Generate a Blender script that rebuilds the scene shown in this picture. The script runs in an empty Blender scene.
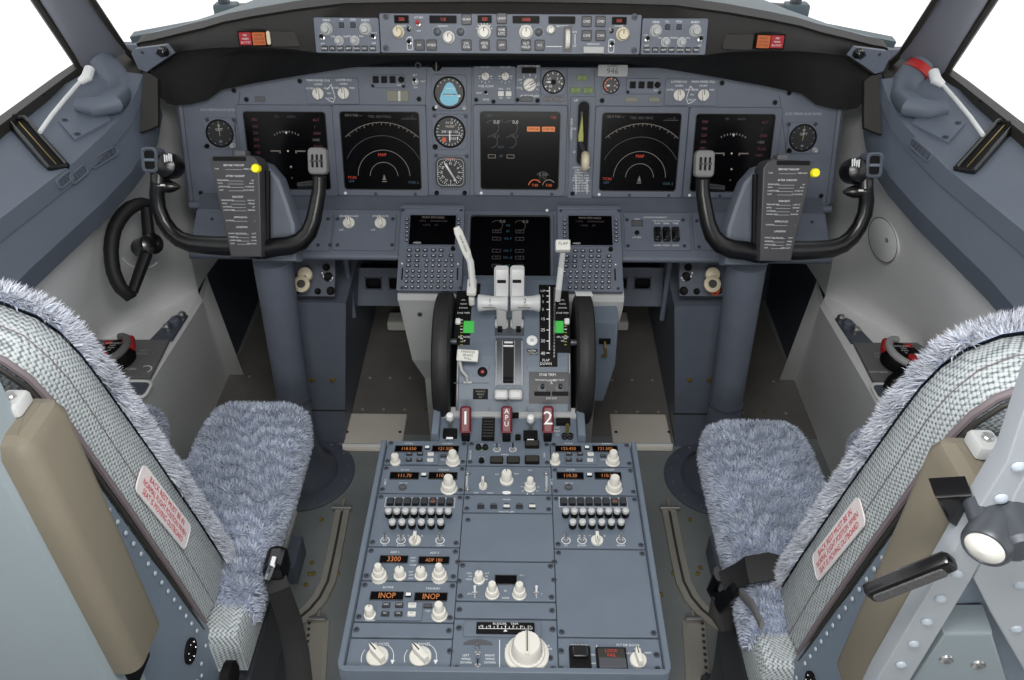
import bpy, bmesh, math, random
from math import radians as rad, sin, cos, pi
from mathutils import Vector as V, Matrix as MX
random.seed(7)
SC = bpy.context.scene
COL = SC.collection

# ---------------------------------------------------------------- camera
CAM = V((.02, 0, 1.55)); FPX = 812.0
R3 = MX.Rotation(rad(.53), 3, 'Z') @ MX.Rotation(rad(53), 3, 'X') @ MX.Rotation(rad(.2), 3, 'Z')
cd = bpy.data.cameras.new('camera'); cam = bpy.data.objects.new('camera', cd); COL.objects.link(cam)
cam.matrix_world = MX.Translation(CAM) @ R3.to_4x4()
cd.sensor_width = 36; cd.lens = FPX / 1024 * 36; cd.clip_start = .02; cd.clip_end = 200
SC.camera = cam

# measured photo points turned into points on real planes of the cockpit
def ray(px, py): return R3 @ V(((px - 512) / FPX, (340 - py) / FPX, -1))
def atX(px, py, x): d = ray(px, py); return CAM + d * ((x - CAM.x) / d.x)
def atY(px, py, y): d = ray(px, py); return CAM + d * ((y - CAM.y) / d.y)
def atZ(px, py, z): d = ray(px, py); return CAM + d * ((z - CAM.z) / d.z)

class Frame:
    def __init__(s, o, v=None, n=None, u=None):
        o = V(o); n = V(n).normalized(); u = V(u or (1, 0, 0)); u = (u - n * u.dot(n)).normalized(); v = n.cross(u)
        s.M = MX(((u.x, v.x, n.x, o.x), (u.y, v.y, n.y, o.y), (u.z, v.z, n.z, o.z), (0, 0, 0, 1))); s.I = s.M.inverted()
    def uv(s, px, py, h=0.0):
        o = s.I @ CAM; d = s.I.to_3x3() @ ray(px, py); t = (h - o.z) / d.z; p = o + d * t
        return V((p.x, p.y))
    def at(s, u, v, h=0): return s.M @ V((u, v, h))
    def sub(s, u, v, h=0): return s.M @ MX.Translation((u, v, h))

def tilt_frame(o, t):      # t = lean of the surface away from vertical, degrees
    return Frame(o, n=(0, -cos(rad(t)), sin(rad(t))))

# ---------------------------------------------------------------- materials
MATS = {}
def lin(c):
    c = c / 255.0
    return c / 12.92 if c <= .04045 else ((c + .055) / 1.055) ** 2.4
GAIN = 1.0
def mat(name, rgb, rough=.5, metal=0.0, noise=0.0, scale=40.0, bump=0.0, bscale=300.0, emit=0.0, spec=.5, coat=0.0, alpha=1.0):
    m = bpy.data.materials.new(name); m.use_nodes = True
    nt = m.node_tree; b = nt.nodes['Principled BSDF']
    c = [min(1, lin(x) * GAIN) for x in rgb] + [1]
    b.inputs['Base Color'].default_value = c
    b.inputs['Roughness'].default_value = rough; b.inputs['Metallic'].default_value = metal
    b.inputs['Specular IOR Level'].default_value = spec; b.inputs['Coat Weight'].default_value = coat
    if noise or bump:
        tc = nt.nodes.new('ShaderNodeTexCoord')
        if noise:
            n = nt.nodes.new('ShaderNodeTexNoise'); n.inputs['Scale'].default_value = scale; n.inputs['Detail'].default_value = 6
            nt.links.new(tc.outputs['Object'], n.inputs['Vector'])
            r = nt.nodes.new('ShaderNodeValToRGB')
            r.color_ramp.elements[0].position = .3; r.color_ramp.elements[1].position = .7
            r.color_ramp.elements[0].color = [max(0, x * (1 - noise)) for x in c[:3]] + [1]
            r.color_ramp.elements[1].color = [min(1, x * (1 + noise)) for x in c[:3]] + [1]
            nt.links.new(n.outputs['Fac'], r.inputs['Fac']); nt.links.new(r.outputs['Color'], b.inputs['Base Color'])
        if bump:
            n2 = nt.nodes.new('ShaderNodeTexNoise'); n2.inputs['Scale'].default_value = bscale; n2.inputs['Detail'].default_value = 4
            nt.links.new(tc.outputs['Object'], n2.inputs['Vector'])
            bp = nt.nodes.new('ShaderNodeBump'); bp.inputs['Strength'].default_value = bump; bp.inputs['Distance'].default_value = .002
            nt.links.new(n2.outputs['Fac'], bp.inputs['Height']); nt.links.new(bp.outputs['Normal'], b.inputs['Normal'])
    if emit:
        b.inputs['Emission Color'].default_value = [lin(x) for x in rgb] + [1]; b.inputs['Emission Strength'].default_value = emit
    MATS[name] = m
    return m

def weave_mat(name, rgb, dark, scale):
    m = mat(name, rgb, .85); nt = m.node_tree; b = nt.nodes['Principled BSDF']
    tc = nt.nodes.new('ShaderNodeTexCoord'); mp = nt.nodes.new('ShaderNodeMapping'); mp.inputs['Rotation'].default_value = (.5, .6, .75)
    nt.links.new(tc.outputs['Object'], mp.inputs['Vector'])
    vo = nt.nodes.new('ShaderNodeTexVoronoi'); vo.inputs['Scale'].default_value = scale; vo.inputs['Randomness'].default_value = .12
    nt.links.new(mp.outputs['Vector'], vo.inputs['Vector'])
    r = nt.nodes.new('ShaderNodeValToRGB')
    r.color_ramp.elements[0].position = .42; r.color_ramp.elements[1].position = .68
    r.color_ramp.elements[0].color = [lin(x) * GAIN for x in rgb] + [1]; r.color_ramp.elements[1].color = [lin(x) * GAIN for x in dark] + [1]
    nt.links.new(vo.outputs['Distance'], r.inputs['Fac']); nt.links.new(r.outputs['Color'], b.inputs['Base Color'])
    bp = nt.nodes.new('ShaderNodeBump'); bp.inputs['Strength'].default_value = .5; bp.inputs['Distance'].default_value = .002; bp.invert = True
    nt.links.new(vo.outputs['Distance'], bp.inputs['Height']); nt.links.new(bp.outputs['Normal'], b.inputs['Normal'])
    return m

mat('panel', (95, 102, 115), .5, noise=.05, scale=25, bump=.06, bscale=500)
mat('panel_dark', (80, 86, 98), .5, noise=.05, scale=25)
mat('pedestal', (99, 110, 123), .48, noise=.05, scale=20, bump=.05, bscale=500)
mat('pedestal_dark', (84, 93, 105), .5, noise=.05, scale=20)
mat('bezel', (90, 97, 110), .45, noise=.04, scale=30)
mat('screw', (58, 62, 70), .4, .3); mat('screw_rim', (76, 82, 93), .5, .2)
mat('floor', (122, 128, 128), .7, noise=.1, scale=6, bump=.15, bscale=120)
mat('floor_dark', (112, 110, 106), .75, noise=.12, scale=9, bump=.1, bscale=80)
mat('lining', (230, 231, 231), .6, noise=.03, scale=5, bump=.05, bscale=200)
mat('ledge', (98, 107, 120), .55, noise=.05, scale=8, bump=.12, bscale=260)
mat('pillar', (122, 124, 134), .5, noise=.05, scale=8, bump=.1, bscale=200)
mat('frame_dark', (46, 44, 40), .5, noise=.1, scale=30)
mat('leather', (33, 31, 29), .6, noise=.08, scale=20, bump=.25, bscale=350)
mat('hood', (15, 15, 16), .85, noise=.15, scale=15, bump=.3, bscale=300)
mat('sill_teal', (82, 97, 103), .5, noise=.05, scale=10)
mat('ring_blue', (120, 142, 162), .5); mat('readout_amber', (190, 118, 66), .5, emit=.12); mat('black', (12, 12, 13), .65, spec=.2); mat('black_gloss', (16, 16, 18), .25, coat=.3); mat('rubber', (22, 22, 23), .6, noise=.1, scale=30, bump=.1)
mat('yoke', (13, 13, 15), .32, coat=.1, bump=.04, bscale=600)
mat('board', (56, 56, 60), .5, noise=.06, scale=20)
mat('cream', (216, 214, 206), .4); mat('ivory', (206, 196, 170), .45); mat('white', (225, 227, 227), .5)
mat('lever', (186, 188, 188), .4, noise=.03, scale=20); mat('plate_white', (212, 212, 206), .5)
mat('button', (44, 45, 50), .4); mat('button_face', (70, 72, 78), .45); mat('key', (90, 96, 108), .45); mat('key_dark', (34, 36, 44), .5)
mat('metal', (190, 190, 190), .3, .9); mat('chrome', (225, 225, 228), .12, 1.0); mat('steel', (178, 176, 172), .42, .75, noise=.06, scale=14)
mat('alu', (236, 229, 219), .4, .15, noise=.05, scale=10)
mat('glass_black', (5, 5, 7), .3, spec=.06); mat('screen', (4, 4, 6), .2, spec=.2)
mat('amber_lit', (196, 112, 58), .5, emit=.4); mat('amber_dim', (196, 92, 30), .5, emit=.22); mat('red_dim', (180, 52, 32), .5, emit=.25)
mat('trace', (112, 104, 98), .5, emit=.08); mat('trace_dim', (60, 54, 58), .5, emit=.04); mat('magenta', (92, 34, 56), .5, emit=.1); mat('cyan_dim', (36, 76, 92), .5, emit=.1)
mat('trace_white', (190, 190, 190), .5, emit=.1)
mat('sky_blue', (112, 180, 204), .4, emit=.12); mat('earth', (92, 74, 58), .5); mat('dial', (24, 24, 27), .4); mat('dial_grey', (78, 80, 84), .5)
mat('red', (176, 34, 34), .45); mat('red_lit', (150, 20, 32), .4, emit=.12); mat('amber_cap', (178, 88, 34), .4, emit=.12); mat('fire_red', (98, 18, 32), .4, noise=.06, scale=60)
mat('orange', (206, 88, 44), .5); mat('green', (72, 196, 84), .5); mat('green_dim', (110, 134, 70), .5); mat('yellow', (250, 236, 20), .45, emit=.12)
mat('lemon', (156, 158, 78), .45); mat('gold', (160, 140, 76), .35, .7); mat('olive', (120, 120, 104), .5); mat('grey_text', (176, 180, 188), .5); mat('light_grey', (170, 172, 172), .5)
mat('shell', (118, 131, 145), .5, noise=.04, scale=10); mat('shell_light', (138, 150, 156), .5, noise=.03, scale=8); mat('rivet', (168, 178, 188), .4)
mat('tan', (110, 104, 91), .6, noise=.05, scale=8, bump=.12, bscale=180); mat('pipe', (120, 110, 114), .7)
mat('frame_grey', (160, 166, 172), .5, noise=.03, scale=8); mat('dark_metal', (80, 84, 90), .4, .5, noise=.06, scale=10); mat('mid_grey', (112, 112, 112), .6, noise=.05, scale=15)
mat('strap', (24, 24, 26), .65, bump=.3, bscale=900); mat('decal', (236, 226, 226), .5); mat('decal_red', (206, 40, 62), .5)
mat('wool', (182, 190, 205), .95, noise=.14, scale=18, spec=.1); mat('wool_pale', (192, 196, 206), .95, noise=.1, scale=18, spec=.1); mat('wool_base', (140, 150, 170), 1.0, noise=.15, scale=30, spec=.05)
weave_mat('mesh_fabric', (186, 192, 194), (98, 108, 112), 230)
mat('track', (176, 172, 162), .45, .4, noise=.06, scale=12); mat('track_dark', (70, 70, 66), .5, .3)
mat('grip', (74, 74, 76), .6, noise=.45, scale=600, bump=.6, bscale=700)
m = bpy.data.materials.new('pane'); m.use_nodes = True; nt = m.node_tree; nt.nodes.clear()
_o = nt.nodes.new('ShaderNodeOutputMaterial'); _mx = nt.nodes.new('ShaderNodeMixShader'); _t = nt.nodes.new('ShaderNodeBsdfTransparent'); _g = nt.nodes.new('ShaderNodeBsdfGlossy')
_g.inputs['Roughness'].default_value = .02; _mx.inputs[0].default_value = .04
nt.links.new(_t.outputs[0], _mx.inputs[1]); nt.links.new(_g.outputs[0], _mx.inputs[2]); nt.links.new(_mx.outputs[0], _o.inputs[0]); MATS['pane'] = m


# ---------------------------------------------------------------- mesh builder
def rr(w, h, r, n=3, cx=0, cy=0):
    r = max(1e-5, min(r, w / 2 - 1e-5, h / 2 - 1e-5)); out = []
    for k, (sx, sy) in enumerate(((1, 1), (-1, 1), (-1, -1), (1, -1))):
        for i in range(n + 1):
            a = pi / 2 * k + pi / 2 * i / n
            out.append((cx + sx * (w / 2 - r) + r * cos(a), cy + sy * (h / 2 - r) + r * sin(a)))
    return out
def circ(r, n=24, cx=0, cy=0, a0=0, a1=2 * pi):
    return [(cx + r * cos(a0 + (a1 - a0) * i / n), cy + r * sin(a0 + (a1 - a0) * i / n)) for i in range(n)]
def area2(p): return sum(p[i][0] * p[(i + 1) % len(p)][1] - p[(i + 1) % len(p)][0] * p[i][1] for i in range(len(p)))
def inset(poly, d):
    out = []; n = len(poly); s = 1 if area2(poly) > 0 else -1
    for i in range(n):
        a, b, c = V(poly[i - 1]), V(poly[i]), V(poly[(i + 1) % n])
        e1 = (b - a); e2 = (c - b)
        e1 = e1.normalized() if e1.length > 1e-9 else e2.normalized(); e2 = e2.normalized() if e2.length > 1e-9 else e1
        n1 = V((-e1.y, e1.x)) * s; n2 = V((-e2.y, e2.x)) * s
        m = n1 + n2; L = m.length
        if L < .2: out.append(tuple(b + n1 * d)); continue
        m /= L; k = max(.35, m.dot(n1)); out.append(tuple(b + m * d / k))
    return out

_TX = {}
def text_mesh(s):
    if s not in _TX:
        cu = bpy.data.curves.new('t', 'FONT'); cu.body = s; cu.align_x = 'CENTER'; cu.align_y = 'CENTER'; cu.resolution_u = 2; cu.size = 1.0
        o = bpy.data.objects.new('t', cu); COL.objects.link(o)
        me = o.to_mesh()
        _TX[s] = ([tuple(v.co) for v in me.vertices], [tuple(p.vertices) for p in me.polygons])
        o.to_mesh_clear(); bpy.data.objects.remove(o); bpy.data.curves.remove(cu)
    return _TX[s]

class MB:
    def __init__(s): s.v = []; s.f = []; s.mi = []; s.sm = []; s.mats = []; s.T = None
    def slot(s, m):
        if m not in s.mats: s.mats.append(m)
        return s.mats.index(m)
    def add(s, vs, fs, m, smooth=False):
        b = len(s.v); k = s.slot(m)
        for p in vs:
            p = V(p)
            s.v.append(tuple(s.T @ p) if s.T else tuple(p))
        for f in fs: s.f.append(tuple(b + i for i in f)); s.mi.append(k); s.sm.append(smooth)
        return s
    def prism(s, poly, z0, z1, m, bev=0.0, top=None, both=False):
        if area2(poly) < 0: poly = poly[::-1]
        n = len(poly); rings = []
        if bev and both: rings += [(inset(poly, bev), z0), (poly, z0 + bev)]
        else: rings.append((poly, z0))
        if bev: rings += [(poly, z1 - bev), (inset(poly, bev * .35), z1 - bev * .25), (inset(poly, bev), z1)]
        else: rings.append((poly, z1))
        vs = [(p[0], p[1], z) for (q, z) in rings for p in q]; fs = []
        for r in range(len(rings) - 1):
            for i in range(n):
                j = (i + 1) % n; fs.append((r * n + i, r * n + j, (r + 1) * n + j, (r + 1) * n + i))
        s.add(vs, fs + [tuple(range(n))[::-1]], m, bool(bev))
        k = len(rings) - 1
        s.add([(p[0], p[1], rings[k][1]) for p in rings[k][0]], [tuple(range(n))], top or m)
        return s
    def box(s, c, d, m, bev=0.0):
        r = rr(d[0], d[1], bev, 2, c[0], c[1]) if bev else [(c[0] + a * d[0] / 2, c[1] + b * d[1] / 2) for a, b in ((1, 1), (-1, 1), (-1, -1), (1, -1))]
        return s.prism(r, c[2] - d[2] / 2, c[2] + d[2] / 2, m, min(bev, d[2] * .45), both=True) if bev else s.prism(r, c[2] - d[2] / 2, c[2] + d[2] / 2, m)
    def ring(s, po, pi_, z0, z1, m, bev=0.0):         # frame between two outlines with the same number of points
        n = len(po); rs = [(po, z0), (po, z1 - bev), (inset(po, bev), z1), (inset(pi_, -bev), z1), (pi_, z1 - bev), (pi_, z0)]
        vs = [(p[0], p[1], z) for q, z in rs for p in q]; fs = []
        for r in range(6):
            for i in range(n):
                j = (i + 1) % n; q = (r + 1) % 6; fs.append((r * n + i, r * n + j, q * n + j, q * n + i))
        return s.add(vs, fs, m)
    def lathe(s, prof, m, n=20, c=(0, 0, 0), flute=0.0):
        vs = []; fs = []; k = len(prof)
        for i in range(n):
            a = 2 * pi * i / n; q = 1 - flute * (i % 2)
            for r, z in prof: vs.append((c[0] + r * q * cos(a), c[1] + r * q * sin(a), c[2] + z))
        for i in range(n):
            j = (i + 1) % n
            for t in range(k - 1): fs.append((i * k + t, j * k + t, j * k + t + 1, i * k + t + 1))
        s.add(vs, fs, m, True)
        if prof[-1][0] > 1e-6: s.add([vs[i * k + k - 1] for i in range(n)] if not s.T else [V(vs[i * k + k - 1]) for i in range(n)], [tuple(range(n))], m)
        if prof[0][0] > 1e-6: s.add([vs[i * k] for i in range(n)], [tuple(range(n))[::-1]], m)
        return s
    def tube(s, pts, r, m, n=10, closed=False, flat=1.0, up=None, caps=True, smooth=True):
        pts = [V(p) for p in pts]; k = len(pts); rs = r if isinstance(r, (list, tuple)) else [r] * k
        vs = []; fs = []; pu = V(up) if up else None
        for i, p in enumerate(pts):
            if closed: t = pts[(i + 1) % k] - pts[i - 1]
            else: t = pts[min(i + 1, k - 1)] - pts[max(i - 1, 0)]
            t.normalize()
            if pu is None: pu = V((0, 0, 1)) if abs(t.z) < .9 else V((1, 0, 0))
            a = (pu - t * pu.dot(t))
            a = a.normalized() if a.length > 1e-6 else t.orthogonal().normalized()
            if not up: pu = a
            b = t.cross(a)
            for q in range(n):
                w = 2 * pi * q / n; vs.append(p + (a * cos(w) * flat + b * sin(w)) * rs[i])
        for i in range(k if closed else k - 1):
            j = (i + 1) % k
            for q in range(n):
                q2 = (q + 1) % n; fs.append((i * n + q, i * n + q2, j * n + q2, j * n + q))
        s.add(vs, fs, m, smooth)
        if not closed and caps:
            s.add(vs[:n], [tuple(range(n))[::-1]], m); s.add(vs[-n:], [tuple(range(n))], m)
        return s
    def strip(s, pts, prof, m, up=(0, 0, 1), closed_prof=True, smooth=False):   # sweep a 2-D profile (across, up) along points
        pts = [V(p) for p in pts]; k = len(pts); n = len(prof); vs = []; fs = []; upv = V(up)
        for i, p in enumerate(pts):
            t = (pts[min(i + 1, k - 1)] - pts[max(i - 1, 0)]).normalized(); a = t.cross(upv).normalized(); b = a.cross(t)
            for x, y in prof: vs.append(p + a * x + b * y)
        for i in range(k - 1):
            for q in range(n if closed_prof else n - 1):
                q2 = (q + 1) % n; fs.append((i * n + q, (i + 1) * n + q, (i + 1) * n + q2, i * n + q2))
        if closed_prof: fs += [tuple(range(n)), tuple((k - 1) * n + q for q in range(n))[::-1]]
        return s.add(vs, fs, m, smooth)
    def grid(s, rows, m, smooth=True):                 # rows of points
        n = len(rows[0]); vs = [p for r in rows for p in r]; fs = []
        for i in range(len(rows) - 1):
            for j in range(n - 1): fs.append((i * n + j, i * n + j + 1, (i + 1) * n + j + 1, (i + 1) * n + j))
        return s.add(vs, fs, m, smooth)
    def text(s, t, x, y, z, h, m, rot=0.0, sx=1.0, ax=0):   # h = letter height; ax -1 left aligned, 1 right aligned
        vs, fs = text_mesh(t); k = h / .7; c, d = cos(rot), sin(rot); off = 0
        if not vs: return s
        if ax: off = -min(v[0] for v in vs) if ax < 0 else -max(v[0] for v in vs)
        return s.add([(x + ((v[0] + off) * sx * c - v[1] * d) * k, y + ((v[0] + off) * sx * d + v[1] * c) * k, z) for v in vs], fs, m)
    def line(s, p, q, w, z, m):
        p, q = V(p), V(q); d = (q - p).normalized(); n = V((-d.y, d.x)) * w / 2
        return s.add([(*(p + n), z), (*(p - n), z), (*(q - n), z), (*(q + n), z)], [(0, 1, 2, 3)], m)
    def arc(s, c, r, w, a0, a1, z, m, n=28):
        vs = []; fs = []
        for i in range(n + 1):
            a = a0 + (a1 - a0) * i / n
            for q in (r - w / 2, r + w / 2): vs.append((c[0] + q * cos(a), c[1] + q * sin(a), z))
        for i in range(n): fs.append((2 * i, 2 * i + 1, 2 * i + 3, 2 * i + 2))
        return s.add(vs, fs, m)
    def mesh(s, name, sharp=38, fix=True):
        me = bpy.data.meshes.new(name); me.from_pydata(s.v, [], s.f)
        for m in s.mats: me.materials.append(MATS[m])
        me.polygons.foreach_set('material_index', s.mi); me.polygons.foreach_set('use_smooth', s.sm)
        if fix:
            bm = bmesh.new(); bm.from_mesh(me); bmesh.ops.recalc_face_normals(bm, faces=bm.faces); bm.to_mesh(me); bm.free()
        me.update()
        if any(s.sm): me.set_sharp_from_angle(angle=rad(sharp))
        return me
    def build(s, name, parent=None, M=None, label=None, sharp=38, fix=True):
        o = bpy.data.objects.new(name, s.mesh(name, sharp, fix)); COL.objects.link(o)
        if parent: o.parent = parent
        if M is not None: o.matrix_local = M
        if label: o['label'] = label
        return o

def tag(o, label, cat, group=None, kind=None):
    o['label'] = label; o['category'] = cat
    if group: o['group'] = group
    if kind: o['kind'] = kind
    return o
def thing(name, label, cat, M=None, group=None):
    o = bpy.data.objects.new(name, None); COL.objects.link(o); o.empty_display_size = .02
    if M is not None: o.matrix_world = M
    return tag(o, label, cat, group)
def struct(name, mb, label=None, **k):
    o = mb.build(name, **k); o['kind'] = 'structure'
    if label: o['label'] = label
    return o
def inst(me, name, parent, loc, rz=0.0, label=None):
    o = bpy.data.objects.new(name, me); COL.objects.link(o); o.parent = parent; o.location = loc; o.rotation_euler = (0, 0, rz)
    if label: o['label'] = label
    return o

# ---------------------------------------------------------------- library of small controls (z is out of the panel)
_L = {}
def lib(key, fn):
    if key not in _L: mb = MB(); fn(mb); _L[key] = mb.mesh(key[0])
    return _L[key]
def k_round(r, h, m='cream'):
    def f(b):
        b.lathe([(r * 1.25, 0), (r * 1.25, h * .16), (r * 1.05, h * .2)], m, 24)
        b.lathe([(r * 1.0, h * .18), (r * .96, h * .9), (r * .82, h), (0, h)], m, 32, flute=.05)
        b.line((0, r * .2), (0, r * .85), r * .14, h * 1.01, 'black')
    return lib(('knob', r, h, m), f)
def k_double(r, h, m='cream'):
    def f(b):
        b.lathe([(r * 1.15, 0), (r * 1.15, h * .06), (r, h * .1), (r, h * .4), (r * .9, h * .46), (0, h * .46)], m, 36, flute=.05)
        b.lathe([(r * .68, h * .44), (r * .64, h * .93), (r * .54, h), (0, h)], m, 28, flute=.05)
    return lib(('concentric_knob', r, h, m), f)
def k_triple(r, h, m='cream'):
    def f(b):
        b.lathe([(r * 1.1, 0), (r, h * .08), (r, h * .28), (r * .9, h * .3), (0, h * .3)], m, 32, flute=.05)
        b.lathe([(r * .78, h * .3), (r * .76, h * .58), (r * .7, h * .62), (0, h * .62)], m, 28, flute=.05)
        b.lathe([(r * .52, h * .6), (r * .5, h * .95), (r * .42, h), (0, h)], m, 24, flute=.05)
    return lib(('stacked_knob', r, h, m), f)
def k_pointer(r, h, m='cream'):
    def f(b):
        b.lathe([(r, 0), (r, h * .25), (r * .9, h * .32), (0, h * .32)], m, 28)
        b.prism([(r * .26, -r * .95), (r * .34, r * .5), (r * .12, r * 1.05), (-r * .12, r * 1.05), (-r * .34, r * .5), (-r * .26, -r * .95)], h * .3, h, m, r * .1)
        b.line((0, r * .1), (0, r), r * .12, h * 1.01, 'black')
    return lib(('pointer_knob', r, h, m), f)
def k_toggle(h=.014, m='metal', tip=None, lean=.25):
    def f(b):
        b.lathe([(.0045, 0), (.0045, .0025), (.003, .0032), (0, .0032)], 'metal', 6)
        b.tube([(0, 0, .002), (0, lean * h, h * .65), (0, lean * h * 1.5, h)], [.0011, .0019, .0022], m, 8)
        if tip: b.lathe([(0, -.003), (.003, -.0015), (.0036, .002), (.002, .0045), (0, .005)], tip, 10, c=(0, lean * h * 1.5, h))
    return lib(('toggle', h, m, tip, lean), f)
def k_button(w, h, d=.004, m='button', face=None):
    def f(b): b.prism(rr(w, h, min(w, h) * .12, 2), 0, d, m, min(w, h) * .1, top=face)
    return lib(('button', w, h, d, m, face), f)
def k_screw(r=.0036, m='screw'):
    def f(b):
        b.lathe([(r * 1.35, 0), (r * 1.3, .0008), (r, .0009)], 'screw_rim', 14)
        b.lathe([(r, .0008), (r * .8, .0016), (0, .0017)], m, 14)
        b.line((-r * .7, 0), (r * .7, 0), r * .28, .0018, 'black')
    return lib(('fastener', r, m), f)

class Mod:
    """one lift-out panel unit on a frame, laid out from its measured corners"""
    def __init__(s, fr, name, label, cat, x0, y0, x1, y1, group=None, h0=.0006, th=.004, m='panel', r=.003, plate='face_plate', bev=.0008):
        s.fr = fr; ym = (y0 + y1) / 2
        a, b = fr.uv(x0, ym), fr.uv(x1, ym); t, u = fr.uv((x0 + x1) / 2, y0), fr.uv((x0 + x1) / 2, y1)
        s.c = V(((a.x + b.x) / 2, (t.y + u.y) / 2)); s.w = b.x - a.x; s.h = t.y - u.y; s.th = th
        s.root = thing(name, label, cat, fr.sub(s.c.x, s.c.y, h0), group)
        s.h0 = h0; s.scale = s.w / (x1 - x0); s.L = MB()
        if plate:
            b = MB(); b.prism(rr(s.w - .0008, s.h - .0008, r), 0, th, m, bev); b.build(plate, s.root)
    def P(s, px, py, h=None): return s.fr.uv(px, py, s.h0 + (s.th if h is None else h)) - s.c
    def put(s, me, name, px, py, rz=0.0, h=None, label=None):
        p = s.P(px, py); return inst(me, name, s.root, (p.x, p.y, s.th if h is None else h), rz, label)
    def txt(s, px, py, t, hp, m='white', rot=0.0, sx=1.0, ax=0, h=None):
        p = s.P(px, py); s.L.text(t, p.x, p.y, (s.th if h is None else h) + .0003, hp * s.scale, m, rot, sx, ax)
    def ln(s, x0, y0, x1, y1, w=.6, m='white', h=None): s.L.line(s.P(x0, y0), s.P(x1, y1), w * s.scale, (s.th if h is None else h) + .00025, m)
    def knob(s, kind, px, py, rp, hm, rz=0.0, m='cream', name='knob', label=None):
        r = round(rp * s.scale, 4); return s.put(kind(r, hm, m), name, px, py, rz, label=label)
    def btn(s, px, py, wp, hp, t=None, m='button', face=None, name='button', d=.0035, tm='white', ts=.3, label=None):
        o = s.put(k_button(round(wp * s.scale, 4), round(hp * s.scale, 4), d, m, face), name, px, py, label=label)
        if t:
            k = t.split('\n'); p = s.P(px, py)
            for i, q in enumerate(k): s.L.text(q, p.x, p.y + ((len(k) - 1) / 2 - i) * hp * s.scale * .32, s.th + d + .0003, hp * s.scale * ts, tm)
        return o
    def disp(s, x0, y0, x1, y1, t=None, m='glass_black', tm='readout_amber', name='display', hh=.5, fx=.8):
        a, c = s.P(x0, y0), s.P(x1, y1); w, h = c.x - a.x, a.y - c.y; p = (a + c) / 2
        b = MB(); b.ring(rr(w + .002, h + .002, .0012, 2), rr(w, h, .001, 2), 0, .0016, 'button', .0004)
        b.prism(rr(w, h, .001, 2), 0, .0007, m)
        if t: b.text(t, 0, 0, .0009, h * hh, tm, 0, fx)
        return b.build(name, s.root, MX.Translation((p.x, p.y, s.th)))
    def screws(s, pts, r=.0034, m='screw'):
        for px, py in pts: s.put(k_screw(r, m), 'fastener', px, py, random.uniform(0, 3))
    def done(s):
        if s.L.v: s.L.build('lettering', s.root, fix=False)
        return s.root

# ================================================================ world and lamps
w = bpy.data.worlds.new('sky'); SC.world = w; w.use_nodes = True
w.node_tree.nodes['Background'].inputs['Color'].default_value = (.97, .985, 1, 1); w.node_tree.nodes['Background'].inputs['Strength'].default_value = 1.4
def area(name, loc, target, size, power, color=(1, 1, 1)):
    l = bpy.data.lights.new(name, 'AREA'); l.shape = 'RECTANGLE'; l.size, l.size_y = size; l.energy = power; l.color = color
    o = bpy.data.objects.new(name, l); COL.objects.link(o); o.location = loc
    o.rotation_euler = (V(target) - V(loc)).to_track_quat('-Z', 'Y').to_euler(); return o
area('dome_lamp', (0, .28, 1.74), (0, 1.1, .4), (.55, .35), 17, (1, .985, .96))
area('aft_fill', (0, -.62, 1.48), (0, 1.2, .55), (.8, .4), 14, (1, .985, .96))  # added fill light behind the camera, stands in for flash on walls and floor
SC.view_settings.view_transform = 'Standard'; SC.view_settings.look = 'None'; SC.view_settings.exposure = -.2; SC.view_settings.gamma = 1

# ================================================================ the setting
b = MB(); b.box((0, 1.0, -.02), (2.3, 3.0, .04), 'floor')
fl = struct('floor', b)
b = MB(); b.prism([(-.84, 1.62), (.84, 1.62), (.84, 2.3), (-.84, 2.3)], .0005, .003, 'floor_dark')
for y in (1.72, 1.86):
    for i in range(27):
        x = -.78 + i * .06; b.lathe([(.005, 0), (.004, .002), (0, .0025)], 'gold' if i % 4 == 1 else 'track', 8, c=(x, y, .003))
struct('trim_1', b, 'dark riveted floor plating in the footwells')
b = MB(); b.box((0, 2.31, .42), (2.2, .03, .84), 'panel_dark'); struct('wall_front', b)

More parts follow.
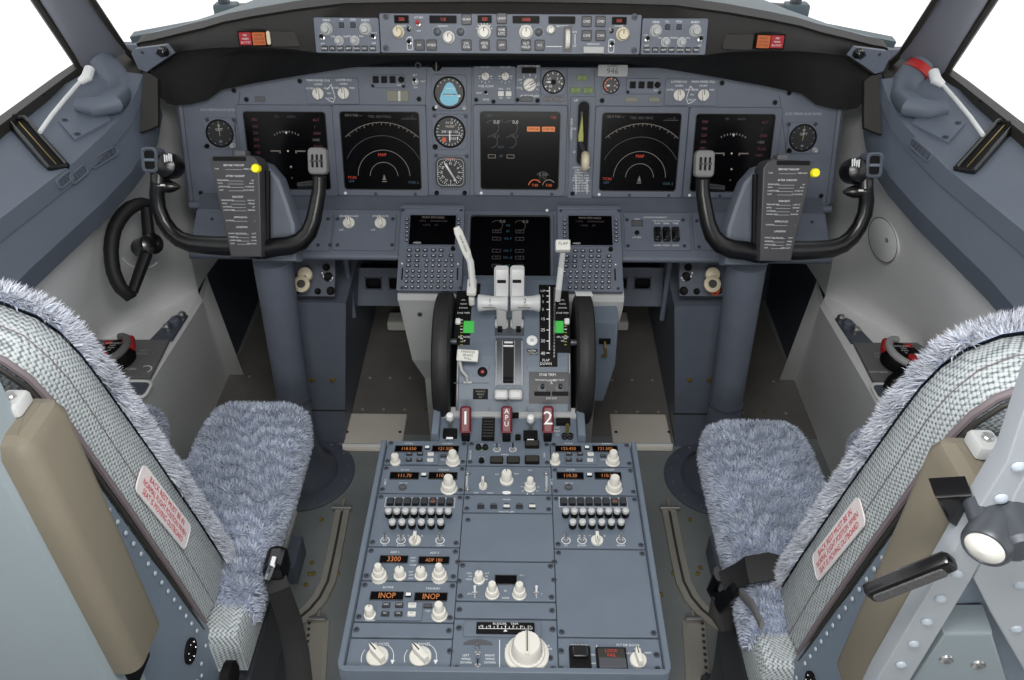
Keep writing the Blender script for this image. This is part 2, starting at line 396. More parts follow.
b = MB(); b.box((0, .40, 1.82), (2.1, 2.2, .04), 'dial_grey'); struct('ceiling', b)
b = MB(); b.box((0, -.72, .9), (2.2, .04, 1.9), 'mid_grey'); struct('wall_back', b)
for s, side in ((-1, 'left'), (1, 'right')):
    b = MB(); b.grid([[V((s * 1.0, -.72, 1.84)), V((s * .95, 1.28, 1.84))], [V((s * .86, -.72, 1.42)), V((s * .84, 1.28, 1.42))]], 'lining', False)
    b.grid([[V((s * 1.04, -.72, .0)), V((s * 1.02, -.2, .0))], [V((s * 1.04, -.72, .95)), V((s * .95, -.2, .95))], [V((s * .90, -.72, 1.42)), V((s * .86, -.2, 1.42))]], 'lining', False); struct('trim_%d' % (9 if s < 0 else 10), b, 'pale lining around the %s side window' % side)
    def q(x, y, z): return V((s * x, y, z))
    b = MB()
    # inboard face of the side console, its top, the lining above it
    b.grid([[q(.835, -.2, 0), q(.835, 1.0, 0), q(.84, 1.6, 0), q(.845, 1.87, 0)],
            [q(.80, -.2, .385), q(.80, 1.0, .385), q(.795, 1.37, .385), q(.782, 1.70, .385)],
            [q(.812, -.2, .40), q(.812, 1.0, .40), q(.807, 1.37, .40), q(.79, 1.705, .40)]], 'lining')
    b.grid([[q(.812, -.2, .40), q(.812, 1.0, .40), q(.807, 1.37, .40), q(.79, 1.705, .40)],
            [q(1.02, -.2, .40), q(1.0, 1.0, .40), q(.965, 1.50, .40), q(.80, 1.725, .40)]], 'lining', False)
    rows = []
    for t in (0, .12, .3, .5, .7, .85, 1):
        k = sin(t * pi / 2)
        rows.append([q(1.02 - .12 * k, -.2, .40 + .40 * t), q(1.0 - .135 * k, 1.0, .40 + .40 * t), q(.965 - .13 * k, 1.5, .40 + .41 * t), q(.80 - .01 * k, 1.725 + .02 * t, .40 + .47 * t), q(.80, 1.80 + .05 * t, .40 + .50 * t), q(.775, 2.1, .40 + .48 * t)])
    b.grid(rows, 'lining')
    b.grid([[q(.845, 1.87, 0), q(.80, 1.87, 0)], [q(.782, 1.70, .385), q(.80, 1.80, .385)], [q(.79, 1.705, .40), q(.80, 1.80, .40)]], 'lining')
    b.grid([[q(.845, 1.86, 0), q(.86, 2.3, 0)], [q(.80, 1.80, .4), q(.84, 2.3, .4)], [q(.80, 1.85, .90), q(.84, 2.3, .80)]], 'panel_dark', False)
    b.grid([[q(1.06, -.7, 0), q(1.06, 1.6, 0), q(1.04, 2.32, 0)], [q(1.06, -.7, .93), q(1.0, 1.6, .93), q(.96, 2.32, .80)]], 'panel_dark', False)  # unseen outer skin, added to block light leaks below the window sills
    o = struct('wall_' + side, b, sharp=30)
    # window ledge
    b = MB(); ys = (-.2, .6, 1.15, 1.40, 1.52, 1.60, 1.66, 1.71)
    A = [(.90, .80), (.885, .80), (.865, .80), (.845, .81), (.835, .82), (.82, .83), (.81, .86), (.80, .89)]
    Bp = [(.835, .765), (.828, .768), (.818, .775), (.79, .778), (.778, .785), (.77, .80), (.766, .83), (.764, .87)]
    B2 = [(.822, .815), (.816, .815), (.806, .818), (.780, .82), (.770, .826), (.765, .845), (.763, .875), (.764, .91)]
    C0 = [(.850, .868), (.846, .868), (.838, .869), (.806, .870), (.796, .876), (.782, .895), (.776, .922), (.773, .948)]
    C1 = [(.846, .8705), (.842, .8705), (.834, .8715), (.802, .8725), (.792, .8785), (.779, .8975), (.774, .9245), (.772, .950)]
    C2 = [(.852, .900), (.848, .900), (.840, .901), (.810, .902), (.800, .908), (.788, .92), (.783, .94), (.782, .96)]
    D0 = [(.88, .912), (.877, .912), (.872, .913), (.862, .914), (.856, .918), (.848, .927), (.838, .946), (.82, .965)]
    D1 = [(.925, .940), (.925, .940), (.925, .940), (.925, .940), (.922, .942), (.915, .945), (.90, .955), (.88, .97)]
    E = [(.945, .945), (.945, .945), (.945, .945), (.945, .945), (.945, .948), (.94, .95), (.93, .955), (.91, .96)]
    b.grid([[q(P[i][0], ys[i], P[i][1]) for i in range(8)] for P in (A, Bp, B2, C0, C1, C2, D0, D1, E)], 'ledge')
    b.add([q(P[7][0], 1.71, P[7][1]) for P in (A, Bp, B2, C0, C1, C2, D0, D1, E)], [tuple(range(9))], 'ledge')
    struct('trim_2' if s < 0 else 'trim_3', b, 'blue-grey moulded window ledge along the %s side' % side, sharp=28)
    # lower frame of the side window
    b = MB(); b.strip([q(.948, -.2, .952), q(.948, 1.45, .952), q(.94, 1.68, .955), q(.925, 1.735, .962), q(.91, 1.755, .985)], [(-.012, -.02), (.012, -.02), (.012, .012), (-.012, .012)], 'frame_dark')
    g4 = [W(110, 46, 1.80), W(141, 62, 1.80), W(136, 82, 1.735), W(112, 76, 1.735)] if False else None
    for y in (1.36, 1.47, 1.58): b.lathe([(.006, 0), (.005, .003), (0, .004)], 'black', 8, c=q(.934, y, .962))
    # window post with its padded cover
    W = lambda px, py, y: (lambda p: q(-p.x if px < 512 else p.x, p.y, p.z))(atY(px, py, y))
    fa = [W(139, 62, 1.80), W(124, 48, 1.76), W(92, 0, 1.62), W(60, -48, 1.50)]
    b.tube(fa, [.008, .007, .007, .007], 'frame_dark', 8)
    g4 = [W(108, 44, 1.795), W(142, 64, 1.795), W(140, 84, 1.74), W(108, 78, 1.74)]; b.add(g4 + [p + V((0, .012, 0)) for p in g4], [(0, 1, 2, 3), (4, 5, 6, 7), (0, 1, 5, 4), (1, 2, 6, 5), (2, 3, 7, 6), (3, 0, 4, 7)], 'frame_dark')
    fb = [W(81, 78, 1.755), W(80, 65, 1.735), W(37, 0, 1.60), W(-6, -66, 1.48)]
    b.tube(fb, [.012, .011, .011, .011], 'frame_dark', 8)
    struct('window_1_frame' if s < 0 else 'window_2_frame', b, 'dark window frame edges at the %s post' % side)
    b = MB(); rows = []
    for t in range(9):
        u = t / 8; y0 = [1.76 + (1.50 - 1.76) * u]
        ya = 1.76 - .26 * u; L = W(82 - 92 * u, 72 - 140 * u, 1.74 - .26 * u); Rr = W(127 - 70 * u, 52 - 103 * u, 1.765 - .265 * u)
        ctr = (L + Rr) / 2; ax = (Rr - L); out = V((-s * .35, -.75, .2)).normalized(); row = []
        for k in range(9):
            a = pi * k / 8; row.append(ctr - ax * .5 * cos(a) + out * sin(a) * (.034 if u > .28 else .02 + .014 * u / .28))
        rows.append(row)
    b.grid(rows, 'pillar')
    struct('trim_4' if s < 0 else 'trim_5', b, 'rounded grey cover of the %s window post' % side, sharp=60)
    # sill bar of the windshield
    b = MB(); pts = [W(133, 37, 1.86), W(200, 24.5, 1.88), W(250, 15.5, 1.90), W(330, 3, 1.94)]
    b.strip(pts, [(-.02, -.008), (.02, -.008), (.02, .006), (-.02, .006)], 'sill_teal')
    struct('trim_6' if s < 0 else 'trim_7', b, 'grey-green sill bar under the %s windshield' % side)
    # panes
    b = MB(); p = [fa[1] + V((0, .06, 0)), fa[3] + V((0, .06, 0)), q(.06, 1.75, 1.62), q(.06, 2.12, 1.0), W(139, 66, 1.95)]
    b.add(p, [tuple(range(5))], 'pane'); struct('window_3' if s < 0 else 'window_4', b, 'clear windshield pane on the %s' % side)
    b = MB(); p = [q(.95, -.2, .955), q(.95, 1.72, .955), fb[1] + V((s * .02, 0, 0)), fb[3] + V((s * .02, 0, 0)), q(.80, -.2, 1.4)]
    b.add(p, [tuple(range(5))], 'pane'); struct('window_1' if s < 0 else 'window_2', b, 'clear side window pane on the %s' % side)
b = MB(); c0, c1 = atY(452, -2, 2.0), atY(566, -2, 2.0)
b.strip([V(((c0.x + c1.x) / 2, 2.08, c0.z - .10)), V(((c0.x + c1.x) / 2, 2.0, c0.z)), V(((c0.x + c1.x) / 2, 1.78, c0.z + .3))], [(-.13, -.02), (.13, -.02), (.13, .02), (-.13, .02)], 'frame_dark', up=(0, -.5, 1))
struct('trim_8', b, 'dark centre post between the windshields')

# ================================================================ glareshield
F_MAIN = tilt_frame((0, 1.665, .816), 15)
y0 = atY(510, 35, 1.50); F_MCP = tilt_frame((0, 1.50, y0.z), 14)
st = [  # photo column of fascia, its top and bottom, distance; lip point on the panel below
    (136, 44, 63, 1.70, 150, 78), (140, 42, 68, 1.695, 158, 92), (152, 40, 69, 1.69, 161, 98), (166, 36.5, 60, 1.675, 167, 103.4), (178, 33.5, 52, 1.66, 176, 105.5), (202, 28, 49, 1.63, 190, 104.5), (222, 22, 47.5, 1.605, 207, 100.5), (250, 16.5, 47, 1.58, 221, 90), (292, 9.5, 49, 1.54, 255, 83),
    (316, 6.5, 52.5, 1.515, 300, 75.5), (345, 3, 54.5, 1.502, 342, 69), (400, 2, 54.8, 1.5, 400, 60.5), (510, 1.5, 55, 1.5, 510, 59.5)]
cols = []
for px, t, bt, y, lx, ly in st:
    T = atY(px, t, y); Bt = atY(px, bt, y); k = min(1, max(0, (px - 136) / 110)); uv = F_MAIN.uv(lx, ly, .03); L = F_MAIN.at(uv.x, uv.y, .03); L2 = F_MAIN.at(uv.x, uv.y + .012, -.005)
    cr = T + V((0, .035, .006)); bk = V((T.x * 1.02, max(1.90, y + .2), T.z - .03)); bk2 = V((T.x * 1.02, 2.06, T.z - .13)); bk3 = V((T.x * 1.02, 2.29, .83))
    Tf = T + V((0, .006, -.006)); mid = Bt.lerp(T, .5) + V((0, -.003, 0)); lo = Bt + V((0, .008, -.004)); under = Bt.lerp(L, .45) + V((0, .012, .018 + .01 * k))
    cols.append([L2, L, under, lo, Bt, mid, Tf, T, cr, bk, bk2, bk3])
full = cols + [[V((-p.x + .0, p.y, p.z)) for p in c] for c in cols[-2::-1]]
root = thing('glareshield', 'long dark padded glareshield hood above the main instrument panel', 'glareshield', MX.Translation((0, 1.6, 1.05)))
I = MX.Translation((0, -1.6, -1.05))
b = MB(); b.T = I; rows = list(map(list, zip(*full)))
b.grid(rows[4:9], 'leather'); b.build('fascia', root, sharp=60)
b = MB(); b.T = I; b.grid(rows[0:5], 'hood'); b.build('hood_lining', root, sharp=60)
b = MB(); b.T = I; b.grid(rows[8:12], 'sill_teal'); b.build('top_cover', root, sharp=60)
# grey end plates with a small knob, warning-light covers, hanging dark strips
for s in (-1, 1):
    X = lambda px: px if s < 0 else 1022 - px
    dY = 0 if s < 0 else 2
    A = atY(X(136.4), 50.2 + dY, 1.675); Bq = atY(X(177), 51 + dY, 1.645); Cq = atY(X(152), 69 + dY, 1.67)
    n = (Bq - A).cross(Cq - A).normalized(); n = n if n.y < 0 else -n
    F = Frame((A + Bq + Cq) / 3, n=n)
    pts = [F.uv(X(a), c + dY) for a, c in ((136.4, 50.2), (140, 46), (171, 42), (178, 51), (163, 61), (151.8, 69), (143.6, 66))]
    r = thing('vent_panel', ('small grey knob plate at the captain side tip of the glareshield', 'small grey knob plate at the first officer side tip of the glareshield')[s > 0], 'panel', F.sub(0, 0, .012), 'glareshield end plates')
    b = MB(); b.prism([tuple(p) for p in pts], -.004, .005, 'panel', .001); b.build('face_plate', r)
    p = F.uv(X(165), 50.5 + dY, .015); inst(k_round(.009, .014, 'black_gloss'), 'knob', r, (p.x, p.y, .005))
    for a, c in ((143, 52), (158, 53)): p = F.uv(X(a), c + dY, .015); inst(k_screw(.003), 'fastener', r, (p.x, p.y, .005))
    # dark strip hanging at the end of the hood
    b = MB(); q = [atY(X(a), c + dY, yy) for a, c, yy in ((144, 73, 1.655), (152, 74, 1.655), (159, 79, 1.65), (159, 126, 1.60), (151, 131, 1.60), (143, 134, 1.60))]
    o = (q[0] + q[3]) / 2; F = Frame(o, n=(q[3] - q[0]).cross(q[2] - q[0]) if s > 0 else -(q[3] - q[0]).cross(q[2] - q[0]))
    if F.M.col[2].y > 0: F = Frame(o, n=-V(F.M.col[2][:3]))
    loc = [F.I @ p for p in q]; b.prism([(p.x, p.y) for p in loc], -.006, .006, 'leather', .002)
    o = b.build('side_flap', None, F.M); tag(o, ('dark padded flap hanging below the captain side end of the glareshield', 'dark padded flap hanging below the first officer side end of the glareshield')[s > 0], 'flap', 'hanging side flaps')

# ---------------------------------------------------------------- warning lights on the fascia
for s in (-1, 1):
    who = 'captain' if s < 0 else 'first officer'
    xs = (253, 266) if s < 0 else (756.5, 769.5)
    yv = 1.565; c = atY(sum(xs) / 2, 38.5 if s < 0 else 41, yv); F = tilt_frame(c - V((0, .004, 0)), 6)
    F = Frame(c - V((0, .008, 0)), n=(s * .12 * -1, -1, .12))
    rx = (240, 252) if s < 0 else (770, 783)
    dy = 0 if s < 0 else 3
    for nm, x, cap, txt_, lbl in (('fire_warning_light', rx, 'red_lit', 'FIRE\nWARN\nBELL CUTOUT', 'red square fire warning light on the %s side of the glareshield'), ('master_caution_light', xs, 'amber_cap', 'MASTER\nCAUTION\nPUSH TO RESET', 'amber square master caution light on the %s side of the glareshield')):
        M_ = Mod(F, nm, lbl % who, 'warning light', x[0], 31.8 + dy, x[1], 44.5 + dy, 'warning lights on the glareshield', plate=None)
        b = MB(); b.ring(rr(M_.w + .006, M_.h + .006, .002), rr(M_.w, M_.h, .001), -.012, .005, 'black', .001); b.build('surround', M_.root)
        b = MB(); b.prism(rr(M_.w, M_.h, .001), -.012, .007, cap, .0008); b.build('lens_cap', M_.root)
        for i, t in enumerate(txt_.split('\n')): M_.L.text(t, 0, (1 - i) * M_.h * .28, .0074, M_.h * .15, 'white' if cap == 'red_lit' else 'frame_dark', 0, .8 if i < 2 else .55)
        M_.done()
    x0, x1 = (271, 300) if s < 0 else (723, 753)
    M_ = Mod(Frame(atY((x0 + x1) / 2, 39 + dy, 1.54) - V((0, .006, 0)), n=(-s * .12, -1, .15)), 'annunciator_cover', 'flat dark annunciator cover beside the %s caution light' % who, 'cover', x0, 31 + dy, x1, 46.5 + dy, 'annunciator covers', m='leather')
    if s < 0:
        p = M_.P(268.5, 38); b = MB(); b.prism(rr(.007, .024, .0034, 4), 0, .006, 'ivory', .001); b.build('end_button', M_.root, MX.Translation((p.x, p.y, 0)))
    M_.done()

# ---------------------------------------------------------------- EFIS control panels and mode control panel
def efis(x0, y0, x1, y1, side, kn, pts_b, ybtn, sm, lo, tg):
    M_ = Mod(F_MCP, 'efis_control_panel', 'small grey knob panel at the %s end of the long autopilot panel' % side, 'control panel', x0, y0, x1, y1, 'efis control panels', th=.012)
    for (x, y), t in zip(kn, ('MINS', 'BARO')): M_.knob(k_double, x, y, 5.4, .016, m='light_grey'); M_.txt(x, y - 8.6, t, 2.2); M_.L.arc(M_.P(x, y), .0105, .0008, 0, 2 * pi, M_.th + .0004, 'white')
    for (x, y), t in zip(sm, ('FPV', 'MTRS')): M_.knob(lambda r, h, m: k_button(2 * r, 2 * r, .004, 'key_dark'), x, y, 2.6, .004, name='button'); M_.L.arc(M_.P(x, y), .0062, .0009, 0, 2 * pi, M_.th + .0004, 'ring_blue'); M_.txt(x, y - 5.3, t, 1.7)
    for (x, y), t in zip(lo, ('MAP', '20')): M_.knob(k_double, x, y, 3.8, .012, m='light_grey'); M_.txt(x - 6, y - 4, 'VOR', 1.5); M_.txt(x + 6.5, y - 4, 'PLN', 1.5); M_.L.arc(M_.P(x, y), .0078, .0007, 0, 2 * pi, M_.th + .0004, 'white')
    for (x, y), t in zip(tg, ('VOR 1', 'VOR 2')): M_.put(k_toggle(.012, 'black', 'black'), 'toggle_switch', x, y); M_.txt(x, y - 5, t, 1.5); M_.txt(x, y + 5.2, 'ADF', 1.5)
    for x, t in zip(pts_b, ('WXR', 'STA', 'WPT', 'ARPT', 'DATA', 'POS', 'TERR')): M_.btn(x, ybtn, 6.0, 5.0, t, 'button', ts=.32)
    return M_.done()
efis(316.2, 17.2, 380.6, 52.7, 'captain', ((326.4, 28.9), (365.4, 28.9)), (324.8, 332.6, 340.6, 348.8, 357, 364.8, 372.9), 48.3, ((341.6, 25), (353, 25)), ((339, 40.6), (354.7, 40.4)), ((323, 38.5), (374, 38)))
efis(640.4, 18, 705.6, 54.4, 'first officer', ((656, 30.8), (695.3, 30.8)), (646.8, 655, 663.4, 671.5, 679.8, 687.7, 696), 49.8, ((667.4, 27), (679, 27)), ((665.7, 42), (681.6, 42)), ((646.6, 40.4), (699.5, 40.4)))

M_ = Mod(F_MCP, 'mode_control_panel', 'long grey autopilot panel with white knobs in the middle of the glareshield', 'control panel', 381, 13.6, 640, 53.4, th=.012)
for x0, x1, a, c, t in ((394.5, 408.6, 15.6, 23, '000'), (429.7, 456.3, 15.8, 23, '110'), (478, 491.4, 15.6, 22.7, '000'), (513, 539, 16.2, 23.1, '10000'), (548.9, 574.7, 16.6, 23.6, ''), (612.4, 626, 17.3, 24.3, '000')): M_.disp(x0, a, x1, c, t, tm='red_dim', name='readout')
for x, t in ((401.5, 'COURSE'), (443, 'IAS/MACH'), (484.6, 'HEADING'), (526, 'ALTITUDE'), (562, 'VERT SPEED'), (619, 'COURSE')): M_.txt(x, 26.2 if x not in (401.5, 619) else 26, t, 1.6)
for x, y, r, m in ((398.6, 31.8, 4.7, 'ivory'), (448.8, 37.3, 4.8, 'cream'), (484.2, 31.8, 5.3, 'cream'), (526, 32.1, 5.4, 'cream'), (550.6, 29.6, 3.2, 'cream'), (622.5, 34.1, 5.2, 'ivory')): M_.knob(k_round, x, y, r, .020, m=m)
for a in range(-3, 4): 
    p = M_.P(484.2, 31.8); q = rad(90 + a * 22); M_.L.line((p.x + cos(q) * .0125, p.y + sin(q) * .0125), (p.x + cos(q) * .016, p.y + sin(q) * .016), .001, M_.th + .0004, 'white')
for x, y in ((437.3, 31.8), (460.7, 31.8), (538.7, 32.1)):
    M_.knob(lambda r, h, m: k_round(r, h, 'button_face'), x, y, 3.4, .005, name='round_button'); M_.L.arc(M_.P(x, y), .0088, .0009, 0, 2 * pi, M_.th + .0004, 'ring_blue')
for x, y in ((409, 29), (611.3, 30.8)): M_.knob(lambda r, h, m: k_round(r, h, 'black_gloss'), x, y, 2, .003, name='indicator')
M_.put(k_toggle(.015, 'red', 'red'), 'toggle_switch', 418.8, 25, label='red tipped switch'); M_.txt(418.8, 17.5, 'A/T ARM', 1.6); M_.txt(418.8, 31, 'OFF', 1.6)
for x, y in ((409.8, 43.6), (611.3, 46)):
    M_.put(k_toggle(.012, 'black', 'black'), 'toggle_switch', x, y); p = M_.P(x, y)
    M_.L.ring(rr(.0105, .022, .002, 2, p.x, p.y), rr(.0088, .0203, .001, 2, p.x, p.y), M_.th, M_.th + .0005, 'white'); M_.txt(x, y - 6.4, 'F/D', 1.6)
for x, y, t in ((419.7, 45, 'N1'), (431.8, 45, 'SPEED'), (466.6, 19.4, 'VNAV'), (466.6, 45, 'LVL\nCHG'), (484.6, 45, 'HDG\nSEL'), (501.7, 18.4, 'LNAV'), (501.7, 31.6, 'VOR\nLOC'), (501.7, 45, 'APP'), (526, 45.2, 'ALT\nHOLD'), (539.6, 45.2, 'V/S'), (586.6, 21.5, 'CMD'), (600.5, 21.5, 'CMD'), (586.6, 35.6, 'CWS'), (600.5, 35.6, 'CWS')):
    M_.btn(x, y, 10, 10.4, t, 'button_face', 'button', ts=.22)
p = M_.P(567.5, 39.2); b = MB(); b.box((0, 0, .0005), (.016, .044, .001), 'button', 0); b.T = MX.Rotation(pi / 2, 4, 'Y') ; b.lathe([(.016, -.004), (.0175, -.002), (.0175, .002), (.016, .004)], 'cream', 40, flute=.05); b.T = None
b.build('thumbwheel', M_.root, MX.Translation((p.x, p.y, M_.th)))
for y, t in ((32, 'DN'), (46, 'UP')): M_.txt(574.5, y, t, 2)
M_.ln(575, 34, 575, 44)
p = M_.P(593.3, 49.6); b = MB(); b.prism(rr(.037, .0115, .001), 0, .009, 'light_grey', .001); b.build('disengage_bar', M_.root, MX.Translation((p.x, p.y, M_.th))); M_.txt(593.3, 44.2, 'DISENGAGE', 1.6); M_.ln(546, 46.5, 562, 46.5)
M_.screws(((386, 48), (634, 50.3), (386, 16.5), (634.5, 17)), .0045)
for x in (391, 415, 424.5, 472, 496, 507, 545, 580): M_.ln(x, 15, x, 15.6, .4, 'panel_dark')
M_.done()

# ---------------------------------------------------------------- main panel backing
root = thing('instrument_panel', 'wide blue-grey main instrument panel carrying six black display screens', 'instrument panel', F_MAIN.M.copy())
b = MB(); pts = [F_MAIN.uv(*p) for p in ((191.5, 203), (180, 104), (183, 66), (842, 68), (840.5, 106), (828.5, 208))]
b.prism([tuple(p) for p in pts], -.03, 0, 'panel', .002); b.build('backing_plate', root)
for x, side in ((186, -1), (835.5, 1)):
    b = MB(); a, c = F_MAIN.uv(179.5 if side < 0 else 841, 105), F_MAIN.uv(191 if side < 0 else 829, 203)
    b.tube([(a.x, a.y, -.004), (c.x, c.y, -.004)], .009, 'panel_dark', 8); b.build('edge_trim', root)
a, c = F_MAIN.uv(192, 204), F_MAIN.uv(829, 208); b = MB()
b.tube([(a.x, a.y, .010), (0, (a.y + c.y) / 2, .010), (c.x, c.y, .010)], .0085, 'panel', 10); b.build('ledge_rail', root)
MAINROOT = root
b = MB()
for px, py in ((299.8, 81), (246.5, 99.5), (234, 90.5), (419, 99), (418, 65.5), (722, 83), (775, 102.5), (789, 93), (201, 193), (821, 196), (602, 100.5)):
    p = F_MAIN.uv(px, py); inst(k_screw(.0048, 'black'), 'fastener', root, (p.x, p.y, .0))
p = F_MAIN.uv(260, 99.2); b = MB(); b.prism(rr(.022, .011, .001), 0, .002, 'dial_grey', .0005); b.build('blank_cap', root, MX.Translation((p.x, p.y, 0)))
Lb = MB()
for x0, x1, y, n in ((202, 235, 110, 0), (787, 820, 114, 0)):
    p = F_MAIN.uv((x0 + x1) / 2, y); Lb.text('CLOCK OPERATES ON HOT BATTERY', p.x, p.y, .0005, .0052, 'grey_text', 0, .62)
for x, a, c in ((240, 92, 200), (333.5, 106, 199), (427, 66, 200), (472, 66, 199), (567, 66, 199), (594, 66, 200), (686.5, 108, 199), (779.5, 96, 199)):
    Lb.line(F_MAIN.uv(x, a), F_MAIN.uv(x + (x - 511) * -.00045 * (c - a) * -1, c), .0012, .0004, 'frame_dark')
for x0, x1, y in ((240, 427, 105.3), (472, 567, 105.3), (594, 780, 107.5)): Lb.line(F_MAIN.uv(x0, y), F_MAIN.uv(x1, y), .0012, .0004, 'frame_dark')
Lb.build('panel_seams', root, fix=False)

# ---------------------------------------------------------------- display units
def du(name, label, tl, tr, bl, br, draw, fr=F_MAIN, group='display units', dot=True, outer=1.19):
    p = [fr.uv(*k, .003) for k in (tl, tr, bl, br)]; c = sum(p, V((0, 0))) / 4
    w = ((p[1].x - p[0].x) + (p[3].x - p[2].x)) / 2; h = ((p[0].y - p[2].y) + (p[1].y - p[3].y)) / 2
    r = thing(name, label, 'display', fr.sub(c.x, c.y, .0008), group)
    b = MB(); W, H = w * outer, h * (outer - .01)
    b.ring(rr(W, H, .006, 3), rr(w, h, .006, 3), 0, .006, 'bezel', .0012)
    b.ring(rr(w * 1.02, h * 1.02, .007, 3), rr(w, h, .006, 3), .004, .0066, 'frame_dark', .0003); b.build('bezel', r)
    b = MB(); b.prism(rr(w * 1.01, h * 1.01, .006, 3), 0, .003, 'screen'); b.build('screen', r)
    b = MB(); draw(b, w, h, .0033); b.build('symbology', r, fix=False)
    if dot: inst(lib(('light_sensor', 0), lambda q: q.lathe([(.0035, 0), (.003, .001), (0, .0014)], 'white', 12)), 'light_sensor', r, (-w * .5, -h * .555, .006))
    for sx in (-.1, .42): inst(k_screw(.003, 'screw'), 'fastener', r, (w * sx, -h * .56, .0055))
    return r
def d_nav(b, w, h, z):
    c = (h * .02, -h * .33)
    for r, m in ((.70, 'trace'), (.53, 'trace_dim'), (.345, 'trace'), (.185, 'trace')):
        r *= h; a = max(.02, math.acos(min(1, w * .47 / r)) if r > w * .47 else .02)
        b.arc(c, r, h * (.0075 if m == 'trace' else .007), a, pi - a, z, m)
    for i in range(-8, 9):
        a = pi / 2 + i * .085; r = h * .70; l = h * (.035 if i % 2 == 0 else .02)
        b.line((c[0] + cos(a) * (r - l), c[1] + sin(a) * (r - l)), (c[0] + cos(a) * r, c[1] + sin(a) * r), h * .008, z, 'trace')
    b.add([(c[0] - h * .025, c[1] - h * .05, z), (c[0] + h * .025, c[1] - h * .05, z), (c[0], c[1] + h * .03, z)], [(0, 1, 2)], 'trace')
    b.line((c[0] - h * .03, c[1] - h * .07), (c[0] + h * .03, c[1] - h * .07), h * .012, z, 'trace')
    b.text('MAP', h * .01, -h * .05, z, h * .04, 'red_dim'); b.text('TCAS', -w * .4, -h * .35, z, h * .035, 'red_dim'); b.text('OFF', -w * .41, -h * .40, z, h * .032, 'cyan_dim'); b.text('VOR 2', w * .4, -h * .41, z, h * .035, 'cyan_dim')
    b.text('TRK 000 MAG', 0, h * .44, z, h * .035, 'trace_dim'); b.text('GS 0 TAS ---', -w * .33, h * .455, z, h * .03, 'trace'); b.text('------Z', w * .38, h * .44, z, h * .03, 'trace_dim'); b.line((w * .28, h * .415), (w * .47, h * .415), h * .008, z, 'trace_dim')
def d_pfd(b, w, h, z):
    for i in range(-4, 5):
        a = pi / 2 + i * .13; b.line((cos(a) * h * .30, -h * .06 + sin(a) * h * .30), (cos(a) * h * .325, -h * .06 + sin(a) * h * .325), h * .012, z, 'trace')
    b.add([(-h * .02, h * .25, z), (h * .02, h * .25, z), (0, h * .215, z)], [(0, 1, 2)], 'trace_white')
    for s in (-1, 1):
        b.line((s * w * .22, 0), (s * w * .09, 0), h * .016, z, 'trace'); b.line((s * w * .10, 0), (s * w * .10, -h * .03), h * .016, z, 'trace')
    b.box((0, 0, z), (h * .02, h * .02, .0002), 'trace_white'); b.text('+', h * .02, -h * .21, z, h * .05, 'trace_white'); b.text('v', h * .02, -h * .35, z, h * .04, 'trace')
    for i, t in enumerate(('SPD', '240', '220', '200', 'SPD', '180')): b.text(t, -w * .38, h * (.40 - i * .085), z, h * .034, 'magenta')
    for i, t in enumerate(('ALT', '(', '2000', '1400', 'FLAG', 'VERT')): b.text(t, w * .36 + (.0 if i % 2 else .004), h * (.40 - i * .085), z, h * .034, 'magenta' if i != 3 else 'trace')
    b.text('FD', -w * .1, h * .44, z, h * .03, 'trace_dim'); b.text('LNAV', w * .08, h * .44, z, h * .03, 'trace_dim')
def d_eng(b, w, h, z):
    for x in (-.36, -.12):
        for y, r in ((.30, .09), (.12, .075)):
            b.arc((w * x, h * y), h * r, h * .008, -1.6, 2.4, z, 'trace_dim'); b.text('0.0', w * x + w * .06, h * (y + .07), z, h * .045, 'trace_white' if y > .2 else 'trace_dim')
        b.ring(rr(w * .1, h * .05, .001, 2, w * x, -h * .07), rr(w * .085, h * .035, .001, 2, w * x, -h * .07), z - .0002, z, 'trace')
    b.text('N1', -w * .24, h * .38, z, h * .03, 'cyan_dim'); b.text('EGT', -w * .24, h * .05, z, h * .03, 'cyan_dim'); b.text('FF', -w * .24, -h * .07, z, h * .035, 'cyan_dim')
    for x in (.17, .36):
        b.prism(rr(w * .165, h * .062, .001, 2, w * x, h * .285), z - .0002, z, 'amber_lit'); b.text('LOW OIL' if x < .3 else 'LOW OIL', w * x, h * .285, z + .0002, h * .03, 'screen', 0, .8)
    for x, y, a in ((.20, -.46, 0), (.38, -.46, 1), (.30, -.33, 2)):
        if a < 2: b.arc((w * x, h * y), h * .085, h * .012, .6, 3.0, z, 'amber_dim' if not a else 'trace'); b.text('7.00', w * x, h * y + h * .01, z, h * .035, 'amber_dim')
    b.text('CTR', w * .30, -h * .36, z, h * .04, 'trace_dim'); b.text('0.00', w * .30, -h * .31, z, h * .045, 'trace'); b.arc((w * .30, -h * .36), h * .09, h * .01, .5, 2.6, z, 'trace_dim'); b.text('TAT ---', -w * .36, h * .45, z, h * .035, 'cyan_dim'); b.text('TO', w * .42, h * .43, z, h * .035, 'red_dim')
def d_sys(b, w, h, z):
    for x in (-.17, .12):
        b.arc((w * x, h * .36), h * .075, h * .008, -1.6, 2.6, z, 'trace_dim'); b.text('0.0', w * x + w * .07, h * .42, z, h * .045, 'trace')
        for y, t in ((.27, '0.0'), (.16, '0'), (-.02, '0'), (-.12, '15'), (-.24, '0.0')):
            b.ring(rr(w * .11, h * .05, .001, 2, w * x, h * y), rr(w * .096, h * .036, .001, 2, w * x, h * y), z - .0002, z, 'trace_dim'); b.text(t, w * x, h * y, z, h * .03, 'trace_dim')
    for y, t in ((.36, 'N2'), (.27, 'FF'), (.16, 'OIL P'), (-.02, 'OIL T'), (-.12, 'OIL Q'), (-.24, 'VIB')): b.text(t, -w * .03, h * y, z, h * .032, 'cyan_dim')
